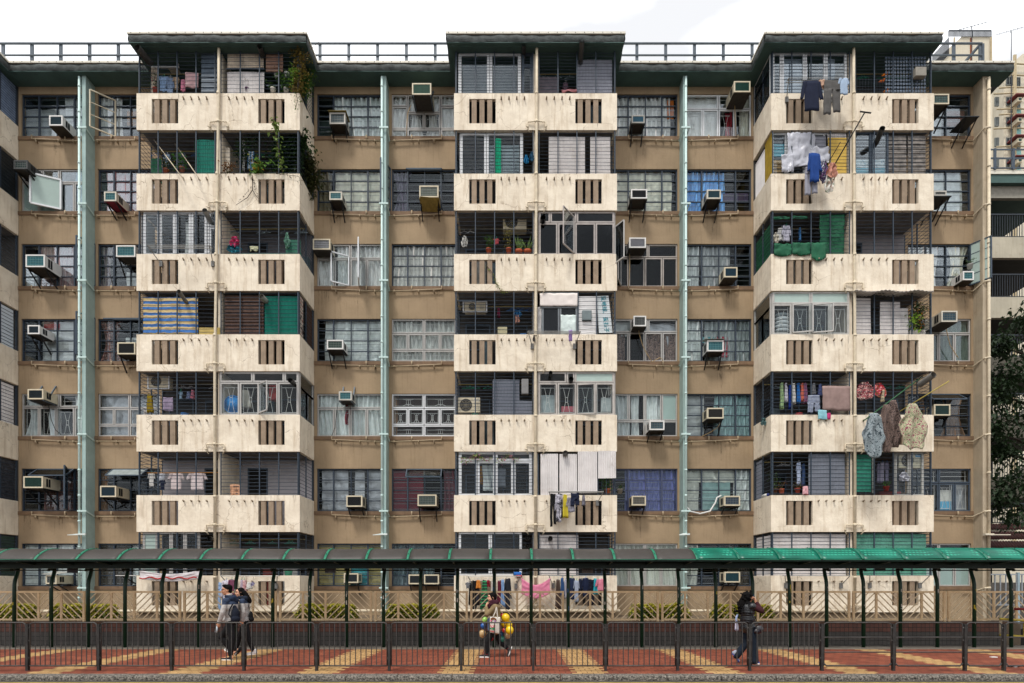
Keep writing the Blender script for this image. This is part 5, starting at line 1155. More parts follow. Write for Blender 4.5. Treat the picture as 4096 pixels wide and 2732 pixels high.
cage(3,6,'L', n=12); cage(3,6,'R', n=12); corr(3,6, 3096,2133,3392,2302, CORW, per=.045); corr(3,6, 3424,2133,3716,2302, CORTL, per=.05)
sidepanel(3,6, 20.15, WY-.1, ZT[6], ZB[5]-.1, CORW, 'L', corrug=True, name='corrugated_sheet')
# --- far left stack: only its right-hand flank shows ------------------------------
for k in range(7):
    cage(0,k,'R', n=16 if k == 0 else 12); cage(0,k,'L')
zz = lambda k: ZB[k-1]-.05 if k else ZSOF-.05
sidepanel(0,0, 20.1, WY-.05, ZT[0], zz(0), M('#7d8da6', rough=.3, var=.3), name='glass_block_screen')
sidepanel(0,3, 20.1, WY-.15, ZT[3], zz(3), PAT('vstripe', '#3c78b8', '#c9d2da', None, 3.), name='striped_tarpaulin')
sidepanel(0,4, 20.1, WY-.15, ZT[4], zz(4), CORW, corrug=True, name='corrugated_sheet'); sidepanel(0,5, 20.3, WY-.1, ZT[5], zz(5), M('#3a3d44', rough=.25, var=.5, bump=.8), name='plastic_sheeting'); sidepanel(0,6, 20.1, WY-.1, ZT[6], zz(6), M('#2f4038', var=.3), name='green_mesh')
sidepanel(0,1, 20.1, WY-.05, ZT[1], zz(1), M('#22272a', rough=.3), name='dark_pane')
opened(BALC[0,1], (BAY[0][1], 20.35, ZT[1]), .35, 1.25, radians(20), ALUW, FROST)
# open casements of the glazed balconies
def casem(b, k, x0, y0, x1, y1, ang, mat=ALU, g=GLASS):
    w_ = abs(PX(x1,20)-PX(x0,20))/max(.3, abs(cos(ang))); o = opened(BALC[b, k], (PX(x0,20), 20.04, PZ(y1,20)), w_, PZ(y0,20)-PZ(y1,20), ang, mat, g); return o
casem(2,2, 2296,865,2248,1010, radians(125), M('#a59d98', rough=.5, dirt=.5)); casem(1,4, 1033,1535,1082,1650, radians(40), ALU); casem(2,2, 2462,905,2488,1050, radians(60), ALU, GLASSD)
casem(3,3, 3174,1217,3246,1328, radians(12), M('#b4b1ac', rough=.4)); casem(3,3, 3250,1217,3326,1328, radians(12), M('#b4b1ac', rough=.4)); casem(2,4, 2310,1537,2378,1655, radians(10), M('#b0aaa4', rough=.4))
# exhaust ducts
duct(548, 190, 19.9, 'big dark exhaust duct poking out under top left roof corner', .11, .35, -.05); duct(1038, 185, 20, 'black duct elbow under the roof beside beige corrugated sheet', .08, .03, .02)
duct(2095, 178, 20, 'duct with a fan cap beside the downpipe, top of middle stack', .065, .02, .05); duct(2328, 165, 19.9, 'long dark duct under the roof, right half of middle stack', .08, -.03, -.25)
duct(818, 840, 19.9, 'silver duct over the white glazed balcony, third row left stack', .08, .15, -.15, M('#8f8f8d', metal=.6, rough=.35)); duct(715, 1165, 19.8, 'dull duct above the striped tarpaulin', .065, .2, -.1, M('#77746c'))
duct(1045, 1185, 19.95, 'silver elbow duct above the teal corrugated sheet, fourth row', .085, .1, .05, M('#a5a39c', metal=.3)); duct(1160, 1520, 20, 'dark duct through the striped top light, fifth row left stack', .08, .1, 0)
duct(3530, 512, 19.8, 'black duct sticking up over the blue curtained balcony', .085, -.16, -.1); duct(3735, 1498, 19.8, 'grey duct at the right end of the fifth row', .1, -.4, -.15, M('#77746f'))
duct(838, 2155, 19.95, 'small dark duct beside the downpipe, lowest left balcony', .08, .05, 0); duct(2172, 870, 20.1, 'black duct mouth in the brown glazed balcony', .09, 0, 0, BLACKM); duct(2203, 1490, 20, 'duct with fan cap in top light, fifth row middle stack', .06, 0, .05)
duct(2285, 1515, 20.1, 'dark duct mouth between top lights, fifth row middle stack', .08, 0, 0, BLACKM); duct(2262, 1812, 20.1, 'round duct mouth above the white rusty corrugated screen', .09, 0, 0, M('#8a8580')); duct(2110, 2150, 20.05, 'duct mouth beside lowest middle windows, upper one', .075, 0, 0); duct(2110, 2182, 20.05, 'duct mouth beside lowest middle windows, lower one', .075, 0, 0)
duct(2202, 2153, 20.05, 'duct mouth in the lowest white corrugated screen', .075, 0, 0)
# ---------------------------------------------------------------- laundry
from mathutils import noise
def cloth(m, top, bot, z1, z0, Y, fold=.012, t=.018, nu=8, nv=9, ph=None, lean=0.):
    """one hanging piece of cloth; top=(xa,xb), bot=(xa,xb)"""
    ph = U(0, 40) if ph is None else ph
    def fn(u, v):
        w0, w1 = (top[0]*v+bot[0]*(1-v)), (top[1]*v+bot[1]*(1-v)); x = w0+(w1-w0)*u; z = z0+(z1-z0)*v
        return (x+.012*noise.noise((ph, v*4, 0)), Y+fold*(1.3-v)*sin(u*9+ph+v*1.5)*1.2+.02*noise.noise((u*3+ph, v*4, 1))+lean*(1-v), z+.02*noise.noise((u*4, ph, 3))*(1-v)-.01*sin(u*6.3+ph))
    m.slab(fn, nu, nv, t)
def garment(kind, px, py, w, h, mat, label, Y=20.2, hanger=True, group=None, cat=None, name=None, lean=0.):
    X = PX(px, Y); Z1 = PZ(py, Y); W_ = w*Y/F; H_ = h*Y/F; m = MB()
    if kind in ('shirt', 'jacket', 'tee'):
        sl = .62 if kind != 'tee' else .38
        cloth(m, (X-W_*.3, X+W_*.3), (X-W_*.3, X+W_*.32), Z1, Z1-H_, Y, lean=lean)
        for s in (-1, 1): cloth(m, sorted((X+s*W_*.2, X+s*W_*.38)), sorted((X+s*W_*.36, X+s*W_*.52)), Z1-H_*.02, Z1-H_*sl, Y+.012*s, nu=4)
    elif kind in ('trousers', 'shorts'):
        hs = .28 if kind == 'trousers' else .5
        cloth(m, (X-W_*.4, X+W_*.4), (X-W_*.44, X+W_*.44), Z1, Z1-H_*hs, Y, lean=0)
        for s in (-1, 1): cloth(m, sorted((X+s*W_*.02, X+s*W_*.44)), sorted((X+s*W_*.08, X+s*W_*.46)), Z1-H_*(hs-.03), Z1-H_*(1-.04*s), Y+.01*s, nu=5)
    elif kind == 'dress': cloth(m, (X-W_*.22, X+W_*.22), (X-W_*.5, X+W_*.5), Z1, Z1-H_, Y, fold=.03)
    elif kind == 'edge': cloth(m, (X-W_*.3, X+W_*.25), (X-W_*.5, X+W_*.5), Z1, Z1-H_, Y, fold=.03, t=.12, nu=5)
    elif kind == 'towel': cloth(m, (X-W_*.5, X+W_*.5), (X-W_*.48, X+W_*.5), Z1, Z1-H_, Y, fold=.02, nu=12)
    elif kind == 'sag':
        ph = U(0, 9); m.slab(lambda u, v: (X-W_/2+W_*u+.05*sin(pi*v)*(.5-u), Y+.03*sin(u*14+ph)*(1-v)+.03*noise.noise((u*6, v*6, ph)), Z1-H_*(1-v)*(.75+.25*sin(pi*u))-H_*.35*sin(pi*u)*v), 26, 12, .008)
    elif kind == 'bulk':      # pegged in the middle, hanging in deep folds with an uneven hem
        ph = U(0, 99); nn = noise.noise
        def fn(u, v):
            d = 1-v; wid = .30+.75*min(1, d*1.7)**.8-.22*max(0, d-.7)/.3+.16*nn((d*3, ph, 0)); hem = H_*(1+.16*nn((u*2.6+ph, 0, 1))-.22*(2*u-1)**2*(.4+nn((ph, u, 3))))
            fo = sin(u*15+ph+d*2.2+2*nn((u*2, d*2, ph))); return (X+(u-.5)*W_*wid+.05*nn((d*5, ph, u))*W_*3*.5, Y+.05*fo*min(1, d*2)+.07*nn((u*4+ph, d*4, 2)), Z1-hem*d+.03*fo*d*d)
        m.slab(fn, 34, 26, .02)
    nm = name or {'shirt': 'shirt', 'tee': 't_shirt', 'jacket': 'jacket', 'trousers': 'trousers', 'shorts': 'shorts', 'dress': 'dress', 'edge': 'garment', 'towel': 'towel', 'sag': 'cloth', 'bulk': 'garment'}[kind]
    root = thing(nm, (X, Y, Z1), label, cat or nm.replace('_', ' '), group)
    m.build('fabric', mat, root, True)
    if hanger:
        m = MB(); hw = min(W_*.28, .18); m.tube([(X, Y+.01, Z1+.07), (X+.012, Y+.01, Z1+.085), (X+.02, Y+.01, Z1+.06), (X, Y+.01, Z1+.02), (X-hw, Y+.01, Z1-.02), (X+hw, Y+.01, Z1-.02), (X, Y+.01, Z1+.02)], .006, 5); m.build('hanger', M(R.choice(['#3f6fb0', '#b8b8b8', '#2f9a7a', '#d0d0d0']), rough=.4), root)
    return root
NV = FAB('#1b2238'); BKF = FAB('#141416'); WH = FAB('#d8d6d2'); PKF = FAB('#d9a8ae'); GYF = FAB('#77787c'); LBL = FAB('#8aa5c8'); JEAN = FAB('#3a5078'); BRN = FAB('#4a3a33'); REDF = FAB('#8a1a2c'); ORF = FAB('#d0843a')
g1 = 'washing in the cages'
for kind, px, py, w, h, mat, lab, Y in [
 ('tee',655,305,52,60,LBL,'pale blue shirt on the top left balcony, nearer the magenta flowers',20.3),('shirt',680,312,34,64,PAT('plaid','#4f6d94','#aeb9c6','#2c3f60',9.),'crumpled blue patterned shirt on the top left balcony, right of the pale shirt',20.28),('tee',705,308,26,50,FAB('#b39a80'),'beige vest on the top left balcony between blue shirts and pink towel',20.3),
 ('towel',767,290,52,60,FAB('#d9b3b5'),'pale pink towel on the top left balcony beside the louvred panel',20.25),('towel',732,318,16,48,FAB('#d888a0'),'narrow pink cloth left of the pale pink towel',20.27),
 ('tee',668,618,26,50,FAB('#9fb3c8'),'light striped shirt on second row left balcony near yellow flowers',20.4),('tee',722,610,44,60,FAB('#5a6070'),'grey shirt on second row left balcony beside teal sheet',20.5),('towel',1003,605,24,75,PAT('vstripe','#4f93c8','#cfd6dc',None,3.),'blue and white towel amid the climbing plants, second row left stack',20.4),('towel',975,560,10,125,WH,'long narrow white cloth left of the blue and white towel',20.4),
 ('edge',596,1578,28,70,FAB('#a38a22'),'mustard yellow cloth in the fifth row left cage',20.3),('towel',672,1590,38,54,FAB('#a798b0'),'mauve towel in the fifth row left cage',20.3),('tee',722,1565,16,32,FAB('#8fa8bc'),'small pale blue top in the fifth row left cage',20.4),('edge',752,1565,12,30,FAB('#7a88a8'),'small blue sock-like garment left of the pink one, fifth row left cage',20.4),('edge',768,1560,10,34,FAB('#c47a8c'),'small pink garment, fifth row left cage',20.4),
 ('tee',605,1893,30,55,WH,'white t-shirt nearest the left end of the pole, sixth row left stack',20.3),('tee',645,1893,30,50,FAB('#c8ccd4'),'off-white t-shirt next to navy one, sixth row left stack',20.3),('tee',648,1920,26,40,NV,'small navy top hanging low, sixth row left stack',20.25),('tee',704,1893,64,68,FAB('#dfd0cf'),'wide pale pink t-shirt left of centre on the pole, sixth row',20.3),('tee',788,1893,84,68,FAB('#e0d2d2'),'widest pale pink t-shirt right end of the pole, sixth row',20.3),
 ('towel',941,1938,42,44,PAT('plaid','#a87a5c','#c49a7c','#7d5a44',4.),'orange brown bath towel on the sixth row parapet, left stack',20.06),
 ('bulk',1148,930,20,60,FAB('#7fae98'),'pale green garment before the green cabinet, third row left stack',20.15),('bulk',938,945,42,40,FAB('#c4456f'),'bright pink basket of pegged washing, third row left stack',20.2),('bulk',935,975,56,36,FAB('#2f7f92'),'teal cloth under the pink washing, third row left stack',20.25),('towel',1016,985,34,18,FAB('#c9c9a8'),'pale printed cloth over the lower board, third row left stack',20.1),
 ('sag',1035,1550,0,0,WH,'',0),('edge',982,1560,46,70,FAB('#b9b4a8'),'grey hanging cloth behind the second pane, fifth row left glazed balcony',20.3),
 ('bulk',1858,943,26,44,FAB('#d6d4ce'),'white cloth bundled at the left of the third row middle cage',20.15),('tee',1985,955,30,22,FAB('#b0484f'),'red and white top behind the aloes, third row middle stack',20.3),('bulk',2105,620,20,32,FAB('#2f8fc0'),'blue mop head hung lower beside the middle downpipe, second row',20.0),('bulk',2128,608,18,36,FAB('#3f6f8f'),'dark blue mop head right of the brighter one, second row',20.0),
 ('bulk',2072,1242,30,24,FAB('#2f6f9f'),'blue round peg basket, fourth row middle stack',20.25),('trousers',2070,1258,18,34,FAB('#b98878'),'pinkish pegged underwear under the blue peg basket',20.25),('edge',1995,1230,12,36,FAB('#6b1f3c'),'dark red slipper-shaped cloth in the fourth row middle cage',20.3),
 ('towel',1992,1875,60,75,FAB('#8a8f98'),'grey towel behind sixth row white windows, middle stack',20.35),('edge',1925,1865,14,70,FAB('#c08a3c'),'orange garment behind the sixth row white windows, middle stack',20.35),
 ('edge',2100,300,0,0,WH,'',0),('towel',2277,358,60,8,FAB('#b3787c'),'dusty pink cloth laid on the top parapet, middle stack',20.0),('shirt',2262,330,22,36,FAB('#5f4a56'),'dark plum top hanging by the translucent screen, top middle stack',20.4),
 ('towel',2282,1320,14,44,FAB('#9a7fb8'),'purple and pink cloth pegged under the white drying rail, middle stack',19.75),('bulk',2136,1340,10,26,FAB('#5f5a58'),'grey rag tied to the middle downpipe, fourth row',19.85),
 ('shirt',3126,912,36,50,WH,'white shirt in the green-sheeted cage, third row right stack',20.25),('shirt',3146,900,40,66,PAT('plaid','#b8b6c4','#dcdae4','#56586c',9.),'checked shirt beside the white shirt, third row right stack',20.22),('bulk',3104,930,24,44,FAB('#cfc9ba'),'cream mop head at the left post of the green-sheeted cage',20.1),('edge',3201,910,6,55,FAB('#4a86c0'),'thin blue cloth strip in the green-sheeted cage',20.3),
 ('edge',3130,1530,14,105,FAB('#9db888'),'pale green garment at the left end of the fifth row line, right stack',20.25),('edge',3145,1532,11,75,FAB('#cfcdd8'),'first white garment on the fifth row line, right stack',20.25),('edge',3163,1540,10,95,FAB('#1f3f9a'),'deep blue garment between the white ones, fifth row line',20.25),('edge',3176,1532,18,82,WH,'second wider white garment on the fifth row line',20.25),('edge',3195,1532,14,80,FAB('#2a6fb8'),'bright blue garment on the fifth row line, right stack',20.25),('edge',3210,1532,11,72,FAB('#e07a62'),'coral garment on the fifth row line, right stack',20.25),('edge',3222,1532,16,80,FAB('#8f6080'),'plum garment on the fifth row line, right stack',20.25),
 ('shorts',3256,1580,56,68,PAT('plaid','#26324f','#c9ced8','#5f6c8c',7.),'navy and white checked shorts outside the fifth row cage, right stack',19.95),('edge',3256,1532,14,46,GYF,'grey garment above the checked shorts',20.2),('edge',3282,1535,14,50,FAB('#4f5a88'),'blue grey striped garment left of the big taupe towel',20.2),
 ('towel',3345,1544,112,98,FAB('#9a827c'),'big taupe towel spread over the fifth row cage, right stack',19.95),('towel',3290,1640,36,36,FAB('#8fc4cf'),'small light blue hand towel over the fifth row parapet, right stack',19.93),('towel',3315,1652,14,24,FAB('#c43f78'),'tiny magenta cloth beside the light blue hand towel',19.94),
 ('bulk',3460,1528,72,70,PAT('floral','#8a2a3a','#d8a8a0','#e0d0c0',11.),'dark red floral blouse in the fifth row right cage',20.2),('bulk',3515,1532,52,56,PAT('floral','#c42a42','#e09a9a','#5f7f4a',12.),'bright red floral blouse right of the darker one, fifth row',20.2),('edge',3535,1560,10,46,FAB('#cfc0a0'),'cream sock hanging beside the bright red blouse',20.15),
 ('tee',3195,1850,22,90,FAB('#b8c4dc'),'pale blue shirt in the sixth row left cage, right stack',20.3),('edge',3215,1855,12,88,JEAN,'jeans hanging beside the pale blue shirt, sixth row right stack',20.3),
 ('tee',3515,1855,20,78,FAB('#85839a'),'grey school shirt nearest the teal door, sixth row',20.35),('tee',3530,1850,22,80,FAB('#a5a3b8'),'middle grey school shirt, sixth row right stack',20.35),('tee',3548,1850,20,78,FAB('#8f8da5'),'right-hand grey school shirt near the condenser, sixth row',20.35),('bulk',3617,1888,42,36,PLAST,'white and blue plastic bag under the condenser, sixth row right stack',20.1),('towel',3222,1945,20,32,PKF,'pink cloth over the sixth row parapet, right stack',19.95),
 ('bulk',3120,1220,0,0,WH,'',0)]:
    if w: garment(kind, px, py, w, h, mat, lab, Y, hanger=kind in ('tee', 'shirt'), group=g1)
def pole(pts, r, mat, label, name='bamboo_pole', cat='pole'):
    m = MB(); m.tube(pts, r, 7); return tag(m.build(name, mat, None, True, loc=pts[0]), label, cat)
BAM = M('#a8964a', var=.3, scale=15, rough=.5); STP = M('#8f8f8c', rough=.35, metal=.5)
pole([P(590,1892,20.25), P(880,1890,20.25)], .014, M('#b07a3c'), 'orange bamboo pole carrying t-shirts, sixth row left stack')
pole([P(594,530,20.6), P(738,722,19.6)], .016, PIPEC, 'long slanting cream pole on the second row left balcony'); pole([P(700,575,20.6), P(802,722,19.6)], .016, PIPEC, 'second slanting cream pole, nearer the teal sheet')
# drying racks bracketed to the parapets
def rack(x0, x1, y0, Yp, out, label, legs=True):
    X0, X1 = PX(x0, Yp-out), PX(x1, Yp-out); z = PZ(y0, Yp-out); t = thing('drying_rack', ((X0+X1)/2, Yp, z), label, 'drying rack'); m = MB()
    for o in (0, .09, .18): m.tube([(X0, Yp-out+o, z), (X1, Yp-out+o, z)], .011, 6)
    for x in (X0, X1): m.tube([(x, Yp-out, z), (x, Yp-out+.18, z)], .012, 6); m.tube([(x, Yp-out, z), (x+(.15 if x == X0 else -.15), Yp-.02, z-.33)], .014, 6)
    m.build('rails', STP, t); m = MB()
    for x in (X0+.15, X1-.15): m.box(x-.05, Yp-.06, z-.42, x+.05, Yp-.004, z-.24)
    m.build('wall_bracket', M('#6f6e6c', rough=.5), t); return t
rack(588, 838, 981, 20, .55, 'steel drying rack below the white glazed third row balcony, left stack'); rack(3155, 3372, 312, 20, .5, 'steel drying rack with dark shirts, top row right stack')
rack(2196, 2414, 1966, 20, .4, 'steel drying rack below the rusty white corrugated screen'); rack(2112, 2322, 1325, 20, .45, 'white drying rail outside the fourth row, middle stack')
rack(884, 1110, 2304, 20, .3, 'drying rack on the lowest left balcony, left of the slatted vent'); rack(1872, 2082, 2305, 20, .3, 'drying rack with striped jersey, lowest middle balcony, left end'); rack(2196, 2425, 2303, 20, .3, 'drying rack with dark shirts, lowest middle balcony, right end')
rack(3140, 3400, 2303, 20, .3, 'empty drying rack on the lowest right balcony, left half'); rack(3480, 3720, 2302, 20, .3, 'empty drying rack on the lowest right balcony, right half')
g2 = 'washing outside the balconies'
for kind, px, py, w, h, mat, lab, Y in [
 ('shirt',3247,322,92,120,NV,'dark navy shirt on the top rack, right stack',19.5),('edge',3290,318,34,26,FAB('#c9a48c'),'small peach garment beside the navy shirt, top rack',19.55),('tee',3312,320,54,60,FAB('#8fa3c0'),'pale blue shirt behind the grey trousers, top rack',19.6),('trousers',3328,322,74,130,FAB('#5c5a58'),'grey trousers hanging from the top rack, right stack',19.5),('tee',3375,312,48,66,FAB('#a9bcd2'),'light blue shirt at the right end of the top rack',19.5),
 ('trousers',3256,650,0,0,NV,'',0),('jacket',3258,612,58,116,FAB('#1f4488'),'royal blue hooded jacket outside the second row, right stack',19.5),('trousers',3245,668,56,108,FAB('#9a9aa6'),'light grey trousers under the blue jacket',19.6),('bulk',3297,640,36,90,PAT('floral','#2f2f4c','#7a4f7a','#c0c0c8',8.),'dark patterned clothes right of the blue jacket',19.6),('bulk',3330,650,46,60,FAB('#c08a78'),'salmon cloth at the foot of the leaning pole',19.4),('bulk',3318,690,40,80,PAT('floral','#c9c4bc','#b09a8a','#6f8a6a',7.),'pale flowered cloth below the salmon one',19.45),
 ('trousers',2212,1975,26,126,BKF,'black trousers at the left end of the lower rack, middle stack',19.7),('jacket',2235,1978,34,110,PAT('floral','#8c8a94','#2a2a30','#c8c4cc',8.),'black and grey printed top next to the black trousers',19.68),('edge',2245,1975,16,94,BKF,'narrow black garment left of the yellow one',19.7),('edge',2262,1978,24,92,FAB('#c9b83a'),'bright yellow garment on the lower rack, middle stack',19.66),('jacket',2286,1990,44,58,PAT('hstripe','#75727c','#8c8a94',None,6.),'grey quilted jacket with pink zip on the lower rack',19.64),('shorts',2300,1972,40,50,NV,'navy shorts on the lower rack, middle stack',19.6),('edge',2335,1980,14,42,FAB('#7a7884'),'grey cap-like garment at the right of the lower rack',19.66),
 ('trousers',885,2330,26,108,FAB('#8fa8c8'),'light blue jeans on the lowest left rack, behind the couple',19.7),('shirt',905,2322,44,110,FAB('#c4bec8'),'pale lilac shirt behind the man',19.68),('shirt',926,2318,32,66,PAT('plaid','#6a3048','#8a4a5c','#3a2c50',8.),'plum checked shirt behind the man',19.64),('edge',966,2320,12,54,FAB('#b8a8b8'),'narrow grey-pink garment right of the second post',19.7),('edge',976,2320,14,58,PAT('floral','#c49a9c','#a86a70','#e0c8c8',14.),'pink patterned garment on the lowest left rack',19.7),('edge',994,2330,22,26,WH,'small white patterned cloth on the lowest left rack',19.7),('bulk',1011,2326,12,16,PAT('hstripe','#4a3a78','#cfcadc',None,14.),'tiny purple striped sock bundle on the lowest left rack',19.7),
 ('tee',1871,2330,22,24,GYF,'tiny grey cloth at the left end of the jersey rack',19.7),('edge',1880,2330,12,90,BKF,'narrow black garment at the left end of the jersey rack',19.72),('trousers',1898,2322,20,124,BKF,'black leggings left of the orange briefs',19.7),('edge',1909,2322,14,92,FAB('#3a3a44'),'charcoal garment beside the orange briefs',19.72),('edge',1914,2320,22,34,ORF,'orange briefs on the jersey rack',19.66),
 ('dress',1938,2320,36,118,PAT('hstripe','#151a18','#1f7a4a',None,3.2),'green and black striped jersey behind the balloon carrier',19.64),('edge',1953,2320,18,28,REDF,'red top peeking behind the striped jersey',19.7),('edge',1972,2325,22,72,FAB('#bdb8b2'),'pale grey top on the jersey rack',19.72),('edge',1998,2322,22,96,FAB('#5c1a2c'),'maroon top on the jersey rack',19.7),('edge',2012,2318,20,110,FAB('#7f9cc4'),'light denim dress on the jersey rack',19.7),('jacket',2031,2314,30,130,FAB('#20222c'),'black and white jacket at the right end of the jersey rack',19.68),
 ('edge',2233,2318,24,118,BRN,'long brown garment at the left of the dark shirts rack',19.7),('edge',2250,2312,18,70,FAB('#2f4f7c'),'denim blue shirt next to the brown garment',19.68),('edge',2262,2322,14,72,FAB('#b0aeb8'),'pale grey garment on the dark shirts rack',19.7),('jacket',2288,2312,30,86,FAB('#1f2b48'),'navy jacket first of the dark shirts',19.68),('tee',2306,2322,26,86,FAB('#9aa2b4'),'light grey hooded top among the dark shirts',19.64),('edge',2323,2314,18,66,NV,'narrow navy garment among the dark shirts',19.7),('jacket',2342,2312,34,76,FAB('#18213c'),'broad navy jacket near the right post',19.66),('trousers',2364,2318,30,104,FAB('#121626'),'black track trousers at the dark shirts rack',19.68),('edge',2382,2314,20,64,FAB('#2fa0b0'),'turquoise top at the right of the dark shirts rack',19.68),('jacket',2404,2316,46,48,FAB('#d07f92'),'pink top at the far right end of the dark shirts rack',19.64)]:
    if w: garment(kind, px, py, w, h, mat, lab, Y, hanger=kind in ('shirt', 'jacket', 'tee', 'edge') and py > 2000, group=g2)
garment('sag', 2143, 2310, 118, 84, FAB('#e896b4', trans=.4), 'big translucent pink sheet sagging between two brackets, lowest middle balcony', 19.7, False, None, 'sheet', 'pink_sheet')
t = garment('sag', 680, 2280, 250, 46, M('#dcd6d8', rough=.4, var=.1, bump=.5, bscale=12., trans=.3), 'white and red plastic sheet awning over the lowest left balcony', 19.75, False, None, 'awning', 'plastic_awning')
m = MB(); m.tube([P(558+12*i, 2312+4*sin(i*1.3), 19.72) for i in range(20)], .022, 6); m.build('red_hem', FAB('#b83a3a'), t)
# the big clothes on bamboo poles, fifth row right stack
pole([P(3455,1683,18.9), P(3690,1505,20.3)], .018, M('#2f5f3c', rough=.5), 'green pole slanting out of the fifth row cage, right stack'); pole([P(3600,1645,19.6), P(3797,1524,18.7)], .018, BAM, 'yellow bamboo pole slanting out at the right end, fifth row')
pole([P(3340,656,19.9), P(3460,448,18.7)], .02, M('#3c3c3c', metal=.3), 'dark rod with a cross bar leaning over the second row balcony', 'leaning_rod', 'rod'); 
m = MB(); m.tube([P(3440,446,18.7), P(3484,452,18.7)], .022, 6); tag(m.build('cross_bar', M('#2f2f2f'), None, loc=P(3460,448,18.7)), 'short dark cross bar at the tip of the leaning rod', 'bar')
pole([P(3320,640,19.8), P(3362,568,19.3)], .012, M('#3a3230'), 'short thin dark stick beside the leaning rod')
LEO = PAT('floral', '#6b5850', '#2f2624', '#4a3c38', 26.)
garment('bulk',3495,1652,92,180,PAT('floral','#8b9498','#323f46','#5f6d72',14.),'blue grey patterned top, leftmost of the three big garments on poles',19.0,False,g2,'clothes'); garment('bulk',3545,1618,66,190,LEO,'brown leopard print garment on the green pole',19.2,False,g2,'clothes'); garment('bulk',3575,1600,70,190,PAT('floral','#5c4a44','#2a2220','#82706a',24.),'second brown leopard print garment, closer to the flowered one',19.3,False,g2,'clothes')
garment('bulk',3655,1614,112,185,PAT('floral','#b0a88c','#7d3f4e','#4a6a42',17.),'cream garment with pink and green flowers on the bamboo pole',18.95,False,g2,'clothes')
garment('bulk',3055,1672,24,28,FAB('#4f6c6c'),'grey green mop hanging over the left flank of the fifth row, right stack',20.4,False,None,'mop','mop_head')
# small things standing about
def banner():
    t = thing('banner', P(2424, 1260, 20.12), 'white vertical banner with turquoise Chinese characters behind the bars, fourth row middle stack', 'banner')
    c = P(2420, 1258, 20.12); rot = Matrix.Rotation(radians(-84), 4, 'Y')
    m = MB(); pts = [P(2386,1184,20.14), P(2434,1182,20.14), P(2450,1330,20.14), P(2396,1332,20.14)]; m.hull(pts+[p+Vector((0,.01,0)) for p in pts], [(0,3,2,1),(4,5,6,7),(0,1,5,4),(1,2,6,5),(2,3,7,6),(3,0,4,7)]); m.build('cloth', M('#d9dfe0', var=.08), t)
    text_mesh('愛地球、愛孩子', .178, M('#1f8a9a', var=.05), t, P(2419, 1257, 20.13), Matrix.Rotation(radians(84), 4, 'Y'), bold=.002)
banner()
def tubring(px, py, Y, r, col, label):
    m = MB(); c = P(px, py, Y); m.tube([c+Vector((0,.12*i/5,0)) for i in range(6)], [r*(1-.05*i) for i in range(6)], 28); o = m.build('plastic_tub', M(col, rough=.35), None, True, loc=c); m = MB(); m.tube([c+Vector((r*cos(a), -.005, r*sin(a))) for a in [2*pi*q/28 for q in range(29)]], .018, 6); m.build('rim', M(col, rough=.3), o); return tag(o, label, 'tub')
tubring(932, 1618, 20.25, .3, '#1b7fc4', 'large round blue plastic tub standing on edge behind the glazing, fifth row left stack')
t = thing('pillow_stack', P(3130,1335,20.25), 'stack of rolled white quilts behind the first pane, fourth row right stack', 'bedding')
for i in range(5): m = MB(); m.ball(P(3130, 1322-15.5*i, 20.3), .13, 16, 8, (1.9+.1*(i % 2), .9, .55)); m.build('quilt', FAB('#c9cfd2' if i != 4 else '#8f999e'), t, True)
def stall(px, py, w, h, Y, col, label, name, cat, var=.2):
    c = P(px, py, Y); W_, H_ = w*Y/F, h*Y/F; m = MB(); m.box(c.x-W_/2, Y, c.z-H_, c.x+W_/2, Y+.18, c.z); o = m.build(name, M(col, var=var), None, loc=(c.x, Y, c.z-H_)); bv = o.modifiers.new('b', 'BEVEL'); bv.width = .02; bv.segments = 3; return tag(o, label, cat)
stall(3120,1265,0.1,.1,21,'#fff','small','x','x') if False else None
stall(2190,1580,56,72,20.3,'#a9b4b6','grey foil-wrapped box behind the first pane, fifth row middle stack','foil_box','box'); stall(2425,1590,42,58,20.3,'#b4bcbc','pale rounded board behind the last pane, fifth row middle stack','foil_board','board')
stall(2275,1625,60,24,20.3,'#b8626c','red folded bedding behind the panes, fifth row middle stack','bedding','bedding'); stall(1092,1540,34,60,20.35,'#a83a38','red and cream decoration behind the last pane, fifth row left stack','decoration','decoration',.6)
stall(3685,266,44,36,19.9,'#8f8a80','grey metal vent box fixed to the glass block screen, top right balcony','vent_box','vent'); stall(2348,1240,38,40,20.0,'#6f7a7c','small metal letter box on the cage, fourth row middle stack','metal_box','box'); stall(2100,1515,28,60,20.0,'#7d7c7c','louvred vent unit above corrugated sheet, fifth row middle stack','vent_box','vent')
stall(2070,2288,30,12,19.95,'#2a6ab8','blue bag on the lowest middle parapet','bag','bag'); stall(2076,2300,24,8,19.9,'#a03048','red pouch below the blue bag on the lowest middle parapet','pouch','bag')
stall(1180,1655,0.5,.5,21,'#fff','x','x','x') if False else None
for i, (px, py, c) in enumerate(((3540,300,'#e07a20'),(3528,325,'#d86a18'),(3545,365,'#e08030'))):
    m = MB(); o_ = P(px, py, 20.2); m.ball(o_, .07, 10, 8, (1.2, .7, .7)); m.ball(o_+Vector((.07, 0, .05)), .045, 8, 6); m.ball(o_+Vector((-.08, 0, -.02)), .03, 8, 6, (1.5, .6, .6)); tag(m.build('plush_toy', M(c, rough=.9), None, True, loc=o_), ['orange plush toy with pale tag, highest in the wire cage', 'orange plush toy lying left in the wire cage', 'orange plush toy at the bottom of the wire cage'][i], 'toy')
t = thing('detergent_bottle', P(3060, 1985, 20.3), 'white bottle with blue cap lying on the sixth row flank parapet, right stack', 'bottle')
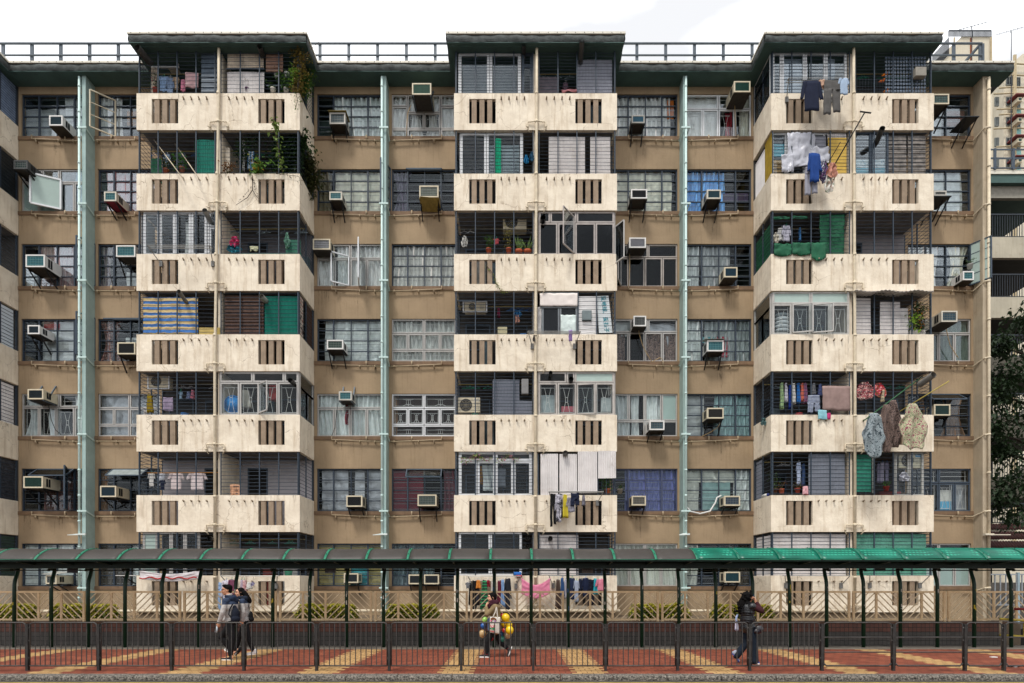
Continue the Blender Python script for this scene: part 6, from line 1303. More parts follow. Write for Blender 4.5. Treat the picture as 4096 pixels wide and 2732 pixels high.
m = MB(); c = Vector((BAY[3][0]+.06, 20.5, ZT[5]+.07)); m.tube([c+Vector((.0,.3,0)), c, c+Vector((0,-.1,0))], [.06, .06, .03], 10); m.build('bottle', WHITEP, t, True); m = MB(); m.tube([c+Vector((0,-.1,0)), c+Vector((0,-.17,0))], .045, 10); m.build('cap', M('#1f2f7a', rough=.3), t, True)

# ---------------------------------------------------------------- plants
def plant(px, py, w, h, Y, mat, label, n=160, leaf=.06, pot='#8a4a30', stems=5, name='potted_plant', trail=0, cat='plant', flower=None, seed=None, dep=.18):
    """py = foot of the plant"""
    c = P(px, py, Y); W_, H_ = w*Y/F, h*Y/F; t = thing(name, c, label, cat); rr = random.Random(int(px*7+py))
    if pot:
        m = MB(); m.tube([c+Vector((0,0,0)), c+Vector((0,0,.12)), c+Vector((0,0,.13)), c+Vector((0,0,.16))], [.07, .09, .1, .1], 14); m.build('pot', M(pot, var=.2), t, True)
    base = c+Vector((0, 0, .14 if pot else 0)); pts = []; m = MB(); tips = []
    for i in range(stems):
        tip = base+Vector((rr.uniform(-.5,.5)*W_, rr.uniform(-dep,dep), H_*rr.uniform(.55, 1))); mid = base.lerp(tip, .5)+Vector((rr.uniform(-.1,.1)*W_, rr.uniform(-.05,.05), .03)); m.tube([base, mid, tip], [.008, .006, .003], 5); tips.append((base, mid, tip))
        if trail and i % 2 == 0: e = tip+Vector((rr.uniform(-.15,.15), -.1, -trail*rr.uniform(.5, 1))); m.tube([tip, tip.lerp(e, .5)+Vector((.04,-.03,0)), e], .004, 4); tips.append((tip, tip.lerp(e, .5), e))
    m.build('stems', M('#4a4a2a', var=.3), t)
    for i in range(n):
        a, b_, e = rr.choice(tips); s = rr.random(); q = (a.lerp(b_, s*2) if s < .5 else b_.lerp(e, s*2-1)); sp = .10*W_+.03; pts.append(q+Vector((rr.gauss(0, sp), rr.gauss(0, .05), rr.gauss(0, sp*.8))))
    m = MB(); m.leaves(pts, leaf, rnd=rr); m.build('leaves', mat, t)
    if flower:
        m = MB(); m.leaves([Vector(rr.choice(pts))+Vector((rr.gauss(0,.03), -.05, rr.gauss(.02,.03))) for _ in range(int(n*.3))], leaf*.6, rnd=rr); m.build('flowers', M(flower, rough=.7, var=.2), t)
    return t
LF = lambda h, **k: M(h, rough=.5, var=.35, scale=8, bump=0, trans=.3, **k)
GD, GM, GL, GY, BRL = LF('#2c4222'), LF('#41602c'), LF('#6f8f3c'), LF('#8f8a38'), LF('#6f4a2c')
for a in [
 (622,374,60,75,20.25,GD,'magenta bougainvillea on the top left balcony',90,.05,'#8a3a30',5,0,'#c0185c'),
 (1148,312,20,16,20.25,GM,'small plant in a white pot on the shelf, left one of the top row',40,.03,'#cfcfcb',4,0,None),(1108,312,20,18,20.25,GM,'smallest potted plant on the shelf beside the brown louvre',40,.03,'#cfcfcb',4,0,None),(1175,312,18,18,20.25,GL,'small pale plant at the right end of the shelf',40,.03,'#b9b9b0',4,0,None),
 (1145,374,60,62,20.2,GM,'dense green potted plant low on the top right of the left stack',520,.075,'#b9b4aa',8,0,None),(1180,374,60,90,20.15,GL,'taller light green plant trailing over the top left stack corner',620,.07,'#5a4a3a',8,.35,None),(1092,374,40,28,20.2,GM,'low leafy plant beside the white corrugated panel, top row',110,.05,'#cfc8bc',5,0,None),
 (990,374,26,54,20.2,LF('#6f6a52'),'sparse dry plant before the white corrugated panel',60,.035,'#4a2a4a',5,0,'#8a2a6a'),
 (665,697,60,60,20.3,GD,'yellow flowered plant on the second row left balcony',140,.06,'#8a4a30',6,0,'#d8b82a'),(728,690,80,70,20.15,LF('#3f6a2f'),'broad leaved squash plant before the teal sheet, second row',45,.14,'#7a4a3a',5,0,None),
 (1030,690,90,30,20.0,LF('#5a7f38'),'big leaved vine spilling over the second row parapet, left stack',110,.14,None,6,.1,'#c8a028'),(908,695,60,46,20.05,BRL,'dried brown plant on the second row parapet by the downpipe',130,.07,None,6,.05,None),
 (1955,1014,40,60,20.2,GM,'spiky green potted plant left of the aloes, third row middle stack',140,.07,'#a04a2c',8,0,None),(2035,1014,46,110,20.15,LF('#9a8f3c'),'tall yellowish climbing plant in front of the condenser',150,.04,'#a04a2c',4,0,None),
 (3170,1975,0,0,20.2,GD,'',0,0,None,0,0,None),(3100,1972,44,80,20.25,LF('#3f5a2c'),'bushy green plant at the left post, sixth row right stack',200,.055,'#5a3a2a',6,0,None),(3126,1975,30,34,20.15,BRL,'small reddish plant in a terracotta pot, sixth row right stack',60,.045,'#9a4a30',4,0,None),(3190,1972,36,34,20.15,LF('#5f5a34'),'red flowering low plant beside the pink cloth, sixth row',90,.045,'#8a3a2c',5,0,'#a02a2a'),
 (3545,1964,30,24,20.1,LF('#4f8a2c'),'bright green plant in the wire basket, sixth row right stack',80,.045,'#7a2a24',5,0,None),
 (3675,1322,70,105,20.15,LF('#40502a'),'leafy orange flowered plant at the end of the fourth row, right stack',620,.075,None,9,.1,'#c87a20'),(3660,1312,60,60,20.05,LF('#7fa03c'),'light green broad plant in front of the orange flowered one',60,.12,None,6,0,None),
 (2430,1975,60,50,20.15,LF('#4a7a34'),'grassy green plant under the curved white sheet, sixth row middle stack',200,.07,'#a0522c',9,0,None),(2480,1975,24,30,20.1,GD,'small leafy plant beside the far right post, sixth row middle stack',80,.05,'#7a7468',4,0,None),
 (2230,2205,0,0,20.2,GD,'',0,0,None,0,0,None),(3197,680,26,60,20.3,LF('#8aa03a'),'yellow green plant behind the plastic bags, second row right stack',80,.05,'#4a4a3a',5,0,None),(3880,1075,22,22,21.2,GM,'small plant on the sill above the white air conditioner near the end column',60,.04,'#9a9a94',4,0,None)]:
    if a[7]: plant(a[0],a[1],a[2],a[3],a[4],a[5],a[6],a[7],a[8],a[9],a[10],trail=a[11],flower=a[12])
# aloes
for i, (px, h) in enumerate(((2075, 66), (2110, 62))):
    c = P(px, 1014, 20.15); t = thing('potted_aloe', c, ['potted aloe with long upright leaves under the condenser', 'potted aloe at the right beside the cage post, third row'][i], 'plant'); m = MB(); m.tube([c, c+Vector((0,0,.1))], [.11, .14], 14); m.build('pot', M('#9a4a2c'), t, True); m = MB()
    for q in range(12):
        a = U(-1, 1); b_ = c+Vector((0,0,.08)); e = b_+Vector((a*.28, U(-.12,.12), h*20.15/F*U(.6,1)*(1-.25*a*a))); m.tube([b_, b_.lerp(e, .5)+Vector((a*.03,0,.03)), e], [.022, .018, .002], 5)
    m.build('leaves', LF('#6f8a4a'), t, True)
def vine(pts, label, mat, n=80, leaf=.06, r=.008, sp=.05, name='vine'):
    P3 = [P(*p) for p in pts]; t = thing(name, P3[0], label, 'vine'); m = MB(); m.tube(P3, r, 5); m.build('stem', M('#4a3826', var=.3), t); q = []
    for i in range(n): j = R.randrange(len(P3)-1); s = R.random(); q.append(P3[j].lerp(P3[j+1], s)+Vector((R.gauss(0,sp), R.gauss(0,.04), R.gauss(0,sp))))
    m = MB(); m.leaves(q, leaf); m.build('leaves', mat, t); return t
vine([(1190,372,20,),(1196,330,20.0),(1205,270,19.95),(1200,232,19.95),(1188,200,19.9)], 'autumn coloured creeper climbing the top right corner of the left stack', LF('#66582a'), 620, .07, sp=.14)
vine([(1205,372,20.1),(1222,320,20.5),(1228,280,20.9)], 'green creeper over the flank of the top left balcony', LF('#3f5a28'), 900, .08, sp=.15); vine([(1185,372,19.95),(1190,405,19.93),(1180,440,19.93)], 'thin trailing vine hanging down the top left parapet', LF('#4f6a2c'), 26, .05)
vine([(1130,690,20.0),(1115,600,19.9),(1100,520,19.8),(1092,475,19.75)], 'slender tree shooting past the second row cage with pale hanging leaves', LF('#6f8545'), 80, .13, .012, .08, 'sapling')
vine([(1130,690,20.4),(1140,620,20.35),(1160,570,20.3),(1185,560,20.3)], 'dark bushy shrub filling the right of the second row cage, left stack', GD, 2600, .12, sp=.24, name='shrub'); vine([(985,640,20.2),(970,600,20.2),(985,565,20.2),(1030,545,20.25)], 'bushy twigs round the white cloth, second row left stack', GD, 420, .08, sp=.15)
vine([(1225,640,20.6),(1238,700,20.8),(1240,760,21.0)], 'creeper covering the flank of the second row, left stack', LF('#3f4424'), 1200, .1, sp=.18); vine([(1105,695,19.95),(1150,700,19.94),(1195,705,19.94),(1205,740,19.94)], 'tangle of bare twigs lying along the second row parapet', LF('#4a3a28'), 20, .05)
vine([(1945,1060,20.0),(1975,1100,19.97),(1985,1135,19.95),(2000,1160,19.9),(2028,1172,19.88)], 'small vine growing out of the slatted vent, third row middle stack', LF('#7a8f3a'), 70, .05, sp=.03)
t = thing('dead_branch', P(1012, 745, 19.95), 'dead brown frond hanging on the second row parapet, left stack', 'branch'); m = MB()
m.tube([P(1010,705,19.95), P(1010,760,19.93), P(990,790,19.93), P(943,821,19.93)], [.012,.014,.012,.006], 5); m.tube([P(1010,760,19.93), P(1025,785,19.93), P(1034,795,19.93)], [.01,.01,.005], 5)
for i in range(60):
    s = R.random(); q = P(1010,745,19.93).lerp(P(943,821,19.93), s) if i % 2 else P(1010,700,19.93).lerp(P(1032,792,19.93), s); m.beam(q, q+Vector((U(-.05,.05), -.02, U(-.06,.03))), .006)
m.build('frond', M('#2c1a14', var=.4), t)
def antenna(px, py, Y, label):
    c = P(px, py, Y); m = MB(); m.tube([(c.x, Y, 19.0), c], .03, 6); m.tube([c+Vector((-1.2,0,-.3)), c+Vector((1.1,0,.35))], .02, 5)
    for i in range(9): q = c+Vector((-1.2+.28*i,0,-.3+.08*i)); m.tube([q+Vector((-.05,-.1,-.25)), q+Vector((.05,.1,.25))], .015, 4)
    return tag(m.build('television_aerial', BARD, None, loc=(c.x, Y, 19)), label, 'aerial')
vine([(1215,245,19.75),(1235,205,19.7),(1275,168,19.7),(1278,105,19.7)], 'bare weed twigs sticking up from the left roof corner', BRL, 16, .04, .006)
# garland of flowers inside the sixth row middle window
t = thing('flower_garland', P(1900, 1820, 20.05), 'two swags of artificial flowers over the sixth row white windows, middle stack', 'garland'); m = MB(); m2 = MB()
for i in range(420):
    s = R.random(); px = 1842+125*s if i % 3 else 1988+90*s; q = P(px, 1832+8*sin(s*9)+R.gauss(0,6), 20.0)
    (m2 if R.random() < .35 else m).leaves([q], .05)
m.build('leaves', LF('#8aa048'), t); m2.build('flowers', M('#c07a9a', var=.4), t)
# hedge clumps behind the fence
HG = LF('#4d5c1c'); HY = LF('#b5ac3c')
for i, (x0, x1) in enumerate(((-20,140),(215,462),(1190,1425),(1548,1752),(2520,2752),(2850,3085))):
    lab = ['far left end', 'just left of the left mint column foot', 'left of the middle mint column foot', 'right of the middle mint column foot', 'around the right mint column foot', 'behind the long-haired woman'][i]
    Y = 17.6; t = thing('variegated_hedge', (PX((x0+x1)/2, Y), Y, .6), f'yellow green variegated hedge clump behind the fence, {lab}', 'hedge', 'hedge clumps behind the fence'); rr = random.Random(i+3); A = []; Bp = []
    W_ = PX(x1, Y)-PX(x0, Y); X0 = PX(x0, Y)
    for q in range(int(W_*3600)):
        u = rr.random(); top = .45*(1+.16*noise.noise((u*7, i, 0)))*min(1, 9*min(u, 1-u)+.4); z = top*rr.random()**.6; pt = (X0+W_*u, Y+rr.uniform(-.3,.3)*(1-z*.8), .62+z+.06)
        (Bp if rr.random() < (.25+z*1.3) else A).append(pt)
    m = MB(); m.leaves(A, .075, rnd=rr); m.build('dark_leaves', HG, t); m = MB(); m.leaves(Bp, .07, rnd=rr); m.build('yellow_leaves', HY, t)
    m = MB()
    for q in range(10): x = X0+W_*(q+.5)/10; m.tube([(x, Y, .6), (x+rr.uniform(-.1,.1), Y, .85)], .012, 5)
    m.build('stems', M('#3a3020'), t)
# long beige pipe along the foot of the building
for x0, x1, y, r, lab in ((-20,1195,793,.05,'left'),(1300,2480,790,.05,'middle'),(2600,3400,790,.045,'right')):
    m = MB(); Y = 19.7; m.tube([P(x0, 2150+y/2.694, Y), P(x1, 2150+y/2.694, Y)], r, 10); tag(m.build('ground_pipe', PIPEC, None, True, loc=P(x0, 2443, Y)), f'long cream pipe along the building foot, {lab} run', 'pipe')
# litter on the pavement
m = MB(); c = P(3975, 2630, 13.98); m.box(c.x-.07, 13.95, .0, c.x+.07, 14.02, .02); tag(m.build('crumpled_carton', WHITEP, None, loc=(c.x, 14, 0)), 'small crumpled white carton on the red paving, right end', 'litter')
m = MB(); m.slab(lambda u, v: (PX(4040, 12.3)+.22*u, 12.3+.12*v, .012+.01*sin(u*9+v*5)), 8, 5, .002, (0,0,1)); tag(m.build('paper_scrap', M('#8f8f90', var=.4), None, loc=(PX(4040, 12.3), 12.3, 0)), 'flat grey paper scrap on the paving by the last railing post', 'litter')
# ---------------------------------------------------------------- beyond the right end
FAR = M('#cfc6b2', var=.1, scale=.5, bump=0, streak=.4, dirt=.3); FARP = M('#b8a888'); 
def far_block(x0, x1, ytop, Y, label, wins, slope=0, rail=False, name='tower_block'):
    X0, X1, Z = PX(x0, Y), PX(x1, Y), PZ(ytop, Y); t = thing(name, ((X0+X1)/2, Y, -.14), label, 'building')
    m = MB(); pts = [(X0, -.1), (X1, -.1), (X1, Z), (X0+slope, Z), (X0, Z-slope*.9)] if slope else [(X0, -.1), (X1, -.1), (X1, Z), (X0, Z)]
    n = len(pts); m.hull([(x, Y, z) for x, z in pts]+[(x, Y+14, z) for x, z in pts], [tuple(range(n)), tuple(range(2*n-1, n-1, -1))]+[((i+1) % n, i, n+i, n+(i+1) % n) for i in range(n)]); m.build('wall', FAR, t)
    for (a, b_, c, d, col) in wins:
        xa, xb, za, zb = PX(a, Y), PX(c, Y), PZ(d, Y), PZ(b_, Y); m = MB(); m.frame(xa, za, xb, zb, Y-.08, .1, .16); m.box((xa+xb)/2-.05, Y-.07, za+.1, (xa+xb)/2+.05, Y-.02, zb-.1); w = m.build('window', M('#6f7472'), t)
        m = MB(); m.box(xa+.08, Y-.03, za+.08, xb-.08, Y-.01, zb-.08); m.build('pane', M(col, rough=.25, var=.3), w)
    return t
zb = 1.867
wB = []
for r_, y in enumerate((462, 615, 765, 918, 1068)):
    for (a, c) in ((708, 737), (790, 838)):
        wB.append((3600+a/zb, 60+y/zb, 3600+c/zb, 60+(y+66)/zb, '#2c3138'))
    wB.append((3600+858/zb, 60+(y+5)/zb, 3600+897/zb, 60+(y+80)/zb, '#1f2226'))
tB = far_block(3600+776/zb, 4140, 60+290/zb, 70, 'pale cream tower block with many outside pipes at the far right', [w for w in wB], 2.2)
tB2 = far_block(3600+640/zb, 3600+780/zb, 60+380/zb, 72, 'lower cream wing of the far tower, left of its pipes', [], 0, name='tower_wing')
for px in (668, 682, 852, 862):
    m = MB(); x = PX(3600+px/zb, 69.6); m.tube([(x, 69.6, PZ(60+(300 if px > 800 else 560)/zb, 69.6)), (x, 69.6, 5)], .12, 6); m.build('drain_pipe', FARP, tB)
for r_, y in enumerate((370, 455, 545, 590, 705, 745, 850, 985)):
    m = MB(); z = PZ(60+y/zb, 69.6); m.tube([(PX(3600+(700+20*(r_ % 3))/zb, 69.6), 69.6, z), (PX(3600+860/zb, 69.6), 69.6, z+.1), (PX(4120, 69.6), 69.6, z)], .08, 6); m.build('waste_pipe', FARP, tB)
for y in (700, 850, 1000, 1150):
    m = MB(); m.box(PX(3600+853/zb, 69.8), 69.8, PZ(60+(y+50)/zb, 69.8), PX(3600+905/zb, 69.8), 69.95, PZ(60+y/zb, 69.8)); m.build('blue_panel', M('#8fc0bc'), tB)
for r_, y in enumerate((605, 758, 910, 1062)):
    m = MB(); m.box(PX(3600+845/zb, 69), 68.6, PZ(60+y/zb, 69)-.1, PX(4096, 69), 70, PZ(60+y/zb, 69)); m.build('red_canopy', M('#7a3f40'), tB)
    Yq = 68.8; X0, X1 = PX(3600+880/zb, Yq), PX(3600+914/zb, Yq); Z0, Z1 = PZ(60+(y+38)/zb, Yq), PZ(60+(y+8)/zb, Yq)
    t = thing('air_conditioner', (X0, Yq, Z0), f'tiny air conditioner on the far cream tower, {["first","second","third","fourth"][r_]} from the top under a red canopy', 'air conditioner', 'air conditioners on the far tower'); m = MB(); m.box(X0, Yq, Z0, X1, 70, Z1); m.build('casing', CREAMP, t); m = MB(); m.box(X0+.1, Yq-.02, Z0+.1, X1-.1, Yq, Z1-.1); m.build('front_grille', M('#2f4a44'), t)
tA = far_block(3600+245/zb, 3600+690/zb, 60+160/zb, 45, 'rust stained cream stair tower behind the roof, fenced on top', [], 2.2, name='stair_tower')
m = MB(); Y = 44.9
xs = [PX(3600+(365+8.6*i)/zb, Y) for i in range(38)]; zt = PZ(60+118/zb, Y); z0 = PZ(60+160/zb, Y)
for x in xs: m.box(x-.02, Y, z0, x+.02, Y+.04, zt)
m.box(xs[0], Y-.01, zt, xs[-1], Y+.05, zt+.06)
for i in range(16): x = PX(3600+(245+8*i)/zb, Y); z = PZ(60+(300-9*i)/zb, Y); m.box(x-.02, Y, z-1.3, x+.02, Y+.04, z)
m.build('top_railing', BARD, tA)
m = MB(); m.box(PX(3600+530/zb, Y), Y+.05, PZ(60+340/zb, Y), PX(3600+542/zb, Y), Y+.09, PZ(60+165/zb, Y)); m.build('rust_stain', M('#8a4a22', var=.5), tA)
m = MB()
for px in (405, 680): m.tube([P(3600+px/zb, 60+170/zb, 44.9), P(3600+px/zb, 60+345/zb, 44.9)], .06, 6)
m.build('drain_pipe', FARP, tA)
antenna(3600+537/zb, 60+88/zb, 44, 'television aerial on the stair tower roof'); antenna(4080-35, 60+118/zb*1.02, 46, 'smaller aerial at the right corner of the stair tower')
# open stair and gallery block at the right end
Y = 29; X0, X1 = PX(3955, Y)-1.5, PX(4300, Y); SG = thing('stair_block', (X0, Y, -.14), 'dark open stair block with pale parapet bands beyond the end column', 'building')
def band(y0, y1, mat, yy=0, name='parapet_band', d=.2): m = MB(); m.box(X0, Y+yy, PZ(y1, Y), X1, Y+yy+d, PZ(y0, Y)); m.build(name, mat, SG)
PB = M('#b3ab98', var=.15, scale=1, dirt=.5, streak=.5); PB_SHADED = M('#565248', var=.2, dirt=.5); PB2 = M('#8f8b80', var=.2, dirt=.5)  # lower bands use a darker copy with the tree's shade in the colour
m = MB(); m.box(X0, Y-.3, PZ(712, Y), X1, Y+8, PZ(697, Y)); m.build('roof_flashing', FLASH, SG); m = MB(); m.box(X0, Y-.25, PZ(745, Y), X1, Y+8, PZ(712, Y)); m.build('roof_edge', SOFFIT, SG)
band(745, 792, PB2, name='roof_beam')
for y0, y1, q in ((948, 1031, PB), (1188, 1271, PB), (1428, 1500, PB_SHADED), (1667, 1752, PB_SHADED), (1911, 1992, PB_SHADED)): band(y0, y1, q)
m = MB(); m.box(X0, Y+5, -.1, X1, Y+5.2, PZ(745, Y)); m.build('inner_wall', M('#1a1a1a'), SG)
for y in (1031, 1271, 1500, 1752, 1992): m = MB(); m.box(X0, Y+.2, PZ(y, Y), X1, Y+5, PZ(y-12, Y)); m.build('floor_slab', M('#3a3936'), SG)
m = MB(); m.box(X0-.1, Y-.1, -.1, X0+.5, Y+5.2, PZ(760, Y)); m.build('corner_column', PB2, SG)
for j, (yt, yb_) in enumerate(((858, 948), (1098, 1188), (1340, 1428), (1575, 1667), (1818, 1911), (2015, 2092))):
    m = MB(); zt, z0 = PZ(yt, Y), PZ(yb_, Y); m.box(X0, Y-.02, zt-.03, X1, Y+.04, zt+.03); m.box(X0, Y, z0, X1, Y+.03, z0+.04); x = X0
    while x < X1: m.box(x, Y, z0, x+.025, Y+.025, zt); x += .12
    m.build('gallery_railing', BARD, SG)
    m = MB(); sx = PX(3965, Y+2); m.hull([(sx, Y+2, z0-.1), (sx+4, Y+2, z0+2.3), (sx+4, Y+2, z0+1.3), (sx, Y+2, z0-.9), (sx, Y+2.1, z0-.1), (sx+4, Y+2.1, z0+2.3), (sx+4, Y+2.1, z0+1.3), (sx, Y+2.1, z0-.9)], [(0,3,2,1),(4,5,6,7),(0,1,5,4),(1,2,6,5),(2,3,7,6),(3,0,4,7)]); m.build('stair_flight', PB, SG)
m = MB(); m.box(X0, Y-.35, PZ(620, Y), X1, Y-.3, PZ(616, Y)); m.box(X0, Y-.35, PZ(655, Y), X1, Y-.3, PZ(650, Y)); m.box(X0, Y-.35, PZ(693, Y), X1, Y-.3, PZ(689, Y))
for px in (3958, 4031, 4110): x = PX(px, Y); m.box(x-.05, Y-.36, PZ(697, Y), x+.05, Y-.29, PZ(614, Y))
m.build('roof_railing', NAVY2, SG)
m = MB(); n = 200
for (ya, yb_, yy) in ((2095, 2122, 27.5), (2126, 2160, 27), (2164, 2196, 26.5)): m.slab(lambda u, v: (17.2+8*u, yy-.35*(1-v), PZ(yb_, yy)+(PZ(ya, yy)-PZ(yb_, yy))*v+.015*sin(u*n*2)), 320, 2, .01)
tag(m.build('corrugated_shed_roof', M('#4a2620', var=.5, scale=5, streak=.6), None, True, loc=(17.2, 27, 3.5)), 'dark red corrugated shed roofs stepping down beyond the end column', 'roof')
t = thing('garden_gate', (PX(3960, 22), 22, .6), 'grey upright-barred steel gate beyond the end column', 'gate'); Y = 22; m = MB(); X0, X1 = PX(3958, Y), PX(4180, Y); m.box(X0, Y, PZ(2300, Y), X1, Y+.05, PZ(2295, Y)); m.box(X0, Y, PZ(2422, Y), X1, Y+.05, PZ(2417, Y)); x = X0
while x < X1: m.box(x, Y+.01, PZ(2420, Y), x+.04, Y+.04, PZ(2298, Y)); x += .2
m.build('bars', M('#8a8f94', rough=.4), t); m = MB(); m.box(PX(4074, Y)-.04, Y-.02, .2, PX(4074, Y)+.04, Y+.07, PZ(2290, Y)); m.build('post', M('#8fa0a8'), t)
m = MB(); m.box(X0, 24, -.1, 30, 24.3, PZ(2330, 24)); tag(m.build('yard_wall', M('#55504a', var=.4, dirt=.6), None, loc=(X0, 24, 0)), 'dim grey yard wall behind the gate', 'wall')
m = MB(); m.box(13.9, 17.3, -.1, 30, 17.5, .42); tag(m.build('dark_opening_panel', M('#211e1b', var=.4), None, loc=(13.9, 17.3, 0)), 'low near-black panel standing in for the dark opening beyond the end of the tiled wall', 'wall')  # panel stands for the dark opening; its shade is in the colour
YEL = M('#b8a23c', var=.3, rough=.5); t = thing('tubular_barrier', (PX(4015, 16), 16, 0), 'yellow and red painted tubular barrier at the right edge under the canopy', 'barrier'); Y = 16.4
m = MB(); m.tube([P(4002,2545,Y), P(4003,2460,Y), P(4008,2440,Y), P(4022,2435,Y), P(4052,2436,Y)], .035, 10); m.build('bent_tube', M('#b9b09a', rough=.5), t, True); m = MB(); m.tube([P(4052,2436,Y), P(4150,2437,Y)], .036, 10); m.build('red_tube', M('#7a2420', rough=.5), t, True)
m = MB(); m.tube([P(4000,2475,Y-.1), P(4096,2482,Y-.1), P(4096,2545,Y-.1), P(4000,2540,Y-.1)], .03, 8); m.build('yellow_tube', YEL, t, True)
# broad-leaved tree at the right edge
tr = thing('broadleaf_tree', (21.6, 25, .0), 'dark glossy broad-leaved tree in front of the stair block', 'tree'); rr = random.Random(5)
m = MB(); m.tube([(22.6, 25, -.1), (22.5, 25, 4), (22.3, 24.9, 8), (21.9, 24.8, 12)], [.3, .25, .18, .08], 10); m.build('trunk', M('#3a2f26', var=.4, bump=.5), tr, True)
clumps = [(19.9, 5.2, .8), (20.0, 9.6, .8), (19.8, 8.0, .7), (20.2, 11.6, .7), (21.0, 4.6, 1.0), (20.6, 5.9, 1.0), (21.6, 6.6, 1.2), (20.4, 8.6, 1.1), (21.3, 9.6, 1.3), (20.5, 10.4, .9), (21.8, 11.2, 1.1), (21.4, 12.6, .9), (22.2, 8, 1.3), (22.6, 5.2, 1.3), (21.9, 13.4, .6), (20.3, 7.2, .6)]
pts = []; br = MB()
for (x, z, r_) in clumps:
    br.tube([(22.4, 25, z-.8), ((22.4+x)/2, 24.9, z-.2), (x, 24.7, z)], [.07, .05, .02], 6)
    for q in range(300): d = Vector((rr.gauss(0,1), rr.gauss(0,1), rr.gauss(0,1))).normalized()*r_*rr.uniform(.3, 1.1); pts.append((x+d.x, 24.7+d.y*.8, z+d.z*.75))
br.build('limbs', M('#3a2f26', var=.4), tr, True); m = MB(); m.leaves(pts, .2, .5, rr); m.build('crown', M('#273820', rough=.6, var=.6, scale=1.5, bump=0, trans=.2, spec=.25), tr)
# ---------------------------------------------------------------- people
def blob(name, prims, mat, parent, vox=.007, smooth=4):
    """union of tapered capsules and ellipsoids, fused into one continuous skin"""
    m = MB()
    for p in prims:
        if p[0] == 'c':
            a, b_ = Vector(p[1]), Vector(p[2]); r0, r1 = p[3], p[4]; d = (b_-a); L_ = d.length; d = d.normalized(); pts = []; rs = []
            for q in range(4): an = pi/2*q/4; pts.append(a-d*r0*cos(an)); rs.append(max(.0008, r0*sin(an)))
            for q in range(4): pts.append(a+d*L_*q/3); rs.append(r0+(r1-r0)*q/3)
            for q in range(1, 5): an = pi/2*q/4; pts.append(b_+d*r1*sin(an)); rs.append(max(.0008, r1*cos(an)))
            m.tube(pts, rs, 12)
        else:
            m.ball(p[1], 1, 16, 12, p[2], p[3] if len(p) > 3 else None)
    me = bpy.data.meshes.new('t'); me.from_pydata(m.v, [], m.f); o = bpy.data.objects.new('t', me); COL.objects.link(o)
    r = o.modifiers.new('r', 'REMESH'); r.mode = 'VOXEL'; r.voxel_size = vox
    s = o.modifiers.new('s', 'SMOOTH'); s.factor = .5; s.iterations = smooth
    dg = bpy.context.evaluated_depsgraph_get(); n = bpy.data.meshes.new_from_object(o.evaluated_get(dg)); bpy.data.objects.remove(o)
    off = wloc(parent); n.transform(Matrix.Translation(-off)); n.name = name; n.materials.clear(); n.materials.append(mat)
    n.polygons.foreach_set('use_smooth', [True]*len(n.polygons)); o = bpy.data.objects.new(name, n); COL.objects.link(o); o.parent = parent; return o
def basis(f, up=(0,0,1)):
    f = Vector(f).normalized(); s = f.cross(Vector(up)).normalized(); u = s.cross(f); return f, s, u     # forward, right, up
def head_prims(c, f, k=1., up=(0,0,1)):
    f, s, u = basis(f, up); c = Vector(c); rot = Matrix((s, f, u)).transposed(); w = lambda x, y, z: c + (s*x+f*y+u*z)*k
    P_ = [('e', w(0,-.012,.028), (.072*k,.09*k,.085*k), rot), ('e', w(0,.012,-.03), (.058*k,.068*k,.078*k), rot), ('e', w(0,.042,-.078), (.03*k,.03*k,.024*k), rot),
          ('c', w(0,.078,.012), w(0,.094,-.024), .009*k, .014*k), ('e', w(0,.072,-.05), (.024*k,.015*k,.011*k), rot), ('e', w(0,.06,.04), (.052*k,.026*k,.022*k), rot)]
    for q in (-1, 1): P_ += [('e', w(q*.074,-.004,-.004), (.01*k,.02*k,.03*k), rot), ('e', w(q*.036,.052,-.022), (.022*k,.022*k,.022*k), rot)]
    return P_, w, rot
def face(parent, w, k, rot, brow='#1a1412', lip='#8a4a40'):
    m = MB()
    for q in (-1, 1): m.ball(w(q*.029,.07,.012), .011*k, 10, 6, (1.35,.8,.55), rot)
    m.build('eyes', M('#1a1311', rough=.2, var=.1), parent, True); m = MB()
    for q in (-1, 1): m.tube([w(q*.014,.083,.031), w(q*.03,.082,.037), w(q*.047,.071,.031)], .0035*k, 5)
    m.build('eyebrows', M(brow), parent); m = MB(); m.tube([w(-.022,.08,-.052), w(0,.088,-.05), w(.022,.08,-.052)], [.003*k,.0065*k,.003*k], 6); m.build('lips', M(lip, rough=.5), parent, True)
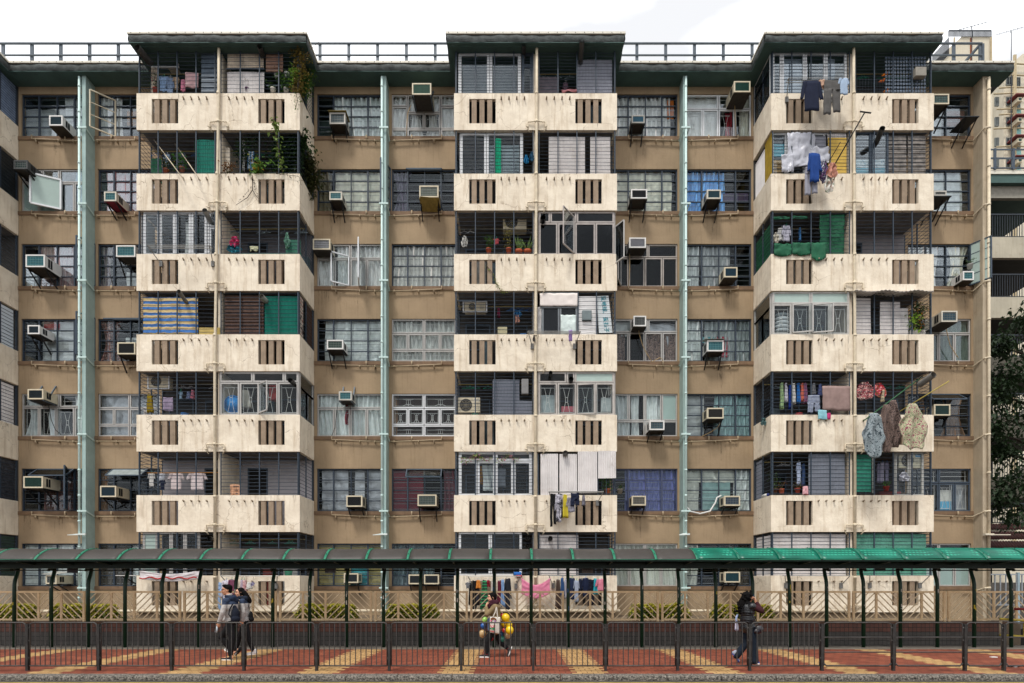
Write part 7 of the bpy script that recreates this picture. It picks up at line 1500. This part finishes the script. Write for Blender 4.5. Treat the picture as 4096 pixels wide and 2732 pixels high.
def hand_prims(wr, d, nrm, curl=.7, side=1, k=1.):
    """palm, four unequal fingers bent towards the palm side, thumb from the side of the palm"""
    wr = Vector(wr); d = Vector(d).normalized(); n_ = Vector(nrm); n_ = (n_-d*n_.dot(d)).normalized(); s = d.cross(n_).normalized()*side; rot = Matrix((s, d, n_)).transposed()
    P_ = [('e', wr+d*.045*k, (.04*k,.05*k,.017*k), rot), ('c', wr, wr+d*.03*k, .024*k, .026*k)]
    for i, (o, L_) in enumerate(((-.03,.062),(-.01,.075),(.011,.07),(.03,.055))):
        b_ = wr+d*.085*k+s*o*k; a1 = curl*(.55+.08*i); d1 = d*cos(a1)+n_*sin(a1); m1 = b_+d1*L_*.5*k; a2 = a1+curl*1.0; d2 = d*cos(a2)+n_*sin(a2); e = m1+d2*L_*.5*k
        P_ += [('c', b_-d*.02*k, b_, .0095*k, .0095*k), ('c', b_, m1, .0095*k, .0085*k), ('c', m1, e, .0085*k, .0075*k)]
    b_ = wr+d*.03*k-s*.03*k; t1 = (d*.6-s*.7+n_*.35).normalized(); m1 = b_+t1*.034*k; t2 = (d*.85-s*.2+n_*.5).normalized(); P_ += [('c', b_, m1, .012*k, .0105*k), ('c', m1, m1+t2*.03*k, .0105*k, .0085*k)]
    return P_
def zmat(hi, lo, z, name):
    m, n, l, b = new_mat(name); t = n.new('ShaderNodeTexCoord'); sp = n.new('ShaderNodeSeparateXYZ'); l.new(t.outputs['Object'], sp.inputs['Vector']); g = n.new('ShaderNodeMath'); g.operation = 'GREATER_THAN'; g.inputs[1].default_value = z; l.new(sp.outputs['Z'], g.inputs[0])
    x = n.new('ShaderNodeMixRGB'); x.inputs['Color1'].default_value = (*lin(lo), 1); x.inputs['Color2'].default_value = (*lin(hi), 1); l.new(g.outputs[0], x.inputs['Fac']); l.new(x.outputs['Color'], b.inputs['Base Color']); b.inputs['Roughness'].default_value = .9
    z_ = n.new('ShaderNodeTexNoise'); z_.inputs['Scale'].default_value = 18; l.new(t.outputs['Object'], z_.inputs['Vector']); bp = n.new('ShaderNodeBump'); bp.inputs['Strength'].default_value = .7; bp.inputs['Distance'].default_value = .03; l.new(z_.outputs['Fac'], bp.inputs['Height']); l.new(bp.outputs['Normal'], b.inputs['Normal']); return m
SKIN = M('#c08a6c', var=.08, rough=.55, bump=.05); SKIN2 = M('#cf9c80', var=.06, rough=.55, bump=.05); HAIR = M('#0a0808', rough=.75, var=.3, bump=.4, bscale=40., spec=.1)
BLK = M('#0d0d10', rough=.9, var=.2, bump=.5, bscale=20.)
def shoe(parent, heel, toe, up, w_=.045, top='#d8d6d2', sole='#e6e4e0', name='shoe'):
    heel, toe, up = Vector(heel), Vector(toe), Vector(up).normalized(); d = (toe-heel); L_ = d.length; d = d.normalized()
    o = blob(name, [('c', heel+up*.045+d*.03, heel+up*.03+d*L_*.55, .042, .04), ('c', heel+up*.03+d*L_*.5, toe+up*.028-d*.03, .04, .032), ('c', heel+up*.05+d*.04, heel+up*.09+d*.035, .04, .04)], M(top, rough=.7, var=.1), parent, .008, 3)
    s = d.cross(up).normalized(); m = MB(); pts = []
    for q in range(14): a = 2*pi*q/14; pts.append(heel+d*(L_/2+L_*.52*cos(a))+s*(w_*sin(a)*(1+.12*cos(a))))
    n = len(pts); m.hull(pts+[p+up*.024 for p in pts], [tuple(range(n))[::-1], tuple(range(n, 2*n))]+[(i, (i+1) % n, n+(i+1) % n, n+i) for i in range(n)]); m.build('sole', M(sole, rough=.6, var=.05), o)
V = Vector
# --- man, walking left, head turned towards the street
def Z1(zx, zy, dy=0., Y=13.6): return P(840+zx/4.125, 2300+zy/4.125, Y)+Vector((0, dy, 0))
def man():
    Y = 13.6; t = thing('person', (PX(925, Y), Y, 0), 'man in glasses, navy and grey hooded top and black trousers, striding left and looking round', 'person')
    hc = Z1(272, 252); P_, w, rot = head_prims(hc, (-.86, -.5, -.03), 1.04)
    sh = Z1(345, 400); ch = Z1(345, 520); hip = Z1(345, 745); sw = .19
    lsh = Z1(318, 425, -.17); lel = Z1(292, 610, -.24); lwr = Z1(222, 775, -.2); rsh = Z1(360, 425, .17); rel = Z1(350, 600, .25); rwr = Z1(270, 740, .28)
    hips = [Z1(355, 775, -.08), Z1(345, 775, .08)]; kn = [Z1(395, 1040, -.09), Z1(165, 1025, .08)]; an = [Z1(372, 1300, -.1), Z1(300, 1225, .08)]
    limbs = lambda g: [('c', lsh, lel, .048+g, .038+g), ('c', lel, lwr, .038+g, .028+g), ('c', rsh, rel, .048+g, .038+g), ('c', rel, rwr, .038+g, .028+g)]
    legs = lambda g: sum([[('c', hips[i], kn[i], .085+g, .058+g), ('c', kn[i], an[i], .055+g, .036+g)] for i in (0, 1)], [])
    tors = lambda g: [('e', ch, (.115+g, .175+g, .15+g)), ('e', Z1(345, 640), (.105+g, .15+g, .16+g)), ('e', hip, (.11+g, .16+g, .11+g)), ('c', lsh, rsh, .055+g, .055+g)]
    P_ += [('c', Z1(300, 320), Z1(335, 390), .055, .06)] + limbs(0) + legs(0) + tors(0) + hand_prims(lwr, (-.1, 0, -1), (-.8, .6, 0), 1.0, 1) + hand_prims(rwr, (-.2, 0, -1), (-.6, -.8, 0), .9, -1)
    for i, (he, to) in enumerate(((Z1(395, 1385, -.1), Z1(240, 1395, -.1)), (Z1(310, 1250, .08), Z1(225, 1300, .08)))): P_ += [('c', an[i], he+V((0,0,.05)), .036, .035), ('c', he+V((0,0,.04)), to+V((0,0,.03)), .035, .025)]
    b = blob('body', P_, SKIN, t); face(b, w, 1.04, rot)
    jm = zmat('#26344c', '#a5a09c', 1.262, 'colour_block_jersey')
    blob('hooded_top', tors(.022)+[('c', lsh, lel, .066, .058), ('c', lel, lwr, .058, .046), ('c', rsh, rel, .066, .058), ('c', rel, rwr, .058, .046), ('c', Z1(290, 700), Z1(410, 720), .11, .1), ('e', Z1(265, 740), (.07, .12, .07))], jm, t, .009, 5)
    blob('hood', [('c', Z1(300, 350, -.1), Z1(390, 375, -.04), .035, .06), ('c', Z1(300, 350, .1), Z1(390, 375, .04), .035, .06), ('c', Z1(370, 390, -.08), Z1(400, 420, .08), .06, .07), ('c', Z1(275, 395, -.05), Z1(300, 350, -.08), .02, .03)], FAB('#232f45'), t, .009, 4)
    blob('hood_lining', [('c', Z1(285, 345, -.085), Z1(370, 320, -.06), .022, .03)], FAB('#a8a29e'), t, .008, 3)
    blob('trousers', legs(.018)+[('e', Z1(352, 775), (.125, .175, .12)), ('c', kn[1], Z1(290, 1195, .08), .07, .06), ('c', kn[0], Z1(372, 1270, -.1), .075, .06)], BLK, t, .009, 4)
    f, s, u = basis((-.86, -.5, -.03)); k = 1.04
    blob('hair', [('e', w(0,-.03,.055), (.084*k,.098*k,.078*k), rot), ('e', w(0,-.065,.0), (.075*k,.055*k,.075*k), rot), ('e', w(0,.03,.105), (.066*k,.055*k,.03*k), rot), ('c', w(-.07,-.01,.03), w(-.073,.0,.0), .014, .01), ('c', w(.07,-.01,.03), w(.073,.0,.0), .014, .01)], HAIR, t, .006, 3)
    m = MB()
    for q in (-1, 1):
        m.tube([w(q*.031+.024*cos(a), .092, .01+.019*sin(a)) for a in [2*pi*i/14 for i in range(15)]], .0028, 5, False); m.tube([w(q*.055,.09,.014), w(q*.078,.0,.014)], .0028, 5)
    m.tube([w(-.008,.095,.012), w(.008,.095,.012)], .0028, 5); m.build('glasses', BLACKM, t)
    shoe(t, Z1(405, 1398, -.1), Z1(222, 1398, -.1), (0,0,1), top='#15161a'); shoe(t, Z1(318, 1298, .08), Z1(205, 1240, .08), (.35,0,1), top='#9d9a96')
    bp = thing('backpack', Z1(455, 720, -.1), 'navy slouchy backpack hanging from the shoulder of the man in glasses', 'backpack')
    blob('bag', [('e', Z1(460, 650, -.12), (.095, .1, .16)), ('e', Z1(468, 720, -.14), (.1, .11, .09)), ('c', Z1(440, 520, -.1), Z1(455, 620, -.1), .04, .07)], FAB('#141a28'), bp, .009, 4)
    m = MB(); m.tube([Z1(430, 470, -.16), Z1(400, 560, -.22), Z1(385, 640, -.22), Z1(420, 700, -.2)], .014, 6); m.build('strap', FAB('#10141e'), bp)
    bt = thing('drink_bottle', lwr+V((0,0,-.12)), 'small clear bottle in the hand of the man in glasses', 'bottle'); m = MB(); a = lwr+V((-.035,-.01,-.06)); m.tube([a, a+V((-.02,0,-.1)), a+V((-.03,0,-.16))], [.014,.028,.028], 10); m.build('bottle', M('#b9c4cc', rough=.2), bt, True)
man()
def woman_a():
    Y = 14.0; Zq = lambda x, y, dy=0.: P(840+x/4.125, 2300+y/4.125, Y)+V((0, dy, 0)); t = thing('person', (PX(985, Y), Y, 0), 'young woman in navy and grey top half hidden behind the man in glasses', 'person')
    hc = Zq(487, 292); k = .98; P_, w, rot = head_prims(hc, (-.8, -.6, -.05), k)
    sh = Zq(560, 420); ch = Zq(565, 520); hip = Zq(580, 745)
    lsh = Zq(575, 430, -.15); lel = Zq(615, 610, -.2); lwr = Zq(590, 745, -.18); rsh = Zq(570, 430, .15); rel = Zq(540, 600, .2); rwr = Zq(500, 720, .22)
    hips = [Zq(600, 775, -.07), Zq(575, 775, .07)]; kn = [Zq(645, 1010, -.07), Zq(470, 1020, .07)]; an = [Zq(728, 1235, -.07), Zq(400, 1235, .07)]
    legs = lambda g: sum([[('c', hips[i], kn[i], .075+g, .052+g), ('c', kn[i], an[i], .05+g, .033+g)] for i in (0, 1)], [])
    tors = lambda g: [('e', ch, (.1+g, .15+g, .14+g)), ('e', Zq(572, 640), (.09+g, .13+g, .16+g)), ('e', hip, (.105+g, .15+g, .1+g)), ('c', lsh, rsh, .046+g, .046+g)]
    P_ += [('c', Zq(510, 350), Zq(550, 400), .045, .05)]+legs(0)+tors(0)+[('c', lsh, lel, .042, .034), ('c', lel, lwr, .034, .025), ('c', rsh, rel, .042, .034), ('c', rel, rwr, .034, .025)]+hand_prims(lwr, (-.15, 0, -1), (-.8, .5, 0), 1.1, 1, .95)+hand_prims(rwr, (-.2, 0, -1), (-.6, -.8, 0), .9, -1, .95)
    for i, (he, to) in enumerate(((Zq(770, 1290, -.07), Zq(640, 1318, -.07)), (Zq(440, 1270, .07), Zq(350, 1330, .07)))): P_ += [('c', an[i], he+V((0,0,.05)), .033, .032), ('c', he+V((0,0,.04)), to+V((0,0,.03)), .033, .022)]
    b = blob('body', P_, SKIN2, t); face(b, w, k, rot)
    blob('hooded_top', tors(.02)+[('c', lsh, lel, .06, .052), ('c', lel, lwr, .052, .042), ('c', rsh, rel, .06, .052), ('c', rel, rwr, .052, .042)], zmat('#26344c', '#9f9a96', 1.275, 'colour_block_jersey_small'), t, .009, 5)
    blob('hood', [('c', Zq(500, 370, -.09), Zq(600, 380, -.05), .035, .06), ('c', Zq(590, 385, -.06), Zq(625, 430, .06), .06, .065), ('c', Zq(500, 370, .09), Zq(600, 380, .05), .035, .06)], FAB('#1c2433'), t, .009, 4)
    blob('leggings', legs(.012)+[('e', Zq(588, 775), (.115, .16, .11))], BLK, t, .009, 4)
    blob('hair', [('e', w(0,-.03,.048), (.082*k,.094*k,.078*k), rot), ('e', w(0,-.07,-.01), (.07*k,.05*k,.08*k), rot), ('c', w(-.068,.01,.04), w(-.074,-.01,-.07), .018, .016), ('c', w(.068,.01,.04), w(.074,-.01,-.07), .018, .016), ('c', Zq(560, 290), Zq(640, 400), .06, .055), ('c', Zq(640, 400), Zq(660, 450), .055, .03)], HAIR, t, .007, 3)
    shoe(t, Zq(795, 1300, -.07), Zq(610, 1322, -.07), (0,0,1), top='#c9c6c4'); shoe(t, Zq(465, 1258, .07), Zq(375, 1345, .07), (.5,0,1), top='#1a1b20')
    bp = thing('black_satchel', Zq(680, 700, .02), 'black bag hanging behind the young woman in matching top', 'bag'); blob('bag', [('e', Zq(678, 690, .0), (.035, .09, .13)), ('e', Zq(690, 730, .0), (.04, .09, .06))], BLK, bp, .009, 3)
    m = MB(); m.tube([Zq(600, 400, -.02), Zq(670, 560, -.05), Zq(678, 620, -.02)], .009, 6); m.build('strap', BLK, bp)
woman_a()
def woman_b():
    Y = 14.08; Zq = lambda x, y, dy=0.: P(1880+x/4.355, 2320+y/4.355, Y)+V((0, dy, 0)); t = thing('person', (PX(1970, Y), Y, 0), 'woman in tan coat and maroon scarf walking left with hand to her chin', 'person')
    k = 1.0; hc = Zq(378, 305); P_, w, rot = head_prims(hc, (-1, -.12, -.04), k)
    ch = Zq(430, 540); hip = Zq(425, 800); lsh = Zq(440, 470, -.15); lel = Zq(300, 590, -.2); lwr = Zq(290, 455, -.12); rsh = Zq(430, 470, .15); rel = Zq(440, 650, .22); rwr = Zq(420, 800, .24)
    hips = [Zq(410, 850, -.08), Zq(440, 850, .08)]; kn = [Zq(305, 1075, -.08), Zq(520, 1090, .08)]; an = [Zq(300, 1275, -.08), Zq(650, 1190, .08)]
    legs = lambda g: sum([[('c', hips[i], kn[i], .078+g, .052+g), ('c', kn[i], an[i], .05+g, .033+g)] for i in (0, 1)], [])
    tors = lambda g: [('e', ch, (.105+g, .16+g, .15+g)), ('e', Zq(430, 680), (.1+g, .14+g, .16+g)), ('e', hip, (.115+g, .155+g, .11+g)), ('c', lsh, rsh, .05+g, .05+g)]
    P_ += [('c', Zq(400, 360), Zq(425, 440), .045, .05)]+legs(0)+tors(0)+[('c', lsh, lel, .044, .035), ('c', lel, lwr, .035, .024), ('c', rsh, rel, .044, .035), ('c', rel, rwr, .035, .024)]+hand_prims(lwr, (.12, .2, 1), (.9, .3, 0), 1.2, 1, .95)+hand_prims(rwr, (-.1, 0, -1), (-.7, -.6, 0), 1.0, -1, .95)
    P_ += [('c', an[0], Zq(320, 1310, -.08), .033, .032), ('c', Zq(310, 1320, -.08), Zq(200, 1328, -.08), .03, .022), ('c', an[1], Zq(690, 1200, .08), .033, .032), ('c', Zq(690, 1210, .08), Zq(665, 1320, .08), .03, .022)]
    b = blob('body', P_, SKIN2, t); face(b, w, k, rot)
    blob('coat', tors(.03)+[('c', lsh, lel, .066, .056), ('c', lel, Zq(288, 480, -.13), .056, .044), ('c', rsh, rel, .066, .056), ('c', rel, rwr, .056, .044), ('c', Zq(440, 480), Zq(450, 870), .12, .12), ('e', Zq(470, 480), (.09, .15, .07))], FAB('#857253', bump=.5), t, .009, 5)
    blob('denim_shirt_hem', [('c', Zq(345, 700, -.05), Zq(345, 860, -.05), .06, .05)], FAB('#5a6884'), t, .009, 4)
    blob('scarf', [('c', Zq(340, 430, -.05), Zq(460, 390, -.03), .05, .065), ('c', Zq(340, 430, .05), Zq(460, 390, .03), .05, .065), ('e', Zq(400, 375), (.1, .1, .055)), ('c', Zq(335, 440, -.06), Zq(330, 500, -.08), .045, .03)], FAB('#401a28', bump=.6), t, .009, 3)
    blob('trousers', legs(.014)+[('e', Zq(428, 840), (.12, .16, .11))], BLK, t, .009, 4)
    blob('hair', [('e', w(0,-.03,.045), (.08*k,.1*k,.078*k), rot), ('e', w(0,-.075,-.0), (.07*k,.05*k,.07*k), rot), ('c', w(-.07,.02,.05), w(-.072,-.01,-.03), .018, .02), ('c', w(.07,.02,.05), w(.072,-.01,-.03), .018, .02), ('e', w(0,.045,.085), (.05*k,.03*k,.022*k), rot)], HAIR, t, .006, 3)
    m = MB()
    for a, c in ((an[0], .0), (an[1], .0)): m.ball(a+V((0,0,-.01)), .045, 10, 6, (1,1,.6))
    m.build('red_socks', FAB('#b0203a'), t, True)
    shoe(t, Zq(348, 1340, -.08), Zq(165, 1340, -.08), (0,0,1), top='#221f22'); shoe(t, Zq(735, 1165, .08), Zq(672, 1345, .08), (-1,0,-.35), top='#33302f')
    bg_ = thing('tote_bag', Zq(435, 940, -.25), 'white tote bag with a smiling face print, carried by woman in tan', 'bag')
    Yb = Y-.26; q = lambda x, y, o=0.: P(1880+x/4.355, 2320+y/4.355, Yb-o); m = MB()
    A = [q(345,640), q(530,648), q(508,940), q(345,915)]; m.slab(lambda u, v: A[3].lerp(A[2], u).lerp(A[0].lerp(A[1], u), v)+V((0, -.03*sin(pi*u)*sin(pi*v), 0)), 12, 12, .05); m.build('bag', FAB('#d2cbc0'), bg_, True)
    m = MB(); m.tube([q(400,645), q(440,560), q(458,475), q(462,470,-.2)], .013, 6); m.tube([q(480,648), q(472,560), q(464,475)], .013, 6); m.build('handles', FAB('#d2cbc0'), bg_)
    def disc(name, pts, col, o): m = MB(); c_ = [q(x, y, .036+o) for x, y in pts]; m.hull(c_+[p+V((0,.004,0)) for p in c_], [tuple(range(len(c_)-1, -1, -1))]+[(i, (i+1) % len(c_), len(c_)+(i+1) % len(c_), len(c_)+i) for i in range(len(c_))]); m.build(name, M(col, var=.05, bump=0, rough=.8), bg_)
    disc('printed_hair', [(358,700),(365,665),(390,650),(430,655),(460,680),(463,715),(445,700),(420,682),(395,690),(375,700)], '#6b4020', 0)
    disc('printed_brow', [(358,722),(352,705),(378,700),(384,716)], '#d23c78', .001); disc('printed_brow', [(420,718),(425,705),(448,712),(450,730)], '#a050a8', .001)
    disc('printed_eye', [(362,732),(372,718),(386,722),(384,736)], '#1f5a3a', .002); disc('printed_eye', [(424,738),(430,722),(446,728),(444,740)], '#2a3a5a', .002)
    disc('printed_smile', [(352,780),(370,788),(400,794),(424,788),(420,812),(400,828),(375,826),(358,808)], '#c02030', 0); disc('printed_teeth', [(364,792),(400,800),(414,797),(402,814),(376,812)], '#e8e4e0', .002)
    disc('printed_bow', [(345,828),(382,846),(424,824),(422,874),(384,856),(345,862)], '#1f7a4a', 0); disc('printed_line', [(350,880),(425,898),(424,910),(350,890)], '#c0303a', 0)
    for i, (x, y, r, c, lab) in enumerate([(258,700,50,'#9ac860','lime green balloon at the left of the tan coat'),(225,810,53,'#14549a','dark blue balloon left of the tote bag'),(212,945,66,'#b99a6c','gold balloon lowest on the left'),(560,640,44,'#c8282c','red balloon peeking from behind the topmost yellow one'),(620,660,74,'#e3bd14','topmost yellow balloon'),(590,765,60,'#dcb414','yellow balloon half hidden behind the tote bag'),(675,785,64,'#e0bc18','middle yellow balloon of the right-hand cluster'),(690,870,70,'#e8c61c','lowest yellow balloon, farthest right'),(545,1040,60,'#176a5a','dark teal balloon, lowest of the bunch'),(530,955,54,'#145078','petrol blue balloon under the tote bag'),(655,960,68,'#b8a078','beige balloon at lower right'),(595,880,38,'#c83028','small red balloon between the yellow ones'),(365,1035,42,'#b01c2c','red balloon behind the legs')]):
        dy = {0: .12, 1: .2, 2: .15, 3: .22, 4: .05, 5: .12, 6: .12, 7: -.05, 8: .1, 9: .15, 10: .14, 11: .06, 12: .3}[i]; c0 = Zq(x, y, dy); rr_ = r/4.355*Y/F
        bl = thing('balloon', c0, f'{lab}, carried by the woman in tan' if len(lab.split()) < 9 else lab, 'balloon', 'balloons carried by the woman in tan'); m = MB(); m.ball(c0, rr_, 20, 14, (1, 1, 1.08)); m.build('skin', M(c, rough=.18, var=.04, bump=0, spec=.7, trans=.15), bl, True)
        m = MB(); m.tube([c0+V((0,0,-rr_*1.06)), c0+V((0,0,-rr_*1.16))], [.006, .014], 8); m.tube([c0+V((0,0,-rr_*1.16)), Zq(430, 810, .2)], .0015, 4); m.build('knot_and_string', M(c, rough=.4), bl)
woman_b()
def woman_c():
    Y = 12.87; Zq = lambda x, y, dy=0.: P(2900+x/4.355, 2320+y/4.355, Y)+V((0, dy, 0)); t = thing('person', (PX(2990, Y), Y, 0), 'woman with long curly black hair, quilted vest and jeans walking right, hand raised', 'person')
    k = 1.05; hc = Zq(400, 305); P_, w, rot = head_prims(hc, (1, -.1, .0), k)
    ch = Zq(385, 520); hip = Zq(400, 830); rsh = Zq(420, 455, -.16); rel = Zq(590, 535, -.14); rwr = Zq(502, 380, -.1); lsh = Zq(400, 455, .16); lel = Zq(410, 650, .2); lwr = Zq(470, 790, .22)
    hips = [Zq(430, 850, -.08), Zq(390, 850, .08)]; kn = [Zq(480, 1110, -.08), Zq(385, 1120, .08)]; an = [Zq(492, 1390, -.08), Zq(215, 1320, .08)]
    legs = lambda g: sum([[('c', hips[i], kn[i], .085+g, .058+g), ('c', kn[i], an[i], .056+g, .038+g)] for i in (0, 1)], [])
    tors = lambda g: [('e', ch, (.125+g, .165+g, .16+g)), ('e', Zq(390, 680), (.12+g, .15+g, .16+g)), ('e', hip, (.125+g, .165+g, .11+g)), ('c', rsh, lsh, .055+g, .055+g)]
    P_ += [('c', Zq(385, 370), Zq(385, 440), .05, .055)]+legs(0)+tors(0)+[('c', rsh, rel, .048, .038), ('c', rel, rwr, .038, .027), ('c', lsh, lel, .048, .038), ('c', lel, lwr, .038, .027)]+hand_prims(rwr, (-.25, .1, 1), (-1, .3, 0), .8, 1, 1.0)+hand_prims(lwr, (.2, 0, -1), (.7, -.6, 0), 1.1, 1)
    P_ += [('c', an[0], Zq(480, 1435, -.08), .036, .034), ('c', Zq(480, 1440, -.08), Zq(545, 1450, -.08), .03, .024), ('c', an[1], Zq(180, 1310, .08), .036, .034), ('c', Zq(180, 1320, .08), Zq(225, 1410, .08), .03, .024)]
    b = blob('body', P_, SKIN, t); face(b, w, k, rot)
    blob('maroon_sleeves', [('c', rsh, rel, .064, .06), ('c', rel, Zq(518, 400, -.1), .058, .044), ('c', lsh, lel, .064, .058), ('c', lel, lwr, .056, .044)], FAB('#3d1a20', bump=.7), t, .009, 4)
    blob('quilted_vest', tors(.03)+[('e', Zq(380, 600-40), (.155, .2, .12)), ('c', Zq(375, 430), Zq(395, 440), .11, .1)], M('#0d0e12', rough=.35, bump=.3, var=.2, spec=.6), t, .009, 4)
    m = MB()
    for i in range(9):
        z = Zq(0, 470+42*i).z; m.tube([(Zq(385+1.5*i, 0).x+(.168)*cos(a), Y-.01+.205*sin(a), z+.006*sin(a*5)) for a in [2*pi*j/28 for j in range(29)]], .006, 6)
    m.build('quilt_ridges', M('#1a1d24', rough=.35, spec=.5), t, True)
    JN = FAB('#17222f', bump=.5, var=.4, scale=5.); blob('jeans', legs(.02)+[('e', Zq(402, 845), (.14, .18, .12)), ('c', kn[0], Zq(492, 1400, -.08), .078, .08), ('c', kn[1], Zq(225, 1325, .08), .076, .078)], JN, t, .009, 4)
    rr = random.Random(9); hp = [('e', w(0,-.03,.04), (.092,.105,.092), rot), ('c', Zq(370, 300), Zq(300, 420), .1, .1), ('c', Zq(300, 420), Zq(275, 560), .1, .06), ('c', Zq(430, 240, -.07), Zq(440, 280, -.09), .03, .02)]
    for i in range(110):
        s = rr.random(); c_ = Zq(390, 250).lerp(Zq(270, 570), s)+V((rr.uniform(-.1,.09), rr.uniform(-.13,.13), rr.uniform(-.05,.07))); hp.append(('e', c_, (rr.uniform(.014,.03),)*3))
    blob('curly_hair', hp, HAIR, t, .008, 2)
    shoe(t, Zq(462, 1455, -.08), Zq(575, 1458, -.08), (0,0,1), top='#1f3a8a'); shoe(t, Zq(135, 1280, .08), Zq(258, 1445, .08), (.6,0,.5), top='#8f93a0', sole='#3a3f8a')
    bg_ = thing('black_handbag', Zq(525, 860, -.2), 'dark shiny handbag at the hip of the long-haired woman', 'bag'); blob('bag', [('e', Zq(530, 850, -.2), (.09, .05, .09)), ('e', Zq(500, 880, -.2), (.08, .05, .06))], M('#17101a', rough=.3, spec=.7, bump=.6, bscale=20.), bg_, .009, 3); m = MB(); m.tube([Zq(500, 790, -.22), Zq(400, 600, -.22), Zq(350, 450, -.15)], .008, 6); m.build('strap', BLK, bg_)
    bg2 = thing('patterned_bag', Zq(215, 720, .1), 'blue and white patterned bag hanging behind the back of the long-haired woman', 'bag'); m = MB(); m.tube([Zq(240, 600, .05), Zq(215, 650, .05), Zq(208, 700, .05), Zq(225, 720, .05)], .022, 8); m.build('strap', PAT('hstripe', '#2f5fa8', '#c9d4e4', None, 12.), bg2, True); blob('bag', [('c', Zq(225, 730, .08), Zq(228, 860, .08), .03, .045)], PAT('floral', '#b8b4c4', '#5a5a8a', '#8a86a0', 20.), bg2, .009, 3)
woman_c()
